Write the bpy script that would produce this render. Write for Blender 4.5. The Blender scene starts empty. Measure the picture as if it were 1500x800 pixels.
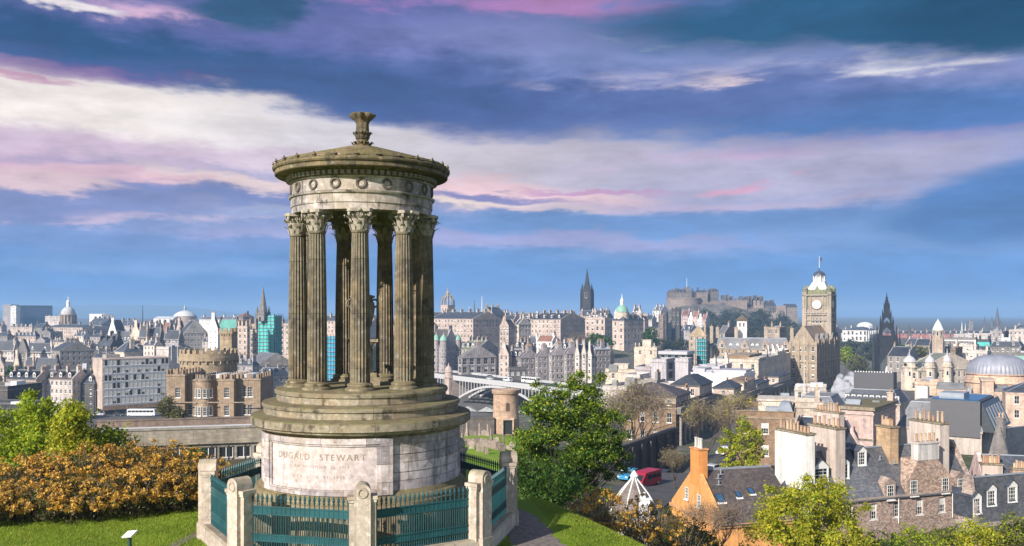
import bpy, bmesh, math, random
from mathutils import Vector, Matrix, noise as mnoise
SC = bpy.context.scene
COL = SC.collection
R = math.radians
rnd = random.Random(7)

# ------------------------------------------------------------------ camera, world, sun, exposure
F, CX, HY, CAMZ = 1300.0, 750.0, 460.0, 100.0      # focal length in photo pixels, centre column, horizon row, eye height
cam_d = bpy.data.cameras.new('camera'); cam = bpy.data.objects.new('camera', cam_d); COL.objects.link(cam)
cam.location = (0, 0, CAMZ); cam.rotation_euler = (R(90), 0, 0)
cam_d.sensor_width = 36; cam_d.lens = 36 * F / 1500.0
cam_d.shift_y = (HY - 400) / 1500.0
cam_d.clip_start = .5; cam_d.clip_end = 30000
SC.camera = cam
SUN_EL, SUN_LEFT = 29.0, 38.0                        # sun is behind the camera, to its left
SC.view_settings.view_transform = 'Standard'; SC.view_settings.look = 'None'
SC.view_settings.exposure = 0.55; SC.view_settings.gamma = 1
SC.view_settings.use_curve_mapping = False
SC.cycles.use_denoising = True
SC.cycles.max_bounces = 6; SC.cycles.volume_bounces = 3; SC.cycles.transparent_max_bounces = 8
SC.cycles.caustics_reflective = False; SC.cycles.caustics_refractive = False
SC.cycles.sample_clamp_indirect = 6
sd = bpy.data.lights.new('sun', 'SUN'); so = bpy.data.objects.new('sun', sd); COL.objects.link(so)
sd.energy = 5.0; sd.angle = R(.5); sd.color = (1, .92, .82)
sun_dir = Vector((-math.sin(R(SUN_LEFT)) * math.cos(R(SUN_EL)), -math.cos(R(SUN_LEFT)) * math.cos(R(SUN_EL)), math.sin(R(SUN_EL))))
so.rotation_euler = sun_dir.to_track_quat('Z', 'Y').to_euler(); so.location = (-40, -40, 160)

class NT:                                            # tiny node-graph writer
    def __init__(s, tree): s.t = tree; s.n = tree.nodes; s.l = tree.links
    def node(s, t, **k):
        n = s.n.new(t)
        for a, v in k.items(): setattr(n, a, v)
        return n
    def put(s, sock, v):
        if isinstance(v, bpy.types.NodeSocket): s.l.new(v, sock)
        elif v is not None:
            if sock.type == 'RGBA' and len(v) == 3: v = (*v, 1)
            sock.default_value = v
    def m(s, op, a, b=None, c=None, clamp=False):
        n = s.node('ShaderNodeMath', operation=op, use_clamp=clamp)
        for i, v in enumerate((a, b, c)):
            if v is not None: s.put(n.inputs[i], v)
        return n.outputs[0]
    def ss(s, x, a, b):                              # smoothstep from a (0) to b (1)
        n = s.node('ShaderNodeMapRange', interpolation_type='SMOOTHSTEP')
        s.put(n.inputs[0], x); n.inputs[1].default_value = a; n.inputs[2].default_value = b
        return n.outputs[0]
    def mr(s, x, a, b, c, d):
        n = s.node('ShaderNodeMapRange')
        s.put(n.inputs[0], x)
        for i, v in enumerate((a, b, c, d)): n.inputs[i + 1].default_value = v
        return n.outputs[0]
    def mix(s, f, a, b, mode='MIX'):
        n = s.node('ShaderNodeMix', data_type='RGBA', blend_type=mode, clamp_factor=True)
        s.put(n.inputs[0], f); s.put(n.inputs[6], a); s.put(n.inputs[7], b)
        return n.outputs[2]
    def noise(s, vec, scale, detail=4, rough=.55, col=False):
        n = s.node('ShaderNodeTexNoise'); n.inputs['Scale'].default_value = scale
        n.inputs['Detail'].default_value = detail; n.inputs['Roughness'].default_value = rough
        if vec is not None: s.put(n.inputs['Vector'], vec)
        return n.outputs['Color' if col else 'Fac']
    def comb(s, x, y, z):
        n = s.node('ShaderNodeCombineXYZ')
        for i, v in enumerate((x, y, z)): s.put(n.inputs[i], v)
        return n.outputs[0]
    def sep(s, v):
        n = s.node('ShaderNodeSeparateXYZ'); s.put(n.inputs[0], v); return n.outputs
    def vscale(s, v, sc):
        n = s.node('ShaderNodeMapping'); s.put(n.inputs[0], v); n.inputs['Scale'].default_value = sc; return n.outputs[0]

def lin(r, g, b):                                    # 0-255 screen colour -> linear
    f = lambda c: (c / 255 / 12.92) if c <= 10 else ((c / 255 + .055) / 1.055) ** 2.4
    return (f(r), f(g), f(b))

EXPO = 2 ** SC.view_settings.exposure
WSTR = .10
def build_world():
    w = bpy.data.worlds.new('World'); SC.world = w; w.use_nodes = True
    t = NT(w.node_tree); w.node_tree.nodes.clear()
    out = t.node('ShaderNodeOutputWorld'); bg = t.node('ShaderNodeBackground'); t.l.new(bg.outputs[0], out.inputs[0])
    bg.inputs[1].default_value = WSTR
    sky = t.node('ShaderNodeTexSky', sky_type='NISHITA', sun_disc=False)
    sky.sun_elevation = R(SUN_EL); sky.sun_rotation = math.atan2(sun_dir.x, sun_dir.y)
    sky.altitude = 100; sky.air_density = 1.2; sky.dust_density = .8; sky.ozone_density = 2
    tc = t.node('ShaderNodeTexCoord').outputs['Generated']
    d = t.sep(tc)
    az = t.m('ARCTAN2', d[0], d[1]); hor = t.m('SQRT', t.m('ADD', t.m('MULTIPLY', d[0], d[0]), t.m('MULTIPLY', d[1], d[1])))
    el = t.m('ARCTAN2', d[2], hor)
    # stretched cloud noise in azimuth / elevation
    v1 = t.comb(t.m('MULTIPLY', az, 2.2), t.m('MULTIPLY', el, 9), 0)
    v2 = t.comb(t.m('MULTIPLY', az, 7), t.m('MULTIPLY', el, 34), 3.1)
    v3 = t.comb(t.m('MULTIPLY', az, 15), t.m('MULTIPLY', el, 46), 8.3)
    n1 = t.m('SUBTRACT', t.noise(v1, 1, 5, .55), .5); n2 = t.m('SUBTRACT', t.noise(v2, 1, 6, .6), .5)
    n3 = t.m('SUBTRACT', t.noise(v3, 1, 5, .62), .5)
    u = t.m('ADD', az, t.m('ADD', t.m('MULTIPLY', n1, .22), t.m('MULTIPLY', n3, .14)))
    v = t.m('ADD', el, t.m('ADD', t.m('MULTIPLY', n2, .035), t.m('ADD', t.m('MULTIPLY', n1, .06), t.m('MULTIPLY', n3, .022))))
    front = t.m('MULTIPLY', t.ss(t.m('ABSOLUTE', az), 1.5, .75), t.ss(el, .62, .42))
    k = 1 / (WSTR * EXPO)
    C = lambda r, g, b: tuple(c * k for c in lin(r, g, b))
    # base gradient of the evening-like sky
    ramp = t.node('ShaderNodeValToRGB'); t.put(ramp.inputs[0], t.mr(el, -.02, .42, 0, 1))
    cr = ramp.color_ramp
    stops = [(0, (88, 144, 208)), (.09, (84, 142, 212)), (.19, (104, 152, 214)), (.26, (135, 162, 213)), (.36, (150, 156, 200)), (.55, (140, 148, 198)), (.72, (105, 120, 180)), (1, (80, 105, 165))]
    while len(cr.elements) < len(stops): cr.elements.new(.5)
    for e, (p, c) in zip(cr.elements, stops): e.position = p; e.color = (*lin(*c), 1)
    sc = t.node('ShaderNodeVectorMath', operation='SCALE'); t.l.new(ramp.outputs[0], sc.inputs[0]); sc.inputs[3].default_value = k
    colr = sc.outputs[0]
    A = lambda px: math.atan((px - CX) / F)
    E = lambda px, py: math.atan((HY - py) / F * math.cos(A(px)))
    def blob(c, px, py, hw, hh, col, tilt=0, soft=.55, amt=1, lo=None):
        u0, v0 = A(px), E(px, py); a, b = hw / F, hh / F
        du = t.m('SUBTRACT', u, u0)
        dv = t.m('SUBTRACT', t.m('SUBTRACT', v, v0), t.m('MULTIPLY', du, tilt))
        q = t.m('SQRT', t.m('ADD', t.m('POWER', t.m('ABSOLUTE', t.m('DIVIDE', du, a)), 2.0), t.m('POWER', t.m('ABSOLUTE', t.m('DIVIDE', dv, b)), 2.0)))
        soft *= .72; f = t.ss(q, 1 + soft * .6, 1 - soft)
        if lo: f = t.m('MULTIPLY', f, lo)
        if amt != 1: f = t.m('MULTIPLY', f, amt)
        return t.mix(f, c, C(*col))
    fine = t.ss(n3, -.12, .16); mid = t.ss(n2, -.1, .16)
    c = colr
    # glowing band low in the west, cream on the left
    c = blob(c, 230, 185, 560, 95, (238, 228, 228), -.03, .6)
    c = blob(c, 60, 150, 380, 52, (246, 236, 230), -.05, .6)
    c = blob(c, 520, 210, 240, 50, (226, 220, 226), -.05, .8, .8)
    c = blob(c, 110, 225, 330, 26, (206, 176, 205), 0, .9, .75)
    c = blob(c, 60, 260, 240, 22, (222, 178, 196), 0, .8, .8, fine)
    c = blob(c, 280, 272, 330, 26, (134, 138, 188), .02, .7, .9)
    c = blob(c, 60, 292, 240, 24, (128, 140, 192), 0, .7, .9)
    c = blob(c, 350, 266, 190, 12, (242, 216, 214), -.04, .8, .95)
    c = blob(c, 120, 260, 170, 9, (240, 196, 205), .03, .8, .8)
    c = blob(c, 30, 272, 110, 10, (247, 212, 210), 0, .8, .8)
    c = blob(c, 480, 296, 280, 9, (120, 136, 192), -.02, .7, .8)
    c = blob(c, 300, 318, 420, 9, (224, 196, 214), .0, .9, .75, fine)
    c = blob(c, 250, 345, 560, 20, (120, 148, 206), 0, .8, .7)
    c = blob(c, 470, 338, 220, 10, (190, 176, 214), 0, .9, .5)
    # centre and right: lavender veil with pink lower edge
    c = blob(c, 820, 232, 280, 66, (206, 196, 206), 0, .9, .85)
    c = blob(c, 1140, 245, 280, 55, (186, 180, 206), 0, .9, .9)
    c = blob(c, 1230, 212, 340, 12, (206, 168, 200), .03, .9, .7, mid)
    c = blob(c, 740, 282, 230, 20, (244, 206, 210), -.06, .8, .95)
    c = blob(c, 720, 303, 210, 9, (248, 226, 214), -.05, .8, .95)
    c = blob(c, 720, 288, 130, 9, (128, 128, 182), -.05, .8, .95)
    c = blob(c, 870, 277, 110, 5, (196, 146, 188), -.03, .9, .8)
    c = blob(c, 1080, 272, 60, 5, (226, 168, 196), .12, .9, .8)
    c = blob(c, 960, 304, 360, 8, (206, 184, 210), .01, .9, .6)
    c = blob(c, 1000, 326, 620, 16, (104, 146, 206), 0, .8, .8)
    c = blob(c, 900, 372, 520, 13, (146, 164, 214), .01, .9, .6, mid); c = blob(c, 180, 376, 420, 16, (132, 164, 216), 0, .9, .6, mid); c = blob(c, 1320, 352, 260, 10, (112, 150, 208), 0, .9, .7, mid)
    c = blob(c, 790, 352, 330, 14, (176, 170, 214), -.02, .9, .75)
    # blue-slate decks overhead
    c = blob(c, 1480, 292, 130, 52, (80, 124, 184), .10, .6)
    c = blob(c, 1260, 172, 480, 40, (80, 118, 180), -.04, .8)
    c = blob(c, 820, 145, 480, 50, (92, 112, 172), -.02, .7)
    c = blob(c, 560, 125, 330, 54, (78, 98, 156), -.10, .6)
    c = blob(c, 180, 68, 520, 44, (64, 92, 146), -.10, .6)
    c = blob(c, 420, 34, 420, 36, (96, 102, 162), 0, .8, .8)
    c = blob(c, 60, 92, 180, 14, (134, 98, 158), -.03, .9, .7)
    c = blob(c, 20, 106, 90, 6, (188, 122, 166), -.06, .9, .7)
    # white and pink streaks in the right-hand deck
    c = blob(c, 850, 50, 330, 28, (126, 134, 186), 0, .9, .8)
    c = blob(c, 1120, 78, 380, 34, (128, 142, 192), -.02, .9, .8)
    c = blob(c, 950, 120, 200, 15, (188, 182, 208), .0, .9, .85, mid)
    c = blob(c, 1080, 118, 90, 7, (236, 214, 216), .03, .9, .9, mid)
    c = blob(c, 1290, 88, 180, 17, (220, 216, 226), -.05, .9, .95, mid)
    c = blob(c, 1330, 98, 120, 8, (244, 238, 234), .02, .9, .95, mid)
    c = blob(c, 1080, 60, 190, 7, (190, 194, 218), -.08, .9, .8, fine)
    # dark teal tops, pink gaps
    c = blob(c, 820, 8, 170, 15, (188, 134, 186), 0, .9, .85)
    c = blob(c, 610, 6, 260, 14, (160, 116, 178), 0, .9, .7, fine)
    c = blob(c, 1330, 18, 430, 50, (36, 88, 128), -.04, .6)
    c = blob(c, 1500, 20, 220, 36, (20, 72, 108), 0, .8)
    c = blob(c, 200, 12, 150, 13, (222, 182, 210), 0, .9, .9, fine)
    c = blob(c, 120, 4, 70, 8, (248, 238, 238), 0, .9, .9)
    c = blob(c, 60, 40, 280, 20, (44, 84, 132), -.05, .7)
    c = blob(c, 370, 12, 74, 26, (48, 88, 128), 0, .6)
    tone = t.mr(t.m('ADD', n3, t.m('MULTIPLY', n2, .6)), -.25, .25, .82, 1.2)
    tn = t.node('ShaderNodeVectorMath', operation='SCALE'); t.l.new(c, tn.inputs[0]); t.put(tn.inputs[3], tone)
    # the rest of the dome: clear sky with broken cloud
    gen = t.mix(t.m('MULTIPLY', t.ss(t.m('ADD', n1, t.m('MULTIPLY', n2, .5)), -.05, .12), t.ss(el, .02, .15)), sky.outputs[0], C(176, 178, 205))
    full = t.mix(front, gen, tn.outputs[0])
    full = t.mix(t.ss(el, -.03, -.01), C(90, 110, 140), full)
    t.l.new(full, bg.inputs[0])
    w.cycles.sampling_method = 'MANUAL'; w.cycles.sample_map_resolution = 512
build_world()

# ------------------------------------------------------------------ helpers
def P(px, py, D): return Vector(((px - CX) / F * D, D, CAMZ + (HY - py) / F * D))
def X(px, D): return (px - CX) / F * D
def Z(py, D): return CAMZ + (HY - py) / F * D
TOPS = []
def tag(o, label=None, cat=None, group=None, kind=None):
    if label: o['label'] = label
    if cat: o['category'] = cat
    if group: o['group'] = group
    if kind: o['kind'] = kind
    return o
def empty(name, loc, rz=0, label=None, cat=None, group=None):
    o = bpy.data.objects.new(name, None); COL.objects.link(o); o.location = loc; o.rotation_euler = (0, 0, rz)
    o.empty_display_size = .3
    return tag(o, label, cat, group)
def copy_tree(o, parent=None):
    c = o.copy(); COL.objects.link(c); c.parent = parent
    for ch in list(o.children): copy_tree(ch, c)
    return c
class MB:
    def __init__(s): s.v = []; s.f = []; s.mi = []; s.uv = {}
    def face(s, pts, m=0):
        b = len(s.v); s.v.extend([tuple(p) for p in pts]); s.f.append(tuple(range(b, b + len(pts)))); s.mi.append(m)
    def box(s, x0, x1, y0, y1, z0, z1, m=0, top=True, bot=True):
        b = len(s.v)
        s.v += [(x0, y0, z0), (x1, y0, z0), (x1, y1, z0), (x0, y1, z0), (x0, y0, z1), (x1, y0, z1), (x1, y1, z1), (x0, y1, z1)]
        fs = [(0, 1, 5, 4), (1, 2, 6, 5), (2, 3, 7, 6), (3, 0, 4, 7)]
        if top: fs.append((4, 5, 6, 7))
        if bot: fs.append((3, 2, 1, 0))
        for q in fs: s.f.append(tuple(b + i for i in q)); s.mi.append(m)
    def hull(s, lo, hi, m=0):                          # two matching polygon loops joined
        n = len(lo); b = len(s.v); s.v += [tuple(p) for p in lo] + [tuple(p) for p in hi]
        for i in range(n):
            j = (i + 1) % n; s.f.append((b + i, b + j, b + n + j, b + n + i)); s.mi.append(m)
        s.f.append(tuple(b + n + i for i in range(n))); s.mi.append(m)
        s.f.append(tuple(b + i for i in reversed(range(n)))); s.mi.append(m)
    def prism(s, poly, z0, z1, m=0): s.hull([(x, y, z0) for x, y in poly], [(x, y, z1) for x, y in poly], m)
    def lathe(s, prof, n=32, m=0, c=(0, 0), mod=None, cap=True, a0=0, a1=2 * math.pi, ph=0):
        full = abs(a1 - a0 - 2 * math.pi) < 1e-6; k = n if full else n + 1; b = len(s.v)
        for r, z in prof:
            for i in range(k):
                a = a0 + (a1 - a0) * i / n + ph; rr = r * (mod(a, z) if mod else 1)
                s.v.append((c[0] + rr * math.sin(a), c[1] - rr * math.cos(a), z))
        for j in range(len(prof) - 1):
            for i in range(n):
                i2 = (i + 1) % k
                s.f.append((b + j * k + i, b + j * k + i2, b + (j + 1) * k + i2, b + (j + 1) * k + i)); s.mi.append(m)
        if cap and full:
            s.f.append(tuple(b + (len(prof) - 1) * k + i for i in range(k))); s.mi.append(m)
            s.f.append(tuple(b + i for i in reversed(range(k)))); s.mi.append(m)
    def tube(s, p0, p1, r0, r1=None, n=6, m=0, cap=True):
        r1 = r0 if r1 is None else r1
        p0, p1 = Vector(p0), Vector(p1); d = (p1 - p0)
        if d.length < 1e-6: return
        d.normalize(); u = d.orthogonal().normalized(); w = d.cross(u)
        b = len(s.v)
        for p, r in ((p0, r0), (p1, r1)):
            for i in range(n):
                a = 2 * math.pi * i / n; s.v.append(tuple(p + u * (r * math.cos(a)) + w * (r * math.sin(a))))
        for i in range(n):
            j = (i + 1) % n; s.f.append((b + i, b + j, b + n + j, b + n + i)); s.mi.append(m)
        if cap:
            s.f.append(tuple(b + n + i for i in range(n))); s.mi.append(m); s.f.append(tuple(b + i for i in reversed(range(n)))); s.mi.append(m)
    def pyr(s, x0, x1, y0, y1, z0, z1, m=0, ax=None, ay=None):
        a = ((x0 + x1) / 2 if ax is None else ax, (y0 + y1) / 2 if ay is None else ay, z1)
        q = [(x0, y0, z0), (x1, y0, z0), (x1, y1, z0), (x0, y1, z0)]
        for i in range(4): s.face([q[i], q[(i + 1) % 4], a], m)
    def torus(s, M, Rr, r, n=16, k=6, m=0):
        b = len(s.v)
        for i in range(n):
            a = 2 * math.pi * i / n
            for j in range(k):
                t = 2 * math.pi * j / k
                s.v.append(tuple(M @ Vector(((Rr + r * math.cos(t)) * math.cos(a), r * math.sin(t), (Rr + r * math.cos(t)) * math.sin(a)))))
        for i in range(n):
            for j in range(k):
                i2, j2 = (i + 1) % n, (j + 1) % k
                s.f.append((b + i * k + j, b + i * k + j2, b + i2 * k + j2, b + i2 * k + j)); s.mi.append(m)
    def xform(s, M, frm=0):
        for i in range(frm, len(s.v)): s.v[i] = tuple(M @ Vector(s.v[i]))
    def mesh(s, name, mats, smooth=False):
        me = bpy.data.meshes.new(name); me.from_pydata(s.v, [], s.f)
        for mt in (mats if isinstance(mats, (list, tuple)) else [mats]): me.materials.append(mt)
        if any(s.mi): me.polygons.foreach_set('material_index', s.mi)
        if smooth:
            me.polygons.foreach_set('use_smooth', [True] * len(s.f))
            if smooth is not True: me.set_sharp_from_angle(angle=R(smooth))
        me.update()
        return me
    def build(s, name, mats, parent=None, loc=None, rz=0, smooth=False, color=None):
        return put(name, s.mesh(name, mats, smooth), parent, loc, rz, color)
def put(name, me, parent=None, loc=None, rz=0, color=None):
    o = bpy.data.objects.new(name, me); COL.objects.link(o); o.parent = parent
    if loc is not None: o.location = loc
    if rz: o.rotation_euler = (0, 0, rz)
    if color: o.color = (*color, 1)
    return o

# ------------------------------------------------------------------ materials
MATS = {}
def material(name):
    m = bpy.data.materials.new(name); m.use_nodes = True; t = NT(m.node_tree)
    bsdf = m.node_tree.nodes['Principled BSDF']; MATS[name] = m
    return m, t, bsdf
def plain(name, col, rough=.7, metal=0, var=.25, scale=1.5, spec=None):
    m, t, b = material(name)
    n = t.noise(t.node('ShaderNodeTexCoord').outputs['Object'], scale, 4, .6)
    v = t.mr(n, .25, .75, 1 - var, 1 + var)
    s = t.node('ShaderNodeVectorMath', operation='SCALE'); s.inputs[0].default_value = col; t.put(s.inputs[3], v)
    t.l.new(s.outputs[0], b.inputs['Base Color']); b.inputs['Roughness'].default_value = rough; b.inputs['Metallic'].default_value = metal
    if spec is not None: b.inputs['Specular IOR Level'].default_value = spec
    return m
def tinted(name, rough=.85, kind='stone'):             # colour comes from the object's own colour, with wear on top
    m, t, b = material(name)
    oi = t.node('ShaderNodeObjectInfo'); tc = t.node('ShaderNodeTexCoord').outputs['Object']
    off = t.node('ShaderNodeVectorMath', operation='ADD'); t.l.new(tc, off.inputs[0])
    t.l.new(t.comb(t.m('MULTIPLY', oi.outputs['Random'], 91), t.m('MULTIPLY', oi.outputs['Random'], 37), 0), off.inputs[1])
    vec = off.outputs[0]
    big = t.noise(vec, .16, 5, .6); small = t.noise(vec, 1.6, 4, .65)
    c = oi.outputs['Color']
    if kind == 'stone':
        st = t.noise(t.vscale(vec, (1.3, 1.3, .12)), 1, 4, .6)
        f = t.m('MULTIPLY', t.mr(big, .3, .7, .72, 1.22), t.m('MULTIPLY', t.mr(small, .3, .7, .8, 1.2), t.mr(st, .35, .65, .8, 1.12)))
        sp = t.sep(vec)
        br = t.node('ShaderNodeTexBrick'); t.put(br.inputs['Vector'], t.comb(t.m('ADD', sp[0], sp[1]), sp[2], 0))
        br.inputs['Scale'].default_value = 1; br.inputs['Brick Width'].default_value = .9; br.inputs['Row Height'].default_value = .38
        br.inputs['Color1'].default_value = (1.12, 1.06, 1.0, 1); br.inputs['Color2'].default_value = (.8, .8, .8, 1); br.inputs['Mortar'].default_value = (.75, .75, .75, 1)
        br.inputs['Mortar Size'].default_value = .02; br.inputs['Bias'].default_value = -.2
        c = t.mix(1, c, br.outputs['Color'], 'MULTIPLY')
        soot = t.ss(t.noise(vec, .35, 6, .7), .56, .74)
        c = t.mix(t.m('MULTIPLY', soot, .62), c, (.06, .052, .05))
    elif kind == 'rubble':
        vo = t.node('ShaderNodeTexVoronoi'); vo.inputs['Scale'].default_value = 3.8; t.put(vo.inputs['Vector'], t.vscale(vec, (1, 1, 1.5)))
        s3 = t.sep(vo.outputs['Color'])
        f = t.m('MULTIPLY', t.mr(s3[0], 0, 1, .5, 1.35), t.mr(big, .3, .7, .8, 1.2))
        c = t.mix(t.m('MULTIPLY', s3[1], .55), c, (.26, .12, .08))
        vd = t.node('ShaderNodeTexVoronoi', feature='DISTANCE_TO_EDGE'); vd.inputs['Scale'].default_value = 3.8; t.put(vd.inputs['Vector'], t.vscale(vec, (1, 1, 1.5)))
        c = t.mix(t.ss(vd.outputs['Distance'], .09, .02), c, (.36, .31, .27))
    elif kind == 'slate':
        sp = t.sep(vec)
        br = t.node('ShaderNodeTexBrick'); t.put(br.inputs['Vector'], t.comb(t.m('ADD', sp[0], sp[1]), t.m('MULTIPLY', sp[2], 1.4), 0))
        br.inputs['Scale'].default_value = 1; br.inputs['Brick Width'].default_value = .34; br.inputs['Row Height'].default_value = .24
        br.inputs['Color1'].default_value = (1.3, 1.25, 1.2, 1); br.inputs['Color2'].default_value = (.7, .72, .75, 1); br.inputs['Mortar'].default_value = (.5, .5, .5, 1)
        br.inputs['Mortar Size'].default_value = .015
        c = t.mix(1, c, br.outputs['Color'], 'MULTIPLY')
        f = t.m('MULTIPLY', t.mr(big, .3, .7, .65, 1.35), t.mr(small, .3, .7, .75, 1.25))
        c = t.mix(t.m('MULTIPLY', t.ss(t.noise(vec, .5, 5, .7), .55, .75), .35), c, (.10, .085, .06))
    else:
        f = t.m('MULTIPLY', t.mr(big, .3, .7, .85, 1.12), t.mr(small, .3, .7, .9, 1.1))
        st = t.noise(t.vscale(vec, (2, 2, .15)), 1, 4, .6)
        f = t.m('MULTIPLY', f, t.mr(st, .4, .68, 1.05, .68))
        c = t.mix(t.m('MULTIPLY', t.ss(t.noise(vec, .7, 6, .7), .55, .72), .3), c, (.22, .19, .16))
    s = t.node('ShaderNodeVectorMath', operation='SCALE'); t.l.new(c, s.inputs[0]); t.put(s.inputs[3], f)
    t.l.new(s.outputs[0], b.inputs['Base Color']); b.inputs['Roughness'].default_value = rough
    if kind in ('slate', 'rubble', 'stone'):
        bp = t.node('ShaderNodeBump'); bp.inputs['Strength'].default_value = .5; bp.inputs['Distance'].default_value = .05
        t.l.new(small, bp.inputs['Height']); t.l.new(bp.outputs[0], b.inputs['Normal'])
    if kind == 'slate': b.inputs['Roughness'].default_value = .55
    return m
STONE = tinted('weathered_stone'); RUBBLE = tinted('rubble_stone', kind='rubble'); SLATE = tinted('slate', .55, 'slate'); RENDERED = tinted('painted_render', .8, 'render')
def trim_like():                                       # dressed stone: the same colour a little paler
    m, t, b = material('dressed_stone')
    oi = t.node('ShaderNodeObjectInfo'); n = t.noise(t.node('ShaderNodeTexCoord').outputs['Object'], 1.2, 5, .65)
    c = t.mix(.25, oi.outputs['Color'], (.34, .30, .25)); s = t.node('ShaderNodeVectorMath', operation='SCALE'); t.l.new(c, s.inputs[0]); t.put(s.inputs[3], t.mr(n, .3, .7, .6, 1.25))
    t.l.new(s.outputs[0], b.inputs['Base Color']); b.inputs['Roughness'].default_value = .85
    return m
TRIM = trim_like()
WHITE = plain('white_paint', (.72, .71, .68), .5, var=.1); LEAD = plain('lead_sheet', (.30, .33, .37), .45, .2, .2, .6)
BLIND = plain('pale_blind', (.50, .49, .46), .8, var=.15)
DARK = plain('dark_metal', (.035, .04, .045), .5, .3); FLATROOF = plain('bitumen_felt', (.20, .20, .20), .9, var=.4, scale=.3)
WHITEROOF = plain('pale_membrane', (.55, .57, .60), .7, var=.18, scale=.25)
def pot_mat():                                         # fired clay, every pot a slightly different buff or red
    m, t, b = material('clay_pot'); r = t.node('ShaderNodeObjectInfo').outputs['Random']; n = t.noise(t.node('ShaderNodeTexCoord').outputs['Object'], 3, 4, .6)
    c = t.mix(r, (.36, .20, .12), (.56, .44, .31)); c = t.mix(t.ss(n, .5, .7), c, (.10, .08, .07)); t.l.new(c, b.inputs['Base Color']); b.inputs['Roughness'].default_value = .85
    return m
POT = pot_mat()
COPPER = plain('green_copper', (.20, .38, .30), .6, var=.25); ZINC = plain('zinc_cladding', (.42, .41, .44), .5, .2, .12, .3)
def glass_mat(name, col, rough=.08, spec=.5):
    m, t, b = material(name); b.inputs['Base Color'].default_value = (*col, 1); b.inputs['Roughness'].default_value = rough
    b.inputs['Specular IOR Level'].default_value = spec
    n = t.noise(t.node('ShaderNodeTexCoord').outputs['Object'], 1.1, 2); bp = t.node('ShaderNodeBump'); bp.inputs['Strength'].default_value = .08
    t.l.new(n, bp.inputs['Height']); t.l.new(bp.outputs[0], b.inputs['Normal'])
    return m
GLASS = glass_mat('window_glass', (.022, .026, .032)); BLUEGLASS = glass_mat('blue_glass', (.03, .09, .18), .12)
def netting(name, col):
    m, t, b = material(name); tc = t.sep(t.node('ShaderNodeTexCoord').outputs['Object'])
    hv = t.comb(t.m('ADD', tc[0], tc[1]), tc[2], 0); n = t.noise(t.vscale(hv, (1, .35, 1)), .6, 6, .7); bp = t.node('ShaderNodeBump'); bp.inputs['Strength'].default_value = 1; bp.inputs['Distance'].default_value = .5; t.l.new(n, bp.inputs['Height']); t.l.new(bp.outputs[0], b.inputs['Normal'])
    s = t.node('ShaderNodeVectorMath', operation='SCALE'); s.inputs[0].default_value = col; t.put(s.inputs[3], t.mr(n, .3, .7, .5, 1.35))
    t.l.new(s.outputs[0], b.inputs['Base Color']); b.inputs['Roughness'].default_value = .6
    return m
TEALNET = netting('teal_netting', (.08, .50, .46)); BLUENET = netting('blue_netting', (.05, .33, .50))
def leaf_mat(name, cols, rough=.55, trans=.35):
    m, t, b = material(name)
    g = t.node('ShaderNodeNewGeometry'); r = g.outputs['Random Per Island']
    ramp = t.node('ShaderNodeValToRGB'); t.l.new(r, ramp.inputs[0]); cr = ramp.color_ramp
    while len(cr.elements) < len(cols): cr.elements.new(.5)
    for i, (e, c) in enumerate(zip(cr.elements, cols)): e.position = i / (len(cols) - 1); e.color = (*c, 1)
    big = t.noise(t.node('ShaderNodeTexCoord').outputs['Object'], .7, 3)
    s = t.node('ShaderNodeVectorMath', operation='SCALE'); t.l.new(ramp.outputs[0], s.inputs[0]); t.put(s.inputs[3], t.mr(big, .3, .7, .75, 1.25))
    t.l.new(s.outputs[0], b.inputs['Base Color']); b.inputs['Roughness'].default_value = rough; b.inputs['Specular IOR Level'].default_value = .25
    tr = t.node('ShaderNodeBsdfTranslucent'); t.l.new(s.outputs[0], tr.inputs[0])
    mx = t.node('ShaderNodeMixShader'); mx.inputs[0].default_value = trans
    out = [n for n in m.node_tree.nodes if n.type == 'OUTPUT_MATERIAL'][0]
    t.l.new(b.outputs[0], mx.inputs[1]); t.l.new(tr.outputs[0], mx.inputs[2]); t.l.new(mx.outputs[0], out.inputs[0])
    return m
LEAF_FRESH = leaf_mat('fresh_leaf', [(.20, .31, .02), (.32, .42, .025), (.44, .46, .035), (.13, .22, .02)], trans=.45)
LEAF_YELLOW = leaf_mat('spring_leaf', [(.40, .40, .025), (.54, .47, .035), (.27, .33, .02), (.60, .50, .05)], trans=.42)
LEAF_DARK = leaf_mat('dark_leaf', [(.02, .06, .012), (.035, .09, .015), (.06, .13, .02), (.10, .17, .02)])
LEAF_MID = leaf_mat('green_leaf', [(.03, .075, .012), (.055, .125, .016), (.10, .17, .02)])
LEAF_OLIVE = leaf_mat('olive_leaf', [(.09, .10, .03), (.14, .14, .04), (.18, .17, .05), (.06, .07, .02)])
LEAF_GREY = leaf_mat('hazed_leaf', [(.035, .05, .03), (.05, .065, .035), (.08, .085, .045)])
BLOSSOM = leaf_mat('gorse_blossom', [(.64, .35, .03), (.72, .45, .08), (.36, .19, .04), (.48, .31, .11)], trans=.25)
GORSE = leaf_mat('gorse_spine', [(.05, .06, .015), (.09, .08, .025), (.14, .09, .04), (.04, .05, .012)], trans=.15)
BARK = plain('bark', (.07, .05, .038), .9, var=.4, scale=5); TWIG = plain('twig', (.19, .145, .105), .9, var=.3)
ASPHALT = plain('asphalt', (.06, .06, .065), .9, var=.25, scale=.5)
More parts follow.
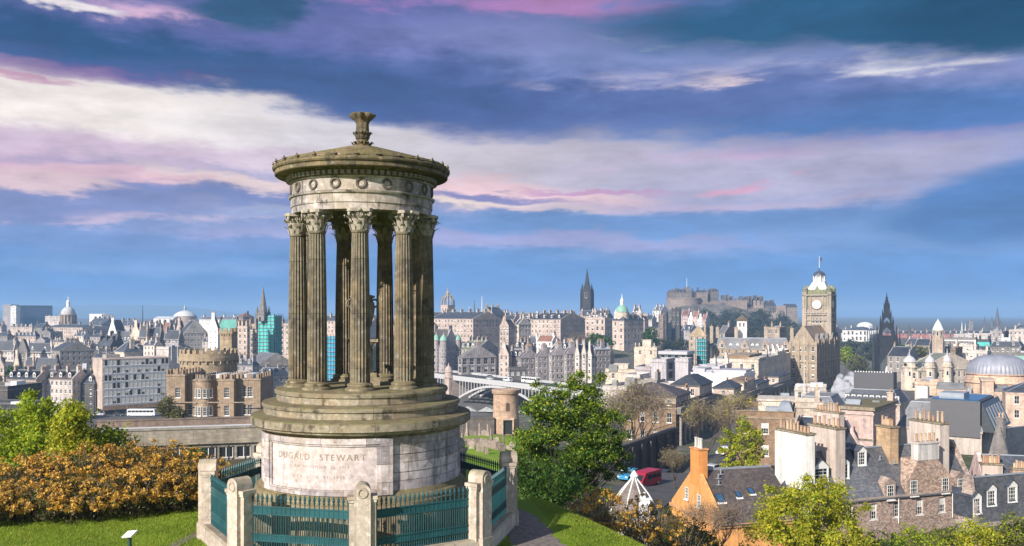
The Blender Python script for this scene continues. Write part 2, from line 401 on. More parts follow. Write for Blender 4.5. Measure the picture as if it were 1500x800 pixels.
# ------------------------------------------------------------------ the round temple monument and its railing
D0 = 24.0; MC = (X(531, D0), D0); FA = math.atan2(-MC[0], D0); GZ = 94.15
def monument_stone(name, base, moss=1.0, blocks=(1.05, .44), soot=.5, ochre=.75, pale=.8):
    m, t, b = material(name)
    tc = t.node('ShaderNodeTexCoord').outputs['Object']; s3 = t.sep(tc)
    ang = t.m('ARCTAN2', s3[0], t.m('MULTIPLY', s3[1], -1))
    cyl = t.comb(t.m('MULTIPLY', ang, 2.6), s3[2], 0)
    br = t.node('ShaderNodeTexBrick'); t.put(br.inputs['Vector'], cyl); br.inputs['Scale'].default_value = 1
    br.inputs['Brick Width'].default_value = blocks[0]; br.inputs['Row Height'].default_value = blocks[1]; br.inputs['Mortar Size'].default_value = .006
    br.inputs['Color1'].default_value = (1.25, 1.2, 1.15, 1); br.inputs['Color2'].default_value = (.62, .60, .62, 1); br.inputs['Mortar'].default_value = (.3, .28, .26, 1); br.inputs['Bias'].default_value = .1
    n1 = t.noise(tc, 1.3, 6, .65); n2 = t.noise(tc, 6, 5, .7); n3 = t.noise(t.vscale(tc, (3, 3, .5)), 1.2, 5, .65)
    c = t.mix(1, base, br.outputs['Color'], 'MULTIPLY')
    c = t.mix(t.m('MULTIPLY', t.ss(n1, .46, .62), ochre), c, (.27, .20, .115))                  # ochre weathering
    c = t.mix(t.m('MULTIPLY', t.ss(n3, .54, .68), soot), c, (.055, .045, .035))              # sooty runs
    c = t.mix(t.m('MULTIPLY', t.ss(n2, .56, .70), pale), c, (.60, .58, .54))
    n4 = t.noise(tc, 2.2, 6, .72); c = t.mix(t.m('MULTIPLY', t.ss(n4, .54, .66), soot), c, (.06, .05, .042))
    nz = t.sep(t.node('ShaderNodeNewGeometry').outputs['Normal'])[2]
    lich = t.m('MULTIPLY', t.ss(t.m('ADD', nz, t.m('MULTIPLY', t.m('SUBTRACT', n2, .5), 1.2)), .1, .7), moss)
    c = t.mix(t.m('MULTIPLY', lich, .85), c, t.mix(t.ss(n1, .42, .6), (.13, .115, .03), (.10, .075, .035)))   # lichen on the ledges
    s = t.node('ShaderNodeVectorMath', operation='SCALE'); t.l.new(c, s.inputs[0]); t.put(s.inputs[3], t.mr(n2, .3, .7, .7, 1.25))
    t.l.new(s.outputs[0], b.inputs['Base Color']); b.inputs['Roughness'].default_value = .9
    bp = t.node('ShaderNodeBump'); bp.inputs['Strength'].default_value = .7; bp.inputs['Distance'].default_value = .012
    t.l.new(t.m('ADD', n2, t.m('MULTIPLY', t.sep(br.outputs['Color'])[0], .8)), bp.inputs['Height']); t.l.new(bp.outputs[0], b.inputs['Normal'])
    return m
MS_DRUM = monument_stone('pale_drum_stone', (.54, .49, .50), .9, ochre=.40)
MS_STEP = monument_stone('mossy_step_stone', (.27, .24, .18), .9, (1.4, 3), .85, .55, pale=.4)
MS_BASE = monument_stone('plinth_stone', (.30, .25, .155), .7, (1.6, .9), .35, pale=.3)
MS_COL = monument_stone('column_stone', (.185, .165, .12), .5, (9, 1.37), .85, .55, pale=.2)
MS_ENT = monument_stone('entablature_stone', (.44, .41, .39), .6, (1.2, 5), .95, .45)
MS_ROOF = monument_stone('roof_stone', (.15, .125, .07), .8, (.5, .25), .8, pale=.2)
PANEL = monument_stone('tablet_stone', (.62, .55, .54), .2, (9, 9), .22, .25)
CARVED = plain('carved_stone', (.34, .30, .245), .9, var=.45, scale=4)
CUT = plain('cut_lettering', (.24, .185, .14), .9, var=.5, scale=3); WORN = plain('worn_lettering', (.32, .265, .235), .9, var=.4, scale=4)
POSTSTONE = monument_stone('post_stone', (.50, .44, .38), .6, (3, 3), .3, .3)
def build_monument():
    root = empty('monument', (MC[0], MC[1], 0), 0, 'round stone temple of nine fluted columns on a stepped drum, ringed by a railing', 'monument')
    # plinth, drum, steps: lathes in the monument's frame, heights are world heights
    m = MB(); m.lathe([(2.90, GZ - .3), (2.90, 94.5), (2.86, 94.55), (2.84, 95.30), (2.84, 95.40), (2.80, 95.43), (2.80, 95.50), (2.77, 95.55), (2.70, 95.58), (2.66, 95.66), (2.635, 95.69)], 128)
    m.build('plinth', MS_BASE, root, smooth=25)
    m = MB(); m.lathe([(2.63, 95.66), (2.63, 97.02)], 128)
    for z in (96.12, 96.56): m.lathe([(2.634, z), (2.634, z + .012)], 128, 1, cap=False)
    dr = m.build('drum', [MS_DRUM, DARK], root, smooth=25)
    m = MB()
    m.lathe([(2.62, 96.98), (2.66, 97.02), (2.70, 97.04), (2.84, 97.10), (2.86, 97.16), (2.915, 97.17), (2.92, 97.34), (2.90, 97.37), (2.60, 97.43)], 128)
    m.lathe([(2.56, 97.40), (2.58, 97.44), (2.58, 97.60), (2.62, 97.61), (2.63, 97.66), (2.61, 97.70), (2.26, 97.74)], 128)
    m.lathe([(2.22, 97.70), (2.25, 97.76), (2.25, 97.92), (2.29, 97.93), (2.305, 97.99), (2.28, 98.04), (2.10, 98.08), (.01, 98.085)], 128)
    m.build('steps', MS_STEP, root, smooth=25)
    # tablet with frame, follows the drum
    pa0, pa1 = FA + R(-64), FA + R(15.5); z0, z1 = 95.62, 97.0
    m = MB()
    def shell(mb, a0, a1, r0, r1, z0, z1, n=24, mt=0):
        mb.lathe([(r0, z0), (r1, z0), (r1, z1), (r0, z1)], n, mt, a0=a0, a1=a1, cap=False)
        for a in (a0, a1):
            p = lambda r, z: (r * math.sin(a), -r * math.cos(a), z)
            q = [p(r0, z0), p(r1, z0), p(r1, z1), p(r0, z1)]; mb.face(q if a == a1 else q[::-1], mt)
    shell(m, pa0, pa0 + R(6.5), 2.6, 2.73, z0, z1, 6); shell(m, pa1 - R(6.5), pa1, 2.6, 2.73, z0, z1, 6)
    shell(m, pa0 + R(6.5), pa1 - R(6.5), 2.6, 2.73, z1 - .14, z1); shell(m, pa0 + R(6.5), pa1 - R(6.5), 2.6, 2.73, z0, z0 + .10)
    shell(m, pa0 + R(6.5), pa1 - R(6.5), 2.6, 2.70, z1 - .19, z1 - .14); shell(m, pa0 + R(6.5), pa1 - R(6.5), 2.6, 2.70, z0 + .10, z0 + .14)
    shell(m, pa0 + R(6.5), pa0 + R(8.3), 2.6, 2.70, z0 + .14, z1 - .19, 3); shell(m, pa1 - R(8.3), pa1 - R(6.5), 2.6, 2.70, z0 + .14, z1 - .19, 3)
    m.build('tablet_frame', MS_DRUM, root, smooth=25)
    m = MB(); shell(m, pa0 + R(8.3), pa1 - R(8.3), 2.6, 2.665, z0 + .14, z1 - .19, 32)
    tb = m.build('tablet', PANEL, root, smooth=25)
    pc = (pa0 + pa1) / 2
    def letters(txt, size, zc, extrude, track, gap):
        ms = []
        for wd in txt.split():                              # one mesh per carved word
            cu = bpy.data.curves.new('word', 'FONT'); cu.body = wd; cu.size = size; cu.extrude = extrude; cu.space_character = track; cu.resolution_u = 3
            ob = bpy.data.objects.new('word', cu); COL.objects.link(ob)
            dg = bpy.context.evaluated_depsgraph_get(); me = bpy.data.meshes.new_from_object(ob.evaluated_get(dg)); bpy.data.objects.remove(ob); bpy.data.curves.remove(cu)
            ms.append((me, max(v.co.x for v in me.vertices)))
        x = -(sum(w for _, w in ms) + gap * (len(ms) - 1)) / 2
        for me, w in ms:
            for v in me.vertices:
                a = pc + (x + v.co.x) / 2.67; r = 2.667 + v.co.z; v.co = (r * math.sin(a), -r * math.cos(a), zc + v.co.y)
            me.materials.clear(); me.materials.append(CUT if size > .2 else WORN); put('word', me, tb); x += w + gap
    letters('DUGALD STEWART', .215, 96.47, .003, 1.28, .26)
    letters('BORN NOVEMBER 22 1753', .105, 96.27, .002, 1.25, .10)
    letters('DIED JUNE 11 1828', .105, 96.03, .002, 1.45, .14)
    # columns
    col0 = None
    NFL = 20; NA = NFL * 6
    def fl(a, z):
        return 1 - .13 * abs(math.sin(a * NFL / 2)) ** .7
    for k in range(9):
        a = FA + R(-2 + 40 * k)
        cx, cy = 1.70 * math.sin(a), -1.70 * math.cos(a)
        if col0 is None:
            col0 = empty('column', (0, 0, 0)); col0.parent = root
            m = MB(); zb, zt = 98.26, 102.07; prof = []
            for i in range(13):
                f = i / 12; prof.append((.252 - .037 * f - .010 * f * f + .012 * math.sin(math.pi * f), zb + (zt - zb) * f))
            m.lathe(prof, NA, mod=fl); m.lathe([(.21, zt - .03), (.226, zt), (.226, zt + .03), (.2, zt + .05)], 40)
            m.build('shaft', MS_COL, col0, smooth=35)
            m = MB(); m.lathe([(.36, 98.06), (.37, 98.09), (.37, 98.13), (.34, 98.15), (.31, 98.17), (.30, 98.19), (.32, 98.20), (.325, 98.23), (.30, 98.25), (.26, 98.27), (.25, 98.29)], 40)
            m.build('column_base', MS_STEP, col0, smooth=30)
            m = MB(); z = zt + .03
            m.lathe([(.205, z), (.205, z + .3), (.235, z + .42), (.27, z + .46)], 24)
            for tier, (zz, hh, out, n, off) in enumerate(((z, .20, .10, 8, 0), (z + .08, .29, .14, 8, math.pi / 8))):
                for i in range(n):
                    aa = off + 2 * math.pi * i / n; ct, st = math.sin(aa), -math.cos(aa); tx, ty = -st, ct
                    rows = [(0, .215, .055), (.35, .235, .075), (.7, .225 + out * .35, .07), (.93, .225 + out, .055), (1.0, .23 + out * 1.25, .03), (.9, .22 + out * 1.35, .012)]
                    for (f0, r0, w0), (f1, r1, w1) in zip(rows, rows[1:]):
                        p = lambda f, r, w: (r * ct + w * tx, r * st + w * ty, zz + hh * f)
                        md = lambda f, r: ((r + .02) * ct, (r + .02) * st, zz + hh * f)
                        m.face([p(f0, r0, -w0), md(f0, r0), md(f1, r1), p(f1, r1, -w1)]); m.face([md(f0, r0), p(f0, r0, w0), p(f1, r1, w1), md(f1, r1)])
            for i in range(4):                                        # corner volutes
                aa = math.pi / 4 + i * math.pi / 2; ct, st = math.sin(aa), -math.cos(aa)
                for s in (-1, 1):
                    cc = Vector((.335 * ct, .335 * st, z + .40)); M = Matrix.Translation(cc) @ Matrix.Rotation(math.atan2(st, ct) + s * .35, 4, 'Z')
                    m.torus(M, .05, .022, 10, 5); m.torus(M, .015, .018, 6, 4)
                    m.tube((.2 * ct, .2 * st, z + .26), (.30 * ct, .30 * st, z + .42), .02, .028, 5)
                    b2 = aa + s * math.pi / 5.2; m.torus(Matrix.Translation((.27 * math.sin(b2), -.27 * math.cos(b2), z + .38)) @ Matrix.Rotation(b2, 4, 'Z'), .032, .014, 8, 4)
            ab = []
            for i in range(4):
                aa = math.pi / 4 + i * math.pi / 2
                for d_, r in ((-.12, .40), (.12, .40), (.45, .32), (math.pi / 4, .295), (math.pi / 2 - .45, .32)):
                    ab.append((r * math.sin(aa + d_), -r * math.cos(aa + d_)))
            m.prism(ab, z + .455, z + .535)
            for i in range(4):
                aa = i * math.pi / 2; m.tube((.28 * math.sin(aa), -.28 * math.cos(aa), z + .5), (.36 * math.sin(aa), -.36 * math.cos(aa), z + .5), .05, .03, 6)
            m.build('capital', CARVED, col0)
            c = col0
        else:
            c = copy_tree(col0, root)
        c.location = (cx, cy, 0); c.rotation_euler = (0, 0, a)
    # entablature ring
    m = MB()
    m.lathe([(1.42, 102.63), (1.86, 102.63), (1.86, 102.80), (1.885, 102.805), (1.885, 103.02), (1.93, 103.04), (1.95, 103.085), (1.90, 103.11), (1.865, 103.115), (1.865, 103.42), (1.90, 103.43), (1.93, 103.46), (1.9, 103.48)], 144, cap=False)
    m.lathe([(1.42, 102.63), (1.42, 103.1), (.01, 103.1)], 72, cap=False)
    ent = m.build('entablature', MS_ENT, root, smooth=25)
    m2 = MB(); m2.lathe([(1.9, 103.47), (1.93, 103.475), (1.935, 103.60), (2.0, 103.615), (2.02, 103.65), (2.26, 103.665), (2.28, 103.645), (2.30, 103.665), (2.30, 103.76), (2.335, 103.78), (2.36, 103.82), (2.36, 103.86), (2.25, 103.92)], 144, cap=False); m2.build('cornice', MS_ROOF, root, smooth=25)
    for i in range(76):                                             # each dentil block
        a = 2 * math.pi * i / 76
        if i == 0:
            d = MB(); d.box(-.045, .045, -.045, .045, -.05, .05); dm = d.mesh('dentil', MS_ENT)
        put('dentil', dm, ent, (1.965 * math.sin(a), -1.965 * math.cos(a), 103.54), a)
    wm = MB(); wm.torus(Matrix.Identity(4), .11, .034, 20, 6); 
    for i in range(14):
        aa = 2 * math.pi * i / 14 + .2
        for s in (-1, 1):
            c = Vector((.105 * math.cos(aa), -.02, .105 * math.sin(aa))); e = c + Vector((math.cos(aa + s * .9) * .045, -.012, math.sin(aa + s * .9) * .045)); wm.tube(c, e, .014, .004, 4)
    wm.tube((0, 0, -.10), (-.04, -.01, -.155), .012, .008, 4); wm.tube((0, 0, -.10), (.04, -.01, -.155), .012, .008, 4)
    wme = wm.mesh('wreath', plain('wreath_stone', (.13, .11, .09), .9, var=.4, scale=5))
    for i in range(18):
        a = FA + R(-1 + 20 * i); put('wreath', wme, ent, (1.875 * math.sin(a), -1.875 * math.cos(a), 103.275), a)
    m = MB(); prof = [(2.30, 103.90), (2.30, 103.93)]
    for i in range(9):
        r = 2.24 - i * .215; z = 103.95 + i * .060; prof += [(r + .02, z), (r, z + .035)]
    prof += [(.28, 104.47), (.24, 104.5), (.01, 104.5)]
    m.lathe(prof, 108, mod=lambda a, z: 1 + .006 * math.cos(a * 36))
    rf = m.build('roof', MS_ROOF, root, smooth=20)
    am = MB(); am.tube((0, -.07, 0), (0, .16, .03), .045, .03, 7); am.pyr(-.06, .06, -.09, -.03, 0, .10)
    ame = am.mesh('antefix', MS_ROOF)
    for i in range(27):
        a = 2 * math.pi * i / 27 + .1; put('antefix', ame, rf, (2.27 * math.sin(a), -2.27 * math.cos(a), 103.925), a)
    m = MB()
    m.lathe([(.36, 104.34), (.30, 104.42), (.26, 104.50), (.22, 104.56), (.19, 104.6), (.16, 104.66), (.15, 104.70), (.18, 104.73), (.19, 104.78), (.20, 104.84), (.175, 104.9), (.165, 105.12), (.19, 105.2), (.27, 105.28), (.32, 105.34), (.33, 105.38), (.27, 105.41), (.01, 105.38)], 48, mod=lambda a, z: 1 + (.13 if z > 105.25 else .04) * math.cos(a * 8))
    for zz, r0, hh, out, n in ((104.72, .17, .17, .09, 10), (104.48, .2, .14, .1, 10), (105.15, .17, .2, .15, 8)):
        for i in range(n):
            aa = 2 * math.pi * i / n; ct, st = math.sin(aa), -math.cos(aa); tx, ty = -st, ct
            rows = [(0, r0, .05), (.5, r0 + out * .25, .06), (.9, r0 + out * .7, .07), (1.05, r0 + out, .05), (.85, r0 + out * 1.15, .015)]
            for (f0, ra, w0), (f1, rb, w1) in zip(rows, rows[1:]):
                p = lambda f, r, w: (r * ct + w * tx, r * st + w * ty, zz + hh * f)
                m.face([p(f0, ra, -w0), p(f0, ra, w0), p(f1, rb, w1), p(f1, rb, -w1)])
    m.build('finial', MS_ROOF, root, smooth=40)
build_monument()
def build_urn():
    root = empty('urn', (MC[0], MC[1], 98.09), FA, 'stone urn with loop handles on a square pedestal in the middle of the round temple', 'urn')
    m = MB(); m.box(-.46, .46, -.46, .46, 0, .22); m.box(-.38, .38, -.38, .38, .22, .34); m.box(-.29, .29, -.29, .29, .34, 1.1); m.box(-.36, .36, -.36, .36, 1.1, 1.16); m.box(-.41, .41, -.41, .41, 1.16, 1.24)
    m.build('pedestal', MS_STEP, root)
    m = MB(); m.lathe([(.20, 1.24), (.20, 1.29), (.09, 1.34), (.10, 1.38), (.17, 1.46), (.25, 1.65), (.31, 1.9), (.335, 2.1), (.31, 2.22), (.25, 2.28), (.26, 2.32), (.33, 2.36), (.34, 2.40), (.2, 2.43), (.01, 2.43)], 40)
    m.build('urn_body', MS_STEP, root, smooth=30)
    for s in (-1, 1):
        m = MB(); m.torus(Matrix.Translation((s * .32, 0, 2.2)), .10, .028, 16, 6); m.build('handle', MS_STEP, root, smooth=True)
build_urn()
def build_railing():
    root = empty('railing', (MC[0], MC[1], GZ), FA, 'teal iron railing with spear heads and stone posts set in an octagon round the monument', 'fence')
    RR = 4.0; V = [(RR * math.sin(i * math.pi / 4), -RR * math.cos(i * math.pi / 4)) for i in range(8)]
    teal = plain('teal_iron', (.016, .082, .098), .4, .1, .35, 2)
    m = MB()
    q = lambda r, z: [(r * math.sin(i * math.pi / 4), -r * math.cos(i * math.pi / 4), z) for i in range(8)]
    for i in range(8):
        j = (i + 1) % 8; o, ii = q(RR + .24, -.3), q(RR - .2, -.3); ot, it = q(RR + .24, .34), q(RR - .2, .34); oc, ic = q(RR + .19, .40), q(RR - .15, .40)
        m.face([o[i], o[j], ot[j], ot[i]]); m.face([ot[i], ot[j], oc[j], oc[i]]); m.face([oc[i], oc[j], ic[j], ic[i]]); m.face([ic[i], ic[j], it[j], it[i]]); m.face([it[i], it[j], ii[j], ii[i]])
    m.build('kerb', POSTSTONE, root)
    pm = None
    for i, (x, y) in enumerate(V):
        if pm is None:
            p = MB(); w = .18; dp = .22                                # main pier, rounded head across the front
            arc = [(-w, 0), (w, 0), (w, 1.86)] + [(w * math.cos(a), 1.86 + w * math.sin(a)) for a in [math.pi * k / 12 for k in range(1, 12)]] + [(-w, 1.86)]
            p.hull([(ax, -dp, az) for ax, az in arc], [(ax, dp, az) for ax, az in arc])
            p.box(-.215, .215, -.255, .255, -.3, .42)
            p.torus(Matrix.Translation((0, -dp, 1.84)), .10, .026, 20, 6); p.torus(Matrix.Translation((0, dp, 1.84)), .10, .026, 20, 6)
            for s in (-1, 1):                                         # lower side pilasters that take the rails
                x0, x1 = (s * .18, s * .30) if s > 0 else (s * .30, s * .18)
                p.box(x0, x1, -.12, .16, .2, 1.62); p.box(x0 - .015, x1 + .015, -.15, .19, 1.62, 1.68); p.box(x0 - .035, x1 + .035, -.17, .21, 1.68, 1.76)
            pm = p.mesh('stone_post', POSTSTONE, 30)
        put('stone_post', pm, root, (x, y, 0), i * math.pi / 4)
    side = 2 * RR * math.sin(math.pi / 8); L = side - .57; g = MB(); nb = 21
    for z, h in ((1.36, .028), (1.19, .028), (.72, .028), (.57, .028)): g.box(-L / 2, L / 2, -.022, .022, z, z + h)
    g.box(-L / 2, L / 2, -.006, .006, 1.218, 1.36); g.box(-L / 2, L / 2, -.006, .006, .598, .72)
    for k in range(nb):
        bx = -L / 2 + L * (k + .5) / nb
        g.tube((bx, 0, .40), (bx, 0, 1.50), .015, .015, 6); g.lathe([(.012, 1.48), (.03, 1.50), (.03, 1.52), (.014, 1.53), (.034, 1.57), (.03, 1.60), (.002, 1.70)], 6, c=(bx, 0), cap=False)
        if k < nb - 1:
            b2 = bx + L / nb / 2; g.tube((b2, 0, .40), (b2, 0, 1.22), .011, .011, 5)
    gm = g.mesh('railing_panel', teal)
    for i in range(8):
        a = (i + .5) * math.pi / 4; rm = RR * math.cos(math.pi / 8); put('railing_panel', gm, root, (rm * math.sin(a), -rm * math.cos(a), 0), a)
build_railing()
# ------------------------------------------------------------------ ground: one sheet from the hill to the horizon
GP = [(609, 150, 376), (609, 210, 378), (616, 60, 396), (613, 130, 400), (612, 230, 396), (615, 20, 380), (500, 100, 800), (505, 290, 620), (612, 300, 195), (675, 250, 112), (690, 340, 100), (640, 720, 130), (628, 740, 150), (655, 690, 108), (668, 720, 95), (640, 700, 300), (622, 660, 430), (622, 760, 430), (618, 700, 520),
      (712, 945, 125), (715, 1000, 118), (712, 880, 152), (704, 960, 176), (822, 1350, 100), (835, 1220, 94), (835, 1480, 94), (660, 1040, 200), (664, 1100, 170), (600, 1160, 330), (575, 1200, 440), (560, 1250, 560), (556, 1300, 690), (640, 1400, 250), (645, 1500, 260), (560, 1370, 400),
      (500, 1400, 1000), (505, 1250, 900), (520, 1240, 800), (488, 50, 1500), (520, 30, 620), (560, 60, 440), (620, 20, 260), (475, 700, 900), (500, 680, 660), (560, 700, 480), (508, 860, 650), (530, 900, 600), (545, 860, 480), (470, 1060, 1200), (495, 1000, 1050), (520, 980, 800), (545, 950, 420), (590, 950, 270), (560, 420, 560), (530, 400, 600), (570, 390, 470), (590, 1300, 300), (500, 500, 800),
      (850, 960, 62), (880, 1100, 62), (830, 880, 55), (880, 1350, 70), (880, 1480, 70), (840, 1120, 90), (800, 1020, 95), (640, 100, 200), (700, 100, 100), (700, -200, 110), (800, 1700, 90), (640, 1800, 250), (560, -200, 480), (485, 1800, 1300)]
GPW = [(X(px, D), D, Z(py, D)) for py, px, D in GP] + [(0, 3500, 70), (-2500, 3500, 80), (2500, 3500, 70), (0, 9000, 60), (-5000, 9000, 60), (6000, 9000, 60), (0, -400, 90), (-500, 0, 80), (500, 0, 70)]
def city_z(x, y):
    w = s = 0.0
    for px, py, pz in GPW:
        d = (px - x) ** 2 + (py - y) ** 2; q = 1 / (d + 30) ** 1.6; w += q; s += q * pz
    return s / w
def brow(x, y):                                        # distance past the edge of the hill top
    d1 = y - 28.2 + .10 * max(0, -x - 10); d2 = .924 * (x - .2) + .383 * (y - 29)
    return max(d1, d2)
def ground_z(x, y):
    d = brow(x, y); top = GZ - .02 + .14 * math.sin(x * .35 + 1) * min(1, max(0, -x - 9) / 4)
    if d <= 0: return top
    drop = .55 * d if d > 1.5 else .55 * d * d / 3 + .14 * d
    c = city_z(x, y) if d > 4 else -99
    return max(top - drop, c)
def grass_mat(name, a, b_, c_):
    m, t, b = material(name); tc = t.node('ShaderNodeTexCoord').outputs['Object']
    n = t.noise(tc, .35, 5, .6); n2 = t.noise(tc, 5, 4, .7)
    c = t.mix(t.ss(n, .4, .6), a, b_); c = t.mix(t.m('MULTIPLY', t.ss(n2, .45, .7), .6), c, c_)
    t.l.new(c, b.inputs['Base Color']); b.inputs['Roughness'].default_value = .9; b.inputs['Specular IOR Level'].default_value = .1
    bp = t.node('ShaderNodeBump'); bp.inputs['Strength'].default_value = 1; bp.inputs['Distance'].default_value = .08; t.l.new(n2, bp.inputs['Height']); t.l.new(bp.outputs[0], b.inputs['Normal'])
    return m
def ground_mat():
    m, t, b = material('ground_cover'); pos = t.node('ShaderNodeNewGeometry').outputs['Position']; s = t.sep(pos)
    n = t.noise(pos, .35, 5, .6); n2 = t.noise(pos, 5, 4, .7); n3 = t.noise(pos, .02, 5, .6)
    g = t.mix(t.ss(n, .4, .6), (.12, .20, .015), (.17, .24, .022)); g = t.mix(t.m('MULTIPLY', t.ss(n2, .45, .7), .6), g, (.15, .17, .03))
    scrub = t.mix(t.ss(n, .4, .6), (.05, .06, .02), (.10, .08, .035))
    town = t.mix(t.ss(n3, .42, .58), (.115, .11, .11), t.mix(t.ss(n, .4, .6), (.06, .085, .03), (.16, .145, .13)))
    c = t.mix(t.ss(s[2], 92.0, 93.2), scrub, g)
    yard = t.m('MULTIPLY', t.m('MULTIPLY', t.ss(s[1], 84, 90), t.ss(s[1], 150, 140)), t.m('MULTIPLY', t.ss(s[0], -9, -7), t.ss(s[0], 5, 1)))
    far = t.ss(s[1], 90, 150)
    c = t.mix(far, c, town); c = t.mix(yard, c, t.mix(t.ss(n, .4, .6), (.16, .28, .02), (.22, .30, .04)))
    t.l.new(c, b.inputs['Base Color']); b.inputs['Roughness'].default_value = .95; b.inputs['Specular IOR Level'].default_value = .1
    bp = t.node('ShaderNodeBump'); bp.inputs['Strength'].default_value = 1; bp.inputs['Distance'].default_value = .08; t.l.new(n2, bp.inputs['Height']); t.l.new(bp.outputs[0], b.inputs['Normal'])
    return m
def build_ground():
    def axis(lim, near, step, grow):
        a = [0.0]; s = step
        while a[-1] < lim:
            if a[-1] > near: s *= grow
            a.append(a[-1] + s)
        return a
    yp = axis(14000, 70, .8, 1.07); xp = axis(9000, 34, .8, 1.08)
    ys = [-v for v in axis(400, 5, 3, 1.3)[:0:-1]] + yp; xs = [-v for v in xp[:0:-1]] + xp
    m = MB(); nx = len(xs)
    for y in ys:
        for x in xs: m.v.append((x, y, ground_z(x, y)))
    for j in range(len(ys) - 1):
        for i in range(nx - 1): m.f.append((j * nx + i, j * nx + i + 1, (j + 1) * nx + i + 1, (j + 1) * nx + i)); m.mi.append(0)
    tag(m.build('ground', ground_mat(), smooth=True), kind='structure')
    # trodden path curling round the right side of the railing, and the worn edge on the left
    pm = plain('path_gravel', (.15, .125, .11), .95, var=.55, scale=7)
    def ribbon(name, pts, mat, dz=.012, kind='structure', sub=4):
        m = MB(); P2 = []
        for (x0, y0, w0), (x1, y1, w1) in zip(pts, pts[1:]):
            for k in range(sub): f = k / sub; P2.append((x0 + (x1 - x0) * f, y0 + (y1 - y0) * f, w0 + (w1 - w0) * f))
        P2.append(pts[-1])
        for i, (x, y, w) in enumerate(P2):
            xa, ya, _ = P2[max(0, i - 1)]; xb, yb, _ = P2[min(len(P2) - 1, i + 1)]
            t = Vector((xb - xa, yb - ya)).normalized(); n = Vector((-t.y, t.x)); w *= 1 + .28 * mnoise.noise(Vector((x * 2.2, y * 2.2, 1))) if w < 1 else 1
            for s in (-1, 0, 1):
                wx, wy = x + n.x * w * s, y + n.y * w * s; m.v.append((wx, wy, ground_z(wx, wy) + dz))
        for i in range(len(P2) - 1):
            for s in (0, 1): a = i * 3 + s; m.f.append((a, a + 3, a + 4, a + 1)); m.mi.append(0)
        return tag(m.build(name, mat, smooth=True), kind=kind)
    ribbon('path', sub=14, mat=pm, pts=[(2.2, 15, .9), (1.5, 18, .85), (.95, 20.5, .75), (.62, 22.5, .7), (.42, 24, .62), (.25, 25.5, .45), (0, 26.8, .2)])
    ribbon('footpath', [(-8.6, 21.5, .12), (-8.5, 23, .16), (-8.2, 24.6, .2), (-8.1, 26, .12)], pm)
    global ROADMAT; ROADMAT = ASPHALT
    def road(name, pts, w):
        return ribbon(name, [(X(px, D), D, w) for px, D in pts], ASPHALT, .15, sub=8)
    road('road', [(-40, 372), (150, 374), (260, 376), (420, 380)], 6)
    road('street', [(905, 108), (960, 120), (1010, 140), (1060, 172), (1095, 210)], 5)
    # blue hills on the horizon
    hm = plain('hillside', (.05, .075, .05), 1, var=.3, scale=.002)
    def hills(name, D, pts, depth=1500):
        m = MB(); n = len(pts)
        row = []
        for f, hgt in ((-.6, 0), (-.3, .55), (0, 1), (.5, .8), (1, 0)):
            for px, py in pts:
                z = Z(py, D); m.v.append((X(px, D), D + f * depth, 55 + (z - 55) * hgt + 6 * math.sin(px * .13 + f * 5) * hgt))
        for j in range(4):
            for i in range(n - 1): m.f.append((j * n + i, j * n + i + 1, (j + 1) * n + i + 1, (j + 1) * n + i)); m.mi.append(0)
        tag(m.build(name, hm, smooth=True), kind='structure')
    hills('hills', 8600, [(-300, 470), (-160, 458), (-40, 456), (40, 452), (110, 447.5), (170, 446), (230, 446), (265, 448), (300, 454), (340, 461), (400, 466), (480, 468), (560, 472)])
    hills('far_hills', 9800, [(300, 474), (420, 464), (520, 465), (640, 466), (760, 470), (900, 475), (1100, 478), (1250, 479), (1330, 476), (1420, 474), (1520, 476), (1640, 470), (1800, 474)])
build_ground()
# ------------------------------------------------------------------ building kit
ST = dict(sand=(.42, .33, .235), pink=(.46, .345, .275), tan=(.36, .27, .18), grey=(.29, .265, .245), dgrey=(.17, .16, .155), dark=(.085, .078, .072), cream=(.56, .46, .33), white=(.70, .67, .62),
          red=(.36, .155, .12), brown=(.27, .185, .12), pale=(.52, .46, .41), orange=(.78, .33, .08), rosy=(.55, .36, .31), concrete=(.34, .32, .31), violet=(.30, .27, .29), slate=(.085, .09, .10), lslate=(.17, .165, .165), bslate=(.11, .085, .08), rust=(.20, .10, .07), greenish=(.17, .19, .14), lead=(.36, .38, .42))
for _k, _c in list(ST.items()):                        # Edinburgh's stone is greyer than its warm light
    if _k not in ('orange', 'red', 'rust', 'brown', 'slate', 'lslate', 'greenish', 'lead'):
        _l = .3 * _c[0] + .59 * _c[1] + .11 * _c[2]; ST[_k] = tuple(min(.74, 1.14 * (.58 * v + .42 * _l * w)) for v, w in zip(_c, (1.03, .985, 1.0)))
ST.update(slate=(.05, .058, .075), lslate=(.125, .13, .145), bslate=(.085, .07, .065))
WCACHE = {}
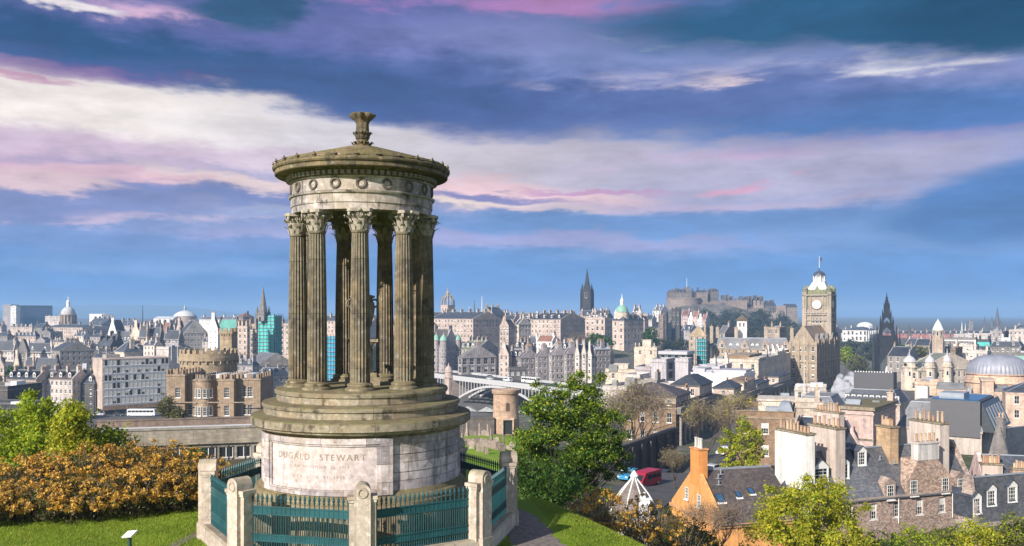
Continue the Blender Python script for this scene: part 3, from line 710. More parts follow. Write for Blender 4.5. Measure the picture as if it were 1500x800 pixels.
def window_mesh(w, h, style='sash'):
    key = (round(w, 1), round(h, 1), style)
    if key in WCACHE: return WCACHE[key]
    w, h = key[0], key[1]; m = MB(); hw = w / 2; fr = min(.09, w * .1)
    def pane(x0, x1, z0, z1, mt=1, y=0): m.face([(x0, y, z0), (x1, y, z0), (x1, y, z1), (x0, y, z1)], mt)
    pane(-hw, hw, 0, h)
    bar = lambda x0, x1, z0, z1, d=.05: m.box(x0, x1, -d, -.004, z0, z1, 0)
    bar(-hw, hw, 0, fr); bar(-hw, hw, h - fr, h); bar(-hw, -hw + fr, fr, h - fr); bar(hw - fr, hw, fr, h - fr)
    if style.startswith('sash'):
        bar(-hw + fr, hw - fr, h * .5 - .035, h * .5 + .035)
        if 'fine' in style:
            for k in (1, 2): x = -hw + w * k / 3; bar(x - .018, x + .018, fr, h - fr, .03)
            for k in (1, 3): z = h * k / 4; bar(-hw + fr, hw - fr, z - .018, z + .018, .026)
        else: bar(-.025, .025, fr, h - fr, .03)
        if 'blind' in style: pane(-hw + fr, hw - fr, h * .52, h - fr, 2, -.003)
    elif style == 'blank': pane(-hw + fr, hw - fr, fr, h - fr, 2, -.003)
    elif style == 'double': bar(-.05, .05, fr, h - fr)
    m.box(-hw - .12, hw + .12, -.22, -.07, -.12, -.002, 3)                # sill
    me = m.mesh('window', [WHITE, GLASS, BLIND, TRIM]); WCACHE[key] = me
    return me
def facade(mb, o, ex, nrm, W, z0, z1, cols, rows, ww, wh, rec=.22, mt=0):
    ex = Vector((*ex, 0)); nn = Vector((*nrm, 0)); o = Vector((*o, 0))
    p = lambda s, z, d=0: o + ex * s - nn * d + Vector((0, 0, z))
    zs = [z0]
    for r in sorted(rows): zs += [r, r + wh]
    zs.append(z1); xs = [0]
    for c in cols: xs += [c - ww / 2, c + ww / 2]
    xs.append(W)
    if not cols or not rows: mb.face([p(0, z0), p(W, z0), p(W, z1), p(0, z1)], mt); return
    for i in range(len(zs) - 1):
        a, b = zs[i], zs[i + 1]
        if i % 2 == 0: mb.face([p(0, a), p(W, a), p(W, b), p(0, b)], mt); continue
        for j in range(len(xs) - 1):
            l, r = xs[j], xs[j + 1]
            if j % 2 == 0: mb.face([p(l, a), p(r, a), p(r, b), p(l, b)], mt)
            else:
                for q in ([p(l, a), p(r, a), p(r, a, rec), p(l, a, rec)], [p(r, a), p(r, b), p(r, b, rec), p(r, a, rec)], [p(r, b), p(l, b), p(l, b, rec), p(r, b, rec)], [p(l, b), p(l, a), p(l, a, rec), p(l, b, rec)]): mb.face(q, mt)
NB = [0]; INFO = {}
def chimney(parent, x, y, z, w=.9, d=2.2, h=2.4, col=None, pots=None, near=False, mat=None):
    m = MB(); m.box(x - w / 2, x + w / 2, y - d / 2, y + d / 2, z - 2.5, z + h); m.box(x - w / 2 - .1, x + w / 2 + .1, y - d / 2 - .1, y + d / 2 + .1, z + h, z + h + .18, 1)
    n = pots or max(2, int(max(w, d) / .55))
    pm = [] ; long_y = d >= w
    for k in range(n):
        f = (k + .5) / n
        px, py = (x, y - d / 2 + d * f) if long_y else (x - w / 2 + w * f, y)
        pm.append((px, py))
        if not near:
            hh = .75 + .3 * rnd.random(); m.lathe([(.17, z + h + .17), (.15, z + h + .18 + hh)], 6, 2, c=(px, py))
    c = m.build('chimney', [mat or STONE, TRIM, POT], parent, color=col)
    if near:
        for px, py in pm:
            hh = .5 + .7 * rnd.random(); k = rnd.uniform(.8, 1.2); q = MB(); q.lathe([(.17 * k, 0), (.15 * k, .1), (.135 * k, hh - .1), (.16 * k, hh - .08), (.16 * k, hh), (.12 * k, hh)], 10)
            q.build('chimney_pot', POT, c, (px, py, z + h + .18), smooth=30)
    return c
def dormer(parent, x, y, z, axis, w=1.5, h=1.9, dep=2.2, roofmat=None, col=None, style='sash', pitched=True):
    # front face centred at (x, y), looking along -axis direction given as unit vector (outward)
    rz = math.atan2(axis[0], -axis[1])
    m = MB(); hw = w / 2
    m.face([(-hw, 0, -.3), (-hw, 0, h), (-hw, dep, h), (-hw, dep, -.3)][::-1], 1); m.face([(hw, 0, -.3), (hw, 0, h), (hw, dep, h), (hw, dep, -.3)], 1)
    ww, wh = w - .35, h - .45
    facade(m, (-hw, 0), (1, 0), (0, -1), w, -.3, h, [w / 2], [.2], ww, wh, .1)
    if pitched:
        m.face([(-hw, 0, h), (hw, 0, h), (0, 0, h + hw * .8)])
        for s in (-1, 1):
            q = [(s * (hw + .12), -.15, h - .06), (0, -.15, h + hw * .8 + .06), (0, dep + .8, h + hw * .8 + .06), (s * (hw + .12), dep, h - .06)]; m.face(q if s < 0 else q[::-1], 1)
    else: m.box(-hw - .1, hw + .1, -.12, dep, h, h + .12, 1)
    d = m.build('dormer', [RENDERED if col else WHITE, roofmat or SLATE], parent, (x, y, z), rz, color=col or ST['slate'])
    put('window', window_mesh(ww, wh, style), d, (0, .1, .2))
    return d
def roof_mesh(kind, a, b, z, rh, ov=.25, inset=None, fm=None):
    m = MB(); x0, x1, y0, y1 = -a - ov, ov, -ov, b + ov; t = .16
    if kind == 'gx':                                    # ridge runs left-right
        ym = b / 2; sl = rh / (b / 2); zo = z - ov * sl
        x0, x1 = -a + .02, -.02
        m.hull([(x0, y0, zo), (x0, y1, zo), (x0, y1, zo + t), (x0, ym, z + rh + t), (x0, y0, zo + t)], [(x1, y0, zo), (x1, y1, zo), (x1, y1, zo + t), (x1, ym, z + rh + t), (x1, y0, zo + t)])
        m.tube((x0, ym, z + rh + t), (x1, ym, z + rh + t), .12, .12, 5, 1)
    elif kind == 'gy':                                  # ridge runs front-back
        xm = -a / 2; sl = rh / (a / 2); zo = z - ov * sl; y0, y1 = .02, b - .02
        m.hull([(x0, y0, zo), (x1, y0, zo), (x1, y0, zo + t), (xm, y0, z + rh + t), (x0, y0, zo + t)], [(x0, y1, zo), (x1, y1, zo), (x1, y1, zo + t), (xm, y1, z + rh + t), (x0, y1, zo + t)])
        m.tube((xm, y0, z + rh + t), (xm, y1, z + rh + t), .12, .12, 5, 1)
    elif kind in ('hip', 'mansard'):
        if inset is None: inset = min(a, b) / 2 - .02 if kind == 'hip' else min(2.0, rh * .6)
        lo = [(x0, y0, z), (x1, y0, z), (x1, y1, z), (x0, y1, z)]
        hi = [(x0 + inset + ov, y0 + inset + ov, z + rh), (x1 - inset - ov, y0 + inset + ov, z + rh), (x1 - inset - ov, y1 - inset - ov, z + rh), (x0 + inset + ov, y1 - inset - ov, z + rh)]
        m.hull(lo, hi)
        for i in range(4):
            j = (i + 1) % 4; m.tube(hi[i], hi[j], .13, .13, 5, 1)
            m.tube(lo[i], hi[i], .11, .11, 5, 1)
        if kind == 'mansard': m.face([(p[0], p[1], p[2] + .02) for p in hi], 2)
    else:
        m.box(-a + .35, -.35, .35, b - .35, z - .2, z + .06 + (rh or 0), 2)
    return m
def B(name, label, xl, xc, xr, ye, yb, D, th=20, roof='gx', rh=None, st='sand', rf='slate', fl=4, fh=3.3, sp=2.7, w=1.1, h=1.85, dep=None, chim=2, dorm=0, dormB=0, grp=None, cat='building', ga=None, gb=None, wsty=None, crow=False, string=True, near=False, wall=None, pots=None, cst=None, ca=None, cb=None, base=True, band=None, flatm=None, gab=2, maxw=100):
    """A building whose near corner stands at photo column xc, distance D; its front runs left to xl, its side runs back to xr."""
    NB[0] += 1; rs = random.Random(NB[0] * 13 + 5)
    tl = (xl - CX) / F
    while math.cos(R(th)) + tl * math.sin(R(th)) < .3 and th > 5: th -= 1
    if xr is not None and dep is None and xr > CX:
        while math.sin(R(th)) - (xr - CX) / F * math.cos(R(th)) < .16 and th < 75: th += 1
    t = R(th); s, c = math.sin(t), math.cos(t); cx, cy = X(xc, D), D
    a = (cx - tl * cy) / (c + tl * s)
    if xr is not None and dep is None:
        tr = (xr - CX) / F; den = s - tr * c; b = (tr * cy - cx) / den if abs(den) > 1e-3 else 12
        if b <= 0 or b > 90: b = 14
    else: b = dep or 12
    ze = Z(ye, D); gz = Z(yb, D) if yb else None
    corners = [(cx, cy), (cx - a * c, cy + a * s), (cx + b * s, cy + b * c)]
    tz = min(ground_z(*q) for q in corners) - 1.0
    zb = min(gz, tz) if gz is not None else tz
    zb = max(zb, ze - 45)
    root = empty(name, (cx, cy, zb), -t, label, cat, grp)
    H = ze - zb; col = ST[st] if isinstance(st, str) else st
    k = .85 + .3 * rs.random(); col = tuple(v * k for v in col) if grp or True else col
    if rh is None: rh = min(a, b) * .42 if roof in ('gx', 'gy', 'hip') else (3.2 if roof == 'mansard' else 0)
    wm = wall or STONE
    # openings
    mb = MB(); par = .9 if roof == 'flat' else 0
    zt = H + par; bot = (gz - zb) if gz is not None else 0
    rows = []
    for i in range(fl):
        zz = H - fh * (i + 1) + (fh - h) * .45
        if zz > bot + .6: rows.append(zz)
    def cols_for(W, n):
        n = n if n is not None else max(1, int(W / sp)); 
        return [] if n == 0 else [W * (i + .5) / n for i in range(n)]
    ca_, cb_ = cols_for(a, ca), cols_for(b, cb)
    w1 = min(w, a / max(1, len(ca_)) * .62) if ca_ else w; w2 = min(w, b / max(1, len(cb_)) * .62) if cb_ else w
    w1, w2 = round(max(.4, w1), 1), round(max(.4, w2), 1); h = round(h, 1)
    while len(ca_) * len(rows) > maxw * .6 and len(rows) > 2: rows.pop()
    facade(mb, (-a, 0), (1, 0), (0, -1), a, 0, zt, ca_, rows, w1, h)
    facade(mb, (0, 0), (0, 1), (1, 0), b, 0, zt, cb_, rows, w2, h)
    mb.face([(0, b, 0), (-a, b, 0), (-a, b, zt), (0, b, zt)]); mb.face([(-a, b, 0), (-a, 0, 0), (-a, 0, zt), (-a, b, zt)])
    mb.face([(-a, 0, zt), (0, 0, zt), (0, b, zt), (-a, b, zt)] if roof != 'flat' else [(-a, 0, H - .3), (0, 0, H - .3), (0, b, H - .3), (-a, b, H - .3)])
    e = .12
    def ring(z0, z1, e, mt=1):
        mb.box(-a - e, e, -e, 0, z0, z1, mt); mb.box(0, e, 0, b + e, z0, z1, mt)
        mb.box(-a - e, -a, 0, b + e, z0, z1, mt); mb.box(-a, 0, b, b + e, z0, z1, mt)
    ring(H - .35, H + .05, .22)
    if roof == 'flat': ring(H + par, H + par + .14, .12)
    if string and rows:
        for i, r in enumerate(rows):
            if i % 2 == 1 or len(rows) <= 2: ring(r + h + .45, r + h + .62, .07)
    if roof in ('gx', 'gy'):                            # gable walls with copings
        for xx in ((0, -a) if roof == 'gx' else (0, b))[:gab]:
            th_ = .5; L = b if roof == 'gx' else a; out = []
            if crow:
                n = max(4, int(rh / .7)); pts = [(0, H)]
                for i in range(n): pts += [(L / 2 * i / n, H + rh * i / n + .75), (L / 2 * (i + 1) / n, H + rh * i / n + .75)]
                q = pts + [(L - u, v) for u, v in pts[::-1]]
            else:
                q = [(0, H), (0, H + .35), (L / 2 - .4, H + rh + .45), (L / 2 + .4, H + rh + .45), (L, H + .35), (L, H)]
            if roof == 'gx':
                x0, x1 = (xx - th_, xx) if xx == 0 else (xx, xx + th_)
                f = lambda x: [(x, u, v) for u, v in q]
                mb.hull(f(x0), f(x1))
            else:
                y0, y1 = (0, th_) if xx == 0 else (xx - th_, xx)
                f = lambda y: [(-a + u, y, v) for u, v in q]
                mb.hull(f(y1), f(y0))
    mb.build('wall', [wm, TRIM], root, color=col)
    rcol = ST[rf] if isinstance(rf, str) else rf; kk = .8 + .5 * rs.random()
    rmb = roof_mesh(roof, a, b, H, rh)
    rmat = flatm or FLATROOF
    rmb.build('roof', [SLATE if rf not in ('lead',) else RENDERED, LEAD, rmat], root, color=tuple(v * kk for v in rcol))
    sty = wsty or ['sash', 'sash', 'sash_blind', 'sash']
    nw = 0
    if near and not wsty: sty = ['sash_fine', 'sash_fine', 'sash_fine_blind']
    for ex, cols, ww in (('a', ca_, w1), ('b', cb_, w2)):
        for r in rows:
            for q in cols:
                if nw >= maxw: continue
                nw += 1
                me = window_mesh(ww, h, rs.choice(sty))
                if ex == 'a': put('window', me, root, (-a + q, .2, r))
                else: put('window', me, root, (-.2, q, r), math.pi / 2)
    ccol = ST[cst] if cst else col
    ch = 1.5 + .6 * rs.random()
    if chim:
        n = chim
        for i in range(n):
            f = .03 + .94 * (i / max(1, n - 1) if n > 1 else 0)
            if roof == 'gx': chimney(root, -a * f + (-.5 if f > .5 else -.5 if i == 0 else 0) + (1.0 if f > .9 else 0), b / 2, H + rh, d=min(b * .4, 2.6), h=ch, col=ccol, pots=pots, near=near, mat=wall)
            elif roof == 'gy': chimney(root, -a / 2, b * f + (.4 if i == 0 else -.4), H + rh, w=min(a * .35, 2.2), d=.9, h=ch, col=ccol, pots=pots, near=near, mat=wall)
            elif roof == 'flat': chimney(root, -a * (.08 + .84 * f), b * (.3 + .4 * rs.random()), H + .6, d=2.2, h=ch + .8, col=ccol, pots=pots, near=near, mat=wall)
            else: chimney(root, -a * (.1 + .8 * f), b * .5, H + rh * .75, d=2.2, h=ch + .6, col=ccol, pots=pots, near=near, mat=wall)
    if roof == 'flat' and a * b > 60 and fl < 6:          # clutter on the flats: rooflights, tanks, ducts
        for i in range(min(5, 1 + int(a * b / 90))):
            x = -a * rs.uniform(.15, .85); y = b * rs.uniform(.15, .7); u, v, q = rs.uniform(.6, 1.8), rs.uniform(.6, 2.2), rs.uniform(.7, 1.9); m = MB(); m.box(x - u, x + u, y - v, y + v, H + .07, H + q)
            if rs.random() < .5: m.hull([(x - u, y - v, H + q), (x + u, y - v, H + q), (x + u, y + v, H + q), (x - u, y + v, H + q)], [(x - u, y - .1, H + q + .7), (x + u, y - .1, H + q + .7), (x + u, y + .1, H + q + .7), (x - u, y + .1, H + q + .7)])
            m.build('roof_box', rs.choice([LEAD, FLATROOF, WHITE, ZINC]), root)
    sl = rh / (b / 2) if roof == 'gx' else (rh / (a / 2) if roof == 'gy' else rh / 1.6)
    for i in range(dorm):
        x = -a + a * (i + .5) / dorm; y = b * .10 if roof == 'gx' else .5
        if roof in ('hip',): sl_ = rh / (min(a, b) / 2); y = 1.0
        else: sl_ = sl
        dormer(root, x, y, H + y * sl_ + .1, (0, -1), w=1.5 if a / max(1, dorm) > 2 else 1.1, col=col if rs.random() < .4 else None, style='sash_fine' if near else 'sash', dep=min(2.4, 1.9 / max(.3, sl_) + .2))
    for i in range(dormB):
        y = b * (i + .5) / dormB; x = -a * .10 if roof == 'gy' else -.5
        if roof in ('hip',): sl_ = rh / (min(a, b) / 2); x = -1.0
        else: sl_ = sl
        dormer(root, x, y, H - x * sl_ + .1, (1, 0), col=None, style='sash_fine' if near else 'sash', dep=min(2.4, 1.9 / max(.3, sl_) + .2))
    INFO[root.name] = (a, b, H)
    return root
# ------------------------------------------------------------------ old town, left of the monument
G1 = 'old town buildings left of the monument'
# far skyline
B('office_block', 'blue glass office slab with a white stair tower on the far left skyline', 20, 24, 77, 449, None, 1500, 62, 'flat', rh=2, st=(.05, .14, .26), fl=8, fh=3.6, sp=4, w=3.2, h=2.2, chim=0, wsty=['plain'], string=False, maxw=90, wall=RENDERED)
B('stair_tower', 'tall white stair tower at the left end of the blue glass slab', 15.5, 23.5, 24.5, 449, None, 1485, 20, 'flat', rh=0, st='white', fl=5, fh=4.5, ca=1, cb=0, chim=0, dep=8, string=False)
B('office_block', 'dark grey block behind the white stair tower, at the very left of the skyline', 4, 15.5, 19, 447, None, 1520, 20, 'flat', rh=0, st='violet', fl=6, chim=0, dep=16, string=False, wsty=['plain'])
B('office_block', 'pale low flat block between the blue glass slab and the stone dome', 66, 92, 93, 464, None, 1300, 20, 'flat', rh=0, st='pale', fl=2, chim=0, dep=20, string=False)
B('office_block', 'small white flat-roofed block with a grey wing, right of the stone dome on the skyline', 131, 149, 166, 461, None, 1400, 55, 'flat', rh=0, st='white', fl=3, fh=3.5, chim=1, string=False)
def lathe_thing(mb, prof, px, D, n=24, m=0, **k): mb.lathe(prof, n, m, **k)
def build_college_dome():
    D = 950; root = empty('domed_building', (X(100, D), D, 0), -R(20), 'classical college building with a big pale dome and lantern topped by a gilded figure', 'building')
    z = lambda py: Z(py, D); k = D / F
    m = MB()
    m.box(-12, 12, -11, 11, z(520), z(486), 0); m.box(-8.2, 8.2, -8.2, 8.2, z(486), z(479))
    m.lathe([(7.6 * .95, z(480)), (7.6 * .95, z(462))], 24); m.lathe([(7.9, z(462)), (8.1, z(461)), (7.4, z(460))], 24)
    for i in range(16):
        a = math.pi * 2 * i / 16; m.tube((7.9 * math.sin(a), -7.9 * math.cos(a), z(478)), (7.9 * math.sin(a), -7.9 * math.cos(a), z(462)), .55, .5, 6)
    m.build('wall', STONE, root, color=ST['tan'])
    m = MB(); m.lathe([(7.3, z(461))] + [(7.3 * math.cos(a), z(461) + 8.6 * math.sin(a)) for a in [math.pi / 2 * i / 8 for i in range(1, 8)]] + [(1.9, z(449.6))], 24)
    m.build('dome', RENDERED, root, color=(.50, .50, .50), smooth=40)
    m = MB(); m.lathe([(1.8, z(450)), (1.8, z(443)), (2.1, z(442.6)), (1.3, z(440.5)), (.3, z(439))], 12); m.lathe([(.35, z(440)), (.5, z(437)), (.3, z(435)), (.05, z(433.5))], 8)
    m.build('lantern', RENDERED, root, color=ST['white'])
    me = window_mesh(1.3, 2.4, 'sash')
    for i in range(6): put('window', me, root, (-10 + i * 4, -11.05, z(500)))
build_college_dome()
B('college_wing', 'long classical stone wing under the pale dome with a shaded side', 60, 121, 160, 480, None, 900, 30, 'hip', rh=3, st='pink', fl=4, fh=3.6, sp=3.4, chim=4)
def build_white_dome_hall():
    D = 1100; root = empty('concert_hall', (X(271, D), D, 0), 0, 'round hall with a shallow white ribbed dome and a small lantern on the skyline', 'hall')
    z = lambda py: Z(py, D)
    m = MB(); m.lathe([(14, z(490)), (14, z(464)), (14.5, z(463.5)), (14, z(463))], 32); m.build('wall', STONE, root, color=ST['pink'])
    m = MB(); m.lathe([(13.8, z(463.5)), (12, z(460.5)), (9, z(458)), (5, z(456)), (2, z(455)), (1, z(454.8))], 32); m.build('dome', RENDERED, root, color=(.62, .62, .62), smooth=40)
    m = MB(); m.lathe([(1.5, z(455.5)), (1.5, z(452)), (1.8, z(451.7)), (.1, z(446))], 10); m.build('lantern', LEAD, root)
build_white_dome_hall()
B('museum_hall', 'long low white vaulted roof left of the shallow white dome', 225, 254, 258, 467, None, 1050, 25, 'gx', rh=2.5, st='white', rf='lead', fl=0, chim=0, dep=12)
B('apartment_block', 'dark block with an orange hipped roof on the skyline left of the teal scaffold', 346, 356, 372, 464, None, 900, 40, 'hip', rh=4, st='dgrey', rf='rust', fl=3, chim=1)
B('terrace_house', 'long pale row of roofs right of the shallow white dome on the skyline', 292, 340, 348, 468, None, 980, 25, 'gx', rh=3, st='white', rf='lslate', fl=2, chim=4, dep=12)
def mast(label, px, y0, y1, D, r=.35, mat=None, name='mast', cat='mast'):
    m = MB(); m.tube((0, 0, 0), (0, 0, Z(y0, D) - Z(y1, D)), r, r * .4, 6); o = m.build(name, mat or DARK, None, (X(px, D), D, Z(y1, D))); tag(o, label, cat); return o
mast('thin dark chimney mast standing against the blue hill', 209, 447, 480, 1200, .9)
# rows of roofs stepping down
rows = [
 ('tenement', 'pink tenement with a row of white dormers below the blue glass slab', 15, 47, 49, 479, 870, 20, 'gx', 'pink', 2, 5, 3),
 ('tenement', 'dark slate-roofed tenement with grey walls right of the dormered pink one', 49, 62, 76, 480, 900, 35, 'gx', 'dgrey', 2, 0, 2),
 ('tenement', 'cream tenement in the second row with white attic dormers', 19, 52, 60, 493, 760, 20, 'mansard', 'pink', 3, 6, 2),
 ('tenement', 'dark steep-roofed house at the left edge below the white stair tower', -10, 10, 19, 492, 760, 25, 'gx', 'dgrey', 2, 0, 2),
 ('tenement', 'small house with twin dark gables in front of the college wing', 53, 66, 78, 500, 700, 35, 'gy', 'violet', 2, 0, 1),
 ('tenement', 'cream-chimneyed house between the twin dark gables and the mansard house', 78, 112, 117, 501, 690, 20, 'gx', 'cream', 2, 3, 5),
 ('tenement', 'shadowed flat-fronted tenement right of the dome, long chimney row on top', 118, 121, 158, 484, 860, 40, 'gx', 'violet', 3, 0, 5),
 ('tenement', 'grey tenement on the skyline under the small white block', 128, 150, 172, 476, 980, 40, 'gx', 'grey', 2, 2, 4),
 ('tenement', 'pale tenement on the skyline left of the dark mast', 172, 190, 206, 477, 960, 35, 'gx', 'pale', 2, 2, 3),
 ('tenement', 'pale tenement on the skyline right of the dark mast', 207, 226, 236, 478, 940, 30, 'gx', 'cream', 2, 3, 3),
]
for nm, lb, xl, xc, xr, ye, D, th, rf_, st, fl, dm, ch in rows:
    B(nm, lb, xl, xc, xr, ye, None, D, th, rf_, st=st, fl=fl, dorm=dm, chim=ch, grp=G1)
B('gabled_house', 'house with a tall pointed white gable standing over dark roofs', 158, 171, 185, 490, None, 690, 25, 'gy', rh=11, st='white', fl=2, chim=1, grp=G1)
B('gabled_house', 'crowstepped cream gable with a sloping dormered roof beside it', 191, 206, 215, 492, None, 640, 20, 'gy', rh=9, st='cream', fl=4, ca=2, chim=1, crow=True, grp=G1)
B('tenement', 'lower slate-roofed row with round dormers left of the cream crowstepped gable', 176, 190, 194, 502, None, 645, 20, 'gx', rh=8, st='dgrey', fl=2, dorm=3, chim=1, grp=G1)
B('tenement', 'tall dark mansard house with lit attic windows above the office block', 137, 157, 168, 517, None, 600, 25, 'gx', rh=9, st='dark', fl=2, dorm=3, dormB=0, chim=3, grp=G1, dep=12)
B('tenement', 'black steep-roofed house behind the pyramid-roofed one', 156, 168, 182, 506, None, 620, 30, 'gx', rh=8, st='dark', fl=3, dorm=2, chim=2, grp=G1)
B('tenement', 'tall narrow dark tenement left of the pale square block', 203, 215, 220, 494, None, 560, 25, 'gx', rh=7, st='tan', fl=4, chim=2, grp=G1)
B('tenement', 'maroon-roofed house in the middle of the jumble of gables', 236, 247, 256, 487, None, 640, 30, 'gx', rh=7, st='grey', rf='rust', fl=2, chim=2, grp=G1)
B('tenement', 'dark-roofed house in front of the maroon roof', 216, 234, 242, 497, None, 560, 25, 'gx', rh=7, st='dgrey', fl=3, dorm=2, chim=2, grp=G1)
B('tenement', 'pale house with two tall chimneys left of the maroon roof', 206, 225, 236, 484, None, 700, 25, 'gx', rh=5, st='pale', fl=2, dorm=2, chim=3, grp=G1)
B('tenement', 'grey house with a steep dark front below the maroon roof', 240, 262, 270, 497, None, 520, 30, 'gx', rh=5, st='violet', fl=4, chim=2, grp=G1)
B('gabled_house', 'pink crowstepped gable left of the big grey slate-roofed block', 257, 267, 272, 487, None, 610, 25, 'gy', rh=8, st='pink', fl=3, chim=1, crow=True, grp=G1)
B('hostel', 'big plain grey block with a high dark roof and three white dormers', 262, 269, 304, 488, None, 580, 62, 'gx', rh=8, st='concrete', fl=4, fh=3.2, sp=2.2, w=.8, h=1.3, dormB=0, chim=0, string=False)
h = bpy.data.objects['hostel']; a_, b_, H_ = INFO['hostel']
B('tower_house', 'tall white harled tower house with a narrow gable beside the teal-roofed hall', 305, 319, 323, 482, None, 540, 20, 'gy', rh=8, st='white', fl=6, ca=2, h=1.2, w=.7, chim=1, crow=True, wall=RENDERED)
B('hall', 'hall with a green copper roof right of the white tower house', 319, 346, 352, 484, None, 590, 25, 'gx', rh=7, st='dgrey', rf=(.08, .30, .25), fl=2, chim=2)
B('tenement', 'tall pale stone tenement left of the teal scaffolding', 348, 362, 366, 480, None, 500, 22, 'flat', st='pink', fl=7, sp=2.4, chim=3)
B('tenement', 'second pale stone tenement, touching the teal scaffolding', 366, 376, 378, 477, None, 510, 22, 'flat', st='tan', fl=7, sp=2.4, chim=2)
def scaffold(label, x0, xc, x1, ye, yb, D, mat, th=35, poles=True):
    t = R(th); s, c = math.sin(t), math.cos(t); cx = X(xc, D); tl = (x0 - CX) / F; a = (cx - tl * D) / (c + tl * s); tr = (x1 - CX) / F; b = max(3, (tr * D - cx) / max(.08, s - tr * c)); b = min(b, 16)
    z0 = min(ground_z(cx, D), Z(yb, D)) - 1; H = Z(ye, D) - z0
    root = empty('scaffolded_tower', (cx, D, z0), -t, label, 'scaffolding')
    m = MB(); m.box(-a, 0, 0, b, 0, H - .1); m.build('netting', mat, root)
    if poles:
        n = int(H / 2.1)
        for i in range(n):
            z = H - 1.2 - i * 2.1
            if z < 2: break
            q = MB(); q.box(-a - .5, .5, -.55, -.03, z, z + .3); q.box(.03, .55, -.5, b + .4, z, z + .3); q.build('scaffold_lift', LEAD, root)
        q = MB()
        for k in range(6):
            x = -a - .4 + (a + .8) * k / 5; q.tube((x, -.6, 0), (x, -.6, H + .9), .12, .12, 4); y = -.4 + (b + .8) * k / 5; q.tube((.6, y, 0), (.6, y, H + .9), .12, .12, 4)
        q.build('scaffold_pole', DARK, root)
    return root
scaffold('church tower wrapped in bright teal scaffold netting below a dark spire', 376.5, 402, 413, 462, 525, 520, TEALNET, 28)
def spire(label, px, ytip, ybase, hw, D, col='dgrey', pinn=True, tower=None, name='church_spire', n=8):
    z = lambda py: Z(py, D); k = D / F; r = hw * k
    root = empty(name, (X(px, D), D, 0), -R(22.5), label, 'spire')
    m = MB(); m.lathe([(r, z(ybase)), (r * .96, z(ybase) + .3), (.05, z(ytip))], n, cap=True); m.build('spire', STONE, root, color=ST[col] if isinstance(col, str) else col)
    if tower:
        hw2, yb = tower; q = hw2 * k; m = MB(); m.box(-q, q, -q, q, z(yb), z(ybase)); m.box(-q - .3, q + .3, -q - .3, q + .3, z(ybase) - .8, z(ybase)); 
        m.build('tower', STONE, root, color=ST[col] if isinstance(col, str) else col)
        if pinn:
            for sx in (-1, 1):
                for sy in (-1, 1):
                    m = MB(); m.lathe([(q * .22, z(ybase) - 2), (q * .22, z(ybase) + q * .5), (.03, z(ybase) + q * 1.5)], 6, c=(sx * q * .85, sy * q * .85)); m.build('pinnacle', STONE, root, color=ST[col] if isinstance(col, str) else col)
        me = window_mesh(max(.6, q * .6), q * 1.2, 'plain'); put('belfry_window', me, root, (0, -q - .05, z(ybase) - q * 2)); put('belfry_window', me, root, (q + .05, 0, z(ybase) - q * 2), math.pi / 2)
    return root
spire('dark church spire rising out of the teal scaffold netting', 385.5, 419, 458, 6.5, 524, 'dgrey', True, (7, 470))
# second band
B('tenement', 'pale long house with a dark roof and a row of small windows at the left', 38, 75, 80, 516, None, 560, 20, 'gx', rh=5.5, st='pale', fl=4, sp=2.5, chim=2, grp=G1, dorm=2)
B('tenement', 'cream house at the left edge with a long grey roof', -20, 20, 28, 514, None, 570, 20, 'gx', rh=6, st='pale', fl=4, sp=2.6, chim=1, grp=G1)
B('gabled_house', 'narrow dark gable between the two pale houses at the left', 26, 40, 44, 514, None, 550, 20, 'gy', rh=7, st='dgrey', fl=3, ca=1, chim=0, grp=G1)
B('tenement', 'large grey tenement with a lit cream gable end and heavy chimneys', 75, 88, 137, 514, None, 540, 55, 'gx', rh=5, st='grey', fl=5, sp=2.9, chim=3, grp=G1, dormB=0)
B('house', 'pyramid-roofed pale house standing over the office block', 168, 182, 208, 516, 560, 470, 42, 'hip', rh=5.5, st='cream', fl=2, ca=0, cb=0, chim=1, grp=G1)
B('house', 'low house with flat leads between the pyramid roof and the mansard house', 137, 150, 170, 524, 560, 500, 45, 'gx', rh=2.5, st='grey', fl=1, chim=2, grp=G1)
B('block', 'plain pale square block beside two white flagpoles', 229, 247, 249, 511, None, 440, 20, 'flat', rh=0, st='pale', fl=0, chim=0, dep=10, string=False)
B('block', 'blank blue-grey wall block behind the flagpoles, left of the round castellated tower', 246, 250, 275, 513, None, 450, 60, 'flat', rh=0, st='violet', fl=0, chim=0, string=False)
for px in (251, 260): mast('left white flagpole beside the pale square block' if px == 251 else 'right white flagpole beside the pale square block', px, 497, 540, 430, .22, WHITE, 'flagpole', 'flagpole')
B('tenement', 'grey tenement wedged between the tower house and the big office block', 150, 160, 205, 520, None, 500, 60, 'flat', rh=0, st='dgrey', fl=3, chim=3, grp=G1)
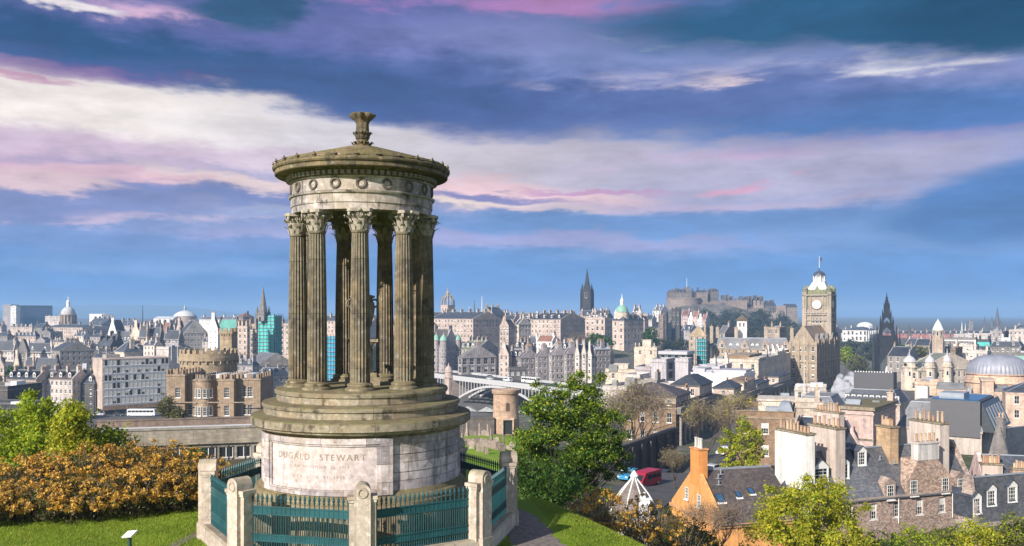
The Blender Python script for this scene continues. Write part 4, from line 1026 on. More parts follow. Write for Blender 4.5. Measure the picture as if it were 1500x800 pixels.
# office block with ribbon windows
def build_office():
    D = 400; th = R(50); s, c = math.sin(th), math.cos(th); cx = X(150, D)
    tl = (135.5 - CX) / F; a = (cx - tl * D) / (c + tl * s); tr = (249 - CX) / F; b = (tr * D - cx) / (s - tr * c)
    z0 = Z(612, D); H = Z(527.5, D) - z0
    root = empty('office_block', (cx, D, z0), -th, 'long concrete office block with six white ribbon-window floors and a blank pale end wall', 'building')
    m = MB(); m.box(-a, 0, .0, b, 3.6, H); m.box(-a + .5, -.6, .6, b - .6, 0, 3.6, 1); m.box(-a - .15, .2, -.2, b + .2, H, H + .5)
    m.build('wall', [STONE, DARK], root, color=ST['pink'])
    fh = (H - 5.2) / 6
    for f in range(6):
        z = H - fh * (f + 1) + .25
        q = MB(); q.box(.01, .16, .3, b - .3, z - .22, z + .36); q.build('spandrel', RENDERED, root, color=(.55, .57, .60))
        n = 16
        for k in range(n):
            y = .6 + (b - 1.2) * (k + .5) / n
            put('window', window_mesh((b - 1.2) / n - .35, fh - .75, rnd.choice(['blank', 'sash_blind', 'blank', 'plain', 'blank'])), root, (.05, y, z + .5), math.pi / 2)
    m = MB(); m.box(-.3, .25, .2, b * .93, 3.2, 5.0); m.build('canopy', STONE, root, color=ST['brown'])
    for k in range(7):
        q = MB(); y = 1 + (b - 2) * k / 6; q.box(-1.2, -.4, y - .4, y + .4, 0, 3.4); q.build('pillar', STONE, root, color=ST['brown'])
    m = MB(); m.box(-a * .7, -a * .3, b * .1, b * .3, H + .5, H + 2.2); m.build('plant_room', STONE, root, color=ST['grey'])
build_office()
G2 = 'gabled stone tenements along the road at the left'
B('tenement', 'pinkish stone tenement with gabled attic windows, left one above the green tree', 8, 53, 54, 556, 616, 400, 15, 'gx', rh=3.6, st='pink', fl=5, fh=3.6, sp=2.3, w=.9, h=1.7, dorm=4, chim=3, grp=G2, dep=11)
B('tenement', 'pinkish stone tenement with gabled attic windows, right one next to the dark turret house', 53.5, 106, 107, 556, 616, 402, 15, 'gx', rh=3.6, st='pale', fl=5, fh=3.6, sp=2.4, w=.9, h=1.7, dorm=4, chim=4, grp=G2, dep=11, rf='bslate')
B('turret_house', 'dark stone house with small lit windows and a blue door, left of the office block', 106.5, 138, 142, 562, 612, 405, 15, 'hip', rh=4.5, st='dark', fl=4, sp=3, chim=3, dorm=2, dep=11)
def build_blue_door():
    o = [x for x in bpy.data.objects if x.name == 'turret_house'][0]; a, b, H = INFO['turret_house']
    m = MB(); m.box(-.6, .6, -.08, .0, 0, 2.4); d = m.build('door', plain('blue_paint', (.03, .10, .35), .5), o, (-a * .52, -.02, Z(608, 405) - o.location.z))
    q = MB(); q.tube((.4, -.14, 1.1), (.4, -.08, 1.1), .05, .05, 6); q.build('handle', LEAD, d)
build_blue_door()
B('turret', 'small square turret with a steep pale pyramid roof behind the dark house', 118, 126, 130, 548, None, 425, 35, 'hip', rh=5, st='cream', rf='lead', fl=2, chim=0)
B('house', 'pale chimneyed house rising behind the left tenement', 36, 49, 52, 536, None, 440, 20, 'gx', rh=4, st='pink', fl=2, chim=2, grp=G1)
B('house', 'dark slate roof behind the right tenement, low and wide', 50, 82, 90, 540, None, 460, 20, 'gx', rh=5, st='dark', fl=1, chim=1, grp=G1)
B('house', 'small house with a pointed gable behind the left tenement', 20, 28, 34, 536, None, 450, 25, 'gy', rh=6, st='cream', fl=2, chim=1, grp=G1)
B('house', 'tall cream gable end at the left edge with a chimney on top', -8, 6, 9, 538, None, 430, 20, 'gy', rh=4, st='pink', fl=2, chim=1, grp=G1)
B('shed', 'dark flat-roofed modern block in the bottom left behind the bright tree', -60, 11, 12, 571, None, 250, 10, 'flat', rh=0, st='dark', fl=0, chim=0, dep=14, string=False)
B('shed', 'lower dark shed roof stepping down in front of the modern block', -60, 27, 28, 598, None, 235, 10, 'flat', rh=0, st='slate', fl=0, chim=0, dep=12, string=False)
# castellated governor's house
def crenel(mb, pts, z, h=1.0, step=1.1, th=.35, mt=0):
    for (x0, y0), (x1, y1) in zip(pts, pts[1:]):
        d = Vector((x1 - x0, y1 - y0)); L = d.length; n = max(1, int(L / step / 2) * 2 + 1); d.normalize(); nn = Vector((-d.y, d.x)) * th
        for i in range(0, n, 2):
            s0, s1 = L * i / n, L * (i + 1) / n; a = Vector((x0, y0)) + d * s0; b = Vector((x0, y0)) + d * s1
            lo = [(a.x, a.y), (b.x, b.y), (b.x + nn.x, b.y + nn.y), (a.x + nn.x, a.y + nn.y)]
            mb.prism(lo, z, z + h, mt)
def build_castle_house():
    D = 195; k = D / F; z = lambda y, d=D: Z(y, d); z0 = z(622)
    root = empty('castellated_house', (X(240, D), D, z0), R(0), 'castellated stone house with a big round crenellated tower, bay front and mossy battlements', 'house')
    L = lambda px: X(px, D) - X(240, D)
    H = z(549) - z0
    col = (.31, .235, .165)
    m = MB()
    def block(x0, x1, y0, y1, yt, mt=0, cr=True, cols=(), rows=()):
        t = z(yt) - z0
        facade(m, (L(x0), y0), (1, 0), (0, -1), L(x1) - L(x0), 0, t, [L(c) - L(x0) for c in cols], rows, 1.1, 2.2, .2, mt)
        for q in ([(L(x1), y0), (L(x1), y1)], [(L(x1), y1), (L(x0), y1)], [(L(x0), y1), (L(x0), y0)]):
            (ax, ay), (bx, by) = q; m.face([(ax, ay, 0), (bx, by, 0), (bx, by, t), (ax, ay, t)], mt)
        m.face([(L(x0), y0, t - .02), (L(x1), y0, t - .02), (L(x1), y1, t - .02), (L(x0), y1, t - .02)], mt)
        m.box(L(x0) - .15, L(x1) + .15, y0 - .15, y0 - .0, t - .4, t - .12, 1); m.box(L(x1), L(x1) + .15, y0, y1, t - .4, t - .12, 1)
        if cr:
            crenel(m, [(L(x0), y0 + .35), (L(x1), y0 + .35)][::1], t, 1.0, .95); crenel(m, [(L(x1) - .35, y0), (L(x1) - .35, y1)], t, 1.0, .95); crenel(m, [(L(x0), y1), (L(x0), y0)], t, 1.0, .95)
        for c in cols:
            for r in rows: put('window', window_mesh(1.1, 2.2, 'sash_fine'), root, (L(c), y0 + .18, r))
    r1, r2 = z(583.5) - z0, z(610) - z0
    block(240, 267, 1.5, 12, 549, cols=(256.5,), rows=(r2, r1)); block(267, 320, 3.0, 13, 557, cols=(271,), rows=(r2,))
    block(320, 340, 1.2, 13, 556, cols=(329.5,), rows=(r2, r1)); block(340, 375, 3.4, 14, 556, cols=(351, 360), rows=(r2, r1))
    # bay
    t = z(556) - z0; bc = (L(294), 3.0); br = L(308) - L(294)
    m.lathe([(br, 0), (br, t - .4), (br + .15, t - .4), (br + .15, t - .12), (br, t - .1), (br, t)], 20, 0, bc)
    for i in range(9):
        a0 = R(-80 + i * 20); a1 = a0 + R(11); f = lambda a, r: (bc[0] + r * math.sin(a), bc[1] - r * math.cos(a))
        m.prism([f(a0, br), f(a1, br), f(a1, br - .35), f(a0, br - .35)], t, t + 1.0)
    for zz in (z(591) - z0,): m.lathe([(br + .08, zz), (br + .1, zz + .25)], 20, 1, bc, cap=False); m.box(0, L(375), 1.05, 1.19, zz, zz + .22, 1)
    for a in (-52, -18, 16, 50):
        for r in (r2, r1): put('window', window_mesh(.9, 2.0, 'sash_fine'), root, (bc[0] + (br + .05) * math.sin(R(a)), bc[1] - (br + .05) * math.cos(R(a)), r), R(a))
    m.build('wall', [STONE, TRIM], root, color=col)
    m = MB(); gx0, gx1 = L(284), L(303); g0 = z(558) - z0
    m.hull([(gx0, 1, g0), (gx1, 1, g0), ((gx0 + gx1) / 2, 1, z(549.5) - z0)], [(gx0, 9, g0), (gx1, 9, g0), ((gx0 + gx1) / 2, 9, z(549.5) - z0)]); m.box(L(302), L(358), 6, 12, t - .5, z(551) - z0, 1)
    m.build('roof', [SLATE, WHITEROOF], root, color=ST['lslate'])
    # round tower behind
    D2 = 214; tc = (X(306, D2) - X(240, D), D2 - D); R2 = X(346, D2) - X(306, D2); t2 = Z(517, D2) - z0
    m = MB(); m.lathe([(R2, 0), (R2, t2 - 2.0), (R2 + .35, t2 - 1.7), (R2 + .35, t2 - .8), (R2 + .2, t2 - .7), (R2 + .2, t2), (R2 - .3, t2), (R2 - .3, t2 - .9), (.1, t2 - .9)], 48, 0, tc)
    for i in range(26):
        a0 = 2 * math.pi * i / 26; a1 = a0 + R(8); f = lambda a, r: (tc[0] + r * math.sin(a), tc[1] - r * math.cos(a)); m.prism([f(a0, R2 + .2), f(a1, R2 + .2), f(a1, R2 - .2), f(a0, R2 - .2)], t2, t2 + .9)
        q = f(a0, R2 + .2); m.box(q[0] - .14, q[0] + .14, q[1] - .14, q[1] + .2, t2 - 2.4, t2 - 1.7, 1)
    m.build('round_tower', [STONE, TRIM], root, color=(.33, .265, .18), smooth=30)
    for a in (-25, -8, 8, 30): put('window', window_mesh(.9, 1.9, 'sash'), root, (tc[0] + (R2 + .04) * math.sin(R(a)), tc[1] - (R2 + .04) * math.cos(R(a)), t2 - 6), R(a))
    m = MB(); x0, x1 = X(322, 222) - X(240, D), X(345, 222) - X(240, D); y0 = 222 - D; t3 = Z(489, 222) - z0
    m.box(x0, x1 - 1, y0, y0 + 4, 0, t3); m.box(x0 - .25, x1 - .75, y0 - .25, y0 + 4.25, t3, t3 + .5); crenel(m, [(x0 - .2, y0 + .1), (x1 - .8, y0 + .1)], t3 + .5, .9, .6); crenel(m, [(x1 - .9, y0), (x1 - .9, y0 + 4)], t3 + .5, .9, .6)
    for i in range(5): m.box(x0 + .2 + i * .62, x0 + .5 + i * .62, y0 - .2, y0, t3 - .5, t3)
    m.build('square_turret', STONE, root, color=(.33, .265, .18))
    for dz in (5, 9): put('window', window_mesh(.6, 1.6, 'plain'), root, ((x0 + x1) / 2 - .6, y0 - .04, t3 - dz))
build_castle_house()
# long flat-roofed concrete range in front
def build_range():
    D = 112; root = empty('concrete_range', (0, 0, 0), 0, 'long low concrete building with a pale flat roof and stained parapet, left of the monument', 'building')
    p0, p1 = P(130, 636, 108), P(420, 626, 114); d = (p1 - p0); d.z = 0; L = d.length; a = math.atan2(d.y, d.x)
    root.location = (p0.x, p0.y, 0); root.rotation_euler = (0, 0, a)
    zt = Z(630, 110); zb = Z(676, 110); m = MB()
    cols = [L * (i + .5) / 11 for i in range(11)]
    facade(m, (0, 0), (1, 0), (0, -1), L, zb - 6, zt - 1.9, cols, [zb + .1], 1.7, 1.45, .25)
    m.box(-.2, L + .2, -.35, 1.0, zt - 1.9, zt, 0); m.box(-.3, L + .3, -.45, .35, zt, zt + .22, 1)
    m.box(0, L, .4, 9, zb - 6, zt - 2.0)
    m.build('wall', [STONE, TRIM], root, color=(.30, .27, .22))
    m = MB(); m.box(-.2, L + .2, .35, 6, zt - .9, zt - .3); m.build('roof', WHITEROOF, root)
    m = MB(); m.box(-.2, L + .2, 6, 6.4, zt - 2, zt + .55); m.box(-.25, L + .25, 5.9, 6.5, zt + .55, zt + .7); m.build('parapet', STONE, root, color=(.20, .15, .12))
    for c in cols: put('window', window_mesh(1.7, 1.45, 'double'), root, (c, .22, zb + .1))
    for i in range(12):
        q = MB(); x = L * (i + .02) / 11.5; q.box(x - .1, x + .1, -.42, -.36, zb - 3, zt - 1.95); q.build('downpipe', DARK, root)
build_range()
# behind the columns
scaffold('tall block wrapped in bright blue netting seen between the columns', 478, 498, 512, 493, 560, 420, BLUENET, 40)
B('tenement', 'pale tenement seen between the left columns above the blue netting', 470, 494, 500, 470, None, 700, 20, 'gx', rh=4, st='pink', fl=3, chim=3, grp=G1)
B('tenement', 'grey stone tenement seen just right of the teal scaffold', 410, 424, 430, 476, None, 560, 25, 'flat', st='pink', fl=6, chim=2, grp=G1)
B('tenement', 'dark-roofed tenement seen between the middle columns', 500, 540, 560, 478, None, 620, 25, 'gx', rh=5, st='violet', fl=4, chim=4, grp=G1)
B('tenement', 'pink tenement seen between the right columns', 566, 606, 640, 476, None, 640, 25, 'gx', rh=5, st='pink', fl=5, chim=4, grp=G1)
scaffold('small teal-netted gable seen behind the urn', 537, 545, 549, 508, 530, 500, TEALNET, 30)
B('church', 'grey church with a long slate roof left of the monument steps', 358, 378, 432, 536, None, 460, 58, 'gx', rh=6, st='grey', rf='lslate', fl=1, chim=0, cb=6)
B('tenement', 'grey mansard tenement with small dormers just left of the monument', 377, 400, 425, 552, 600, 440, 45, 'mansard', rh=4, st='grey', fl=4, sp=2.4, dorm=2, chim=2, grp=G1)
B('tenement', 'low tenement behind the castellated house with pale chimneys', 345, 370, 380, 536, None, 430, 25, 'mansard', rh=3, st='violet', fl=3, dorm=2, chim=3, grp=G1)
B('tenement', 'grey house between the two scaffolds, dormers in its roof', 424, 450, 478, 520, None, 520, 35, 'gx', rh=5, st='grey', fl=4, dorm=2, chim=2, grp=G1)
B('tenement', 'shaded tenement low behind the columns', 478, 540, 580, 520, None, 520, 35, 'gx', rh=5, st='violet', fl=4, dorm=3, chim=3, grp=G1)
# infill of the roofscape between the named houses
INF = [(-30, 2, 10, 478, 1000), (60, 74, 84, 488, 820), (108, 122, 132, 492, 780), (132, 146, 156, 494, 760), (160, 174, 184, 484, 820), (186, 200, 208, 484, 840), (216, 230, 240, 478, 900), (244, 256, 264, 476, 860), (322, 334, 346, 492, 640), (326, 340, 350, 500, 600), (296, 308, 318, 500, 560), (270, 282, 296, 478, 820), (6, 20, 30, 503, 680), (88, 102, 112, 508, 610), (120, 132, 140, 506, 640), (-20, -4, 8, 526, 480), (210, 226, 238, 506, 520), (186, 204, 214, 510, 540), (430, 446, 460, 500, 640), (440, 462, 476, 484, 740), (-30, -8, 4, 556, 400)]
STS = ['pink', 'dgrey', 'pale', 'grey', 'cream', 'violet', 'tan']
WH = ['with two chimneys', 'with a smoky gable', 'with a steep roof', 'with low eaves', 'with pale chimneys', 'with a plain front']
LEFT_OF = ['at the left edge of the skyline', 'below the blue glass slab', 'below the pale dome', 'just right of the pale dome', 'left of the pointed white gable', 'right of the pointed white gable', 'near the thin dark mast', 'left of the shallow white dome', 'left of the green copper roof', 'below the green copper roof', 'left of the white tower house', 'under the shallow white dome', 'behind the left pale house', 'behind the large grey tenement', 'behind the mansard house', 'by the left-edge gable', 'behind the left flagpole', 'behind the pyramid roof', 'behind the left column', 'between the first two columns', 'left of the pink tenements']
for i, ((xl, xc, xr, ye, D), where) in enumerate(zip(INF, LEFT_OF)):
    s_ = STS[i % 7]
    cn = dict(pink='pinkish', dgrey='dark grey', pale='pale', grey='grey', cream='cream', violet='grey-violet', tan='tan')[s_]
    B('tenement', f'{cn} stone tenement {WH[i % 6]} {where}', xl, xc, xr, ye, None, D, 20 + (i * 7) % 20, ['gx', 'gy', 'gx', 'hip'][i % 4], st=s_, fl=3, dorm=(i % 3), chim=2 + i % 3, grp=G1)
# ------------------------------------------------------------------ old town ridge, bridge and castle, centre of the picture
G3 = 'old town buildings on the ridge right of the monument'
def build_crown_church():
    D = 760; k = D / F; z = lambda y: Z(y, D); root = empty('crowned_church', (X(656, D), D, 0), -R(42), 'square church tower with an open stone crown spire on the ridge right of the columns', 'church')
    q = 7.2 * k; m = MB(); m.box(-q, q, -q, q, z(500), z(447)); m.box(-q - .3, q + .3, -q - .3, q + .3, z(448.5), z(447)); m.build('tower', STONE, root, color=ST['pink'])
    me = window_mesh(1.2, 3.6, 'plain')
    for x in (-1.6, 1.6): put('belfry_window', me, root, (x, -q - .05, z(457))); put('belfry_window', me, root, (q + .05, x, z(457)), math.pi / 2)
    m = MB()
    for i in range(8):                                   # flying ribs that meet under the lantern
        a = i * math.pi / 4; rr = q * (1.25 if i % 2 else 1.0); pts = [(rr, z(447)), (rr * .98, z(441)), (rr * .72, z(436)), (rr * .3, z(433)), (.6, z(432))]
        for (r0, z0), (r1, z1) in zip(pts, pts[1:]): m.tube((r0 * math.sin(a), -r0 * math.cos(a), z0), (r1 * math.sin(a), -r1 * math.cos(a), z1), .62, .6, 5)
        m.lathe([(.65, z(447)), (.65, z(441)), (.08, z(436))], 6, c=(rr * math.sin(a), -rr * math.cos(a)))
        r2 = rr * .6; m.lathe([(.4, z(437)), (.4, z(434)), (.06, z(431))], 5, c=(r2 * math.sin(a), -r2 * math.cos(a)))
    m.lathe([(1.7, z(434)), (1.7, z(430)), (2.0, z(429.7)), (.9, z(428)), (.1, z(422))], 8); m.build('crown', STONE, root, color=ST['tan'])
    m = MB(); m.tube((0, 0, z(422.5)), (0, 0, z(417)), .14, .08, 5); m.build('weathervane', LEAD, root)
build_crown_church()
B('tenement', 'huge stone block with a pink sunlit front and long shaded side under many chimneys', 632, 693, 734, 467, None, 660, 40, 'gx', rh=5, st='pink', fl=6, fh=3.7, sp=3.2, chim=6, w=1.2, h=2.1, grp=G3, dormB=0)
B('tenement', 'long low pink church-side block below the crown spire', 628, 662, 668, 463, None, 720, 20, 'gx', rh=3, st='pink', fl=2, chim=2, grp=G3)
B('tenement', 'tall twin-gabled stone house right of the huge block, left gable', 732, 745, 756, 478, None, 560, 38, 'gy', rh=4, st='pink', fl=6, sp=2.3, chim=1, grp=G3)
B('tenement', 'tall twin-gabled stone house right of the huge block, right gable', 754, 760, 778, 475, None, 565, 45, 'gx', rh=4, st='pale', fl=6, sp=2.6, chim=2, grp=G3)
B('tenement', 'sunlit pink tenement with a dark side face in the middle of the ridge', 777, 821, 856, 468, None, 640, 35, 'gx', rh=4.5, st='pink', fl=6, fh=3.5, sp=2.9, chim=5, dorm=4, grp=G3)
B('house', 'white house with six dark windows under a red-brown roof', 786, 809, 819, 500, None, 520, 30, 'gx', rh=3, st='white', rf='rust', fl=2, fh=3.5, ca=3, cb=1, chim=1, grp=G3)
B('house', 'dark slate roof with two white dormers left of the white house', 774, 786, 790, 503, None, 530, 30, 'gx', rh=4, st='white', fl=2, ca=2, chim=1, grp=G3)
B('tenement', 'pale tenements on the skyline between the tall mast and the spire, first', 744, 762, 770, 466, None, 860, 30, 'gx', rh=4, st='pink', fl=3, chim=3, grp=G3)
B('tenement', 'white-roofed house on the skyline left of the black spire', 762, 786, 792, 463, None, 870, 25, 'gx', rh=3, st='white', rf='lslate', fl=2, chim=2, grp=G3)
B('tenement', 'pink house on the skyline with a square chimney-like attic, left of the black spire', 792, 803, 812, 464, None, 830, 30, 'gx', rh=4, st='pink', fl=3, chim=2, grp=G3)
B('tenement', 'dark-gabled tenement just left of the black spire', 808, 834, 850, 466, None, 800, 35, 'gx', rh=4, st='rosy', rf='bslate', fl=3, dorm=3, chim=4, grp=G3)
B('tenement', 'rosy tenement directly under the black spire', 846, 864, 876, 463, None, 840, 30, 'gx', rh=5, st='rosy', fl=3, dorm=2, chim=2, grp=G3)
B('tenement', 'brown-roofed tenement right of the black spire', 866, 886, 896, 461, None, 820, 30, 'gx', rh=4, st='pale', rf='bslate', fl=3, dorm=2, chim=3, grp=G3)
B('tenement', 'classical stone block with tall windows between the spire and the green dome', 857, 886, 896, 467, None, 690, 30, 'flat', st='pink', fl=3, fh=5, h=3, w=1.6, sp=3.6, chim=2, grp=G3)
B('tenement', 'dark-sided tenement left of the leafless trees below the spire', 820, 822, 857, 467, None, 660, 55, 'gx', rh=3, st='dgrey', fl=5, sp=2.4, chim=3, grp=G3, dep=None)
B('tenement', 'slim stone tower house with pointed dormers right of the green dome', 925, 934, 942, 462, None, 700, 30, 'gx', rh=6, st='pale', fl=4, dorm=2, chim=2, grp=G3)
def build_bank():
    D = 640; o = B('bank', 'grand stone bank with a green copper dome and white lantern on a retaining wall', 897, 914, 943, 470, 513, D, 40, 'mansard', rh=4, st='pink', fl=4, fh=4.6, sp=4, w=1.5, h=2.6, dorm=1, dormB=2, chim=3)
    a, b, H = INFO['bank']; k = D / F
    m = MB(); m.lathe([(4.6, H + 1), (4.6, H + 6), (4.9, H + 6.2), (4.6, H + 6.4)], 16, c=(-a * .5, 5)); m.build('drum', STONE, o, color=ST['cream'])
    m = MB(); m.lathe([(4.7, H + 6.3)] + [(4.7 * math.cos(t), H + 6.3 + 5.4 * math.sin(t)) for t in [R(v) for v in (15, 30, 45, 60, 72)]] + [(1.0, H + 11.6)], 20, c=(-a * .5, 5)); m.build('dome', COPPER, o, smooth=40)
    m = MB(); m.lathe([(1.3, H + 11), (1.3, H + 14), (1.5, H + 14.2), (.9, H + 15.6), (.3, H + 17), (.08, H + 20)], 10, c=(-a * .5, 5)); m.build('lantern', WHITE, o)
    for x, y in ((-a + 2, 2), (-2, b - 2)):
        m = MB(); m.lathe([(1.6, H + 1), (1.6, H + 5), (1.8, H + 5.2), (1.3, H + 6.6), (.1, H + 8.6)], 10, c=(x, y)); m.build('turret', STONE, o, color=ST['pale'])
    m = MB(); z1 = Z(513, D) - o.location.z; m.box(-a - 3, -a * 0 + 1.2, -1.6, -.3, 0, z1 - .4); m.box(.3, 1.6, -1.6, b + 3, 0, z1 - .4); m.build('retaining_wall', STONE, o, color=ST['violet'])
build_bank()
def build_black_spire():
    D = 950; root = spire('tall black gothic church spire with pinnacles on the ridge', 860, 392, 424, 5.2, D, (.035, .035, .04), True, (6.3, 456), 'gothic_spire')
    k = D / F
    for s in (-1, 1):
        for t_ in (-1, 1):
            m = MB(); q = 7.0 * k; m.lathe([(1.1, Z(470, D)), (1.0, Z(430, D)), (.05, Z(421, D))], 6, c=(s * q, t_ * q)); m.build('buttress', STONE, root, color=(.035, .035, .04))
build_black_spire()
for px, y0, r, lb in ((706, 434, .45, 'tall white mast standing among the roof chimneys of the ridge'), (687.5, 449, .3, 'short pale mast on the roof left of the dark needle spire'), (720, 447, .3, 'short pale mast right of the tall white mast')):
    mast(lb, px, y0, 470, 690, r, WHITE, 'flagpole', 'mast')
spire('thin dark needle spire behind the chimneys of the huge block', 695, 438, 462, 1.6, 820, 'dark', False, (1.6, 470))
# castle-like newspaper block on the bridge end
def build_corner_tower():
    D = 490; o = B('hotel', 'grey-violet stone hotel at the bridge end with a small green cupola and tall gable', 626, 650, 672, 507, None, D, 40, 'gx', rh=9, st='violet', fl=6, fh=3.6, sp=2.6, chim=2, dorm=1, dormB=1, rf='bslate')
    a, b, H = INFO[o.name]
    for x, y, r in ((-a * .45, 0, 1.9), (-.3, .3, 2.1), (-.3, b - .4, 1.9)):
        m = MB(); m.lathe([(r, H - 22), (r, H + 2.6), (r + .25, H + 2.8), (r + .25, H + 3.2)], 14, c=(x, y)); m.build('turret', STONE, o, color=ST['violet'])
        m = MB(); m.lathe([(r + .2, H + 3.1), (r * .9, H + 4.6), (r * .45, H + 5.8), (.25, H + 6.4), (.05, H + 8)], 14, c=(x, y)); m.build('cupola', COPPER, o, smooth=50)
        for i in range(4):
            for aa in (-35, 20, 70): put('window', window_mesh(.7, 1.6, 'plain'), o, (x + (r + .03) * math.sin(R(aa)), y - (r + .03) * math.cos(R(aa)), H - 3.2 - 3.6 * i), R(aa))
build_corner_tower()
B('arcaded_block', 'dark-roofed stone block with two storeys of big arched windows behind the bridge', 671, 676, 727, 524, None, 475, 58, 'gx', rh=6, st='violet', fl=4, fh=4.4, sp=4.2, w=2.4, h=3.2, chim=2, dormB=0, rf='greenish', grp=G3)  # violet stone puts the shade on this wall into its colour
B('tenement', 'chimneyed roofs rising behind the arcaded block', 672, 700, 730, 512, None, 520, 35, 'gx', rh=5, st='grey', rf='greenish', fl=2, dorm=4, chim=5, grp=G3)
B('gabled_house', 'small pink gabled house at the left end of the shaded street row', 731, 745, 750, 520, None, 480, 25, 'gy', rh=5, st='pink', fl=4, ca=2, chim=1, grp=G3)
B('tenement', 'cream-fronted house with lit dormers at the left end of the shaded street row', 744, 764, 768, 524, None, 485, 22, 'gx', rh=4, st='pink', fl=4, dorm=3, chim=2, grp=G3, dep=10)
B('station_box', 'dark flat-roofed box with two rows of white windows behind the bridge', 744, 746, 771, 541, 560, 440, 62, 'flat', rh=0, st='dgrey', fl=2, fh=4.2, w=2.4, h=2, sp=3.2, chim=0, wsty=['blank'])
COCK = [(763, 790, 524, 'with a plain gable', 'gx'), (788, 810, 522, 'with paired dormers', 'gx'), (808, 832, 520, 'with a crowstepped gable', 'gx'), (830, 848, 518, 'beside the lit turrets', 'gx')]
for i, (x0, x1, ye, w_, rt) in enumerate(COCK):
    B('tenement', f'blue-shaded stone tenement {w_} in the curving street row above the station', x0 - 4, x0, x1, ye, None, 470 - 4 * i, 62, rt, rh=4, st='violet', fl=6, fh=3.3, sp=2.4, dormB=0, chim=3, grp='tenements of the shaded street row')  # bluish shade of the row put into the violet stone colour
for px, ye in ((846, 520), (856, 518), (864, 521)):
    B('gabled_house', {846: 'first lit crowstepped turret gable in the shaded street row', 856: 'tallest lit crowstepped gable in the shaded street row', 864: 'last lit gable of the shaded street row, by the flat attic'}[px], px - 4, px + 2.5, px + 8, ye, None, 452, 35, 'gy', rh=5, st='pale', fl=6, chim=1, crow=True, ca=1, grp='tenements of the shaded street row')  # paler stone puts the sunlight on these gables into their colour
B('tenement', 'flat blue-shaded stone block with a pale attic at the right end of the street row', 866, 872, 894, 512, None, 455, 55, 'mansard', rh=2.5, st='violet', rf='lead', fl=7, sp=2.3, dormB=3, chim=2, grp='tenements of the shaded street row')
B('tenement', 'lit pale roof with a round gable above the street row', 806, 832, 850, 513, None, 500, 35, 'gx', rh=4, st='pale', fl=3, dorm=2, chim=3, grp=G3)
B('tenement', 'flat white-roofed block between the street row and the leafless trees', 818, 850, 870, 508, None, 530, 40, 'flat', st='violet', fl=3, chim=3, grp=G3, flatm=WHITEROOF)
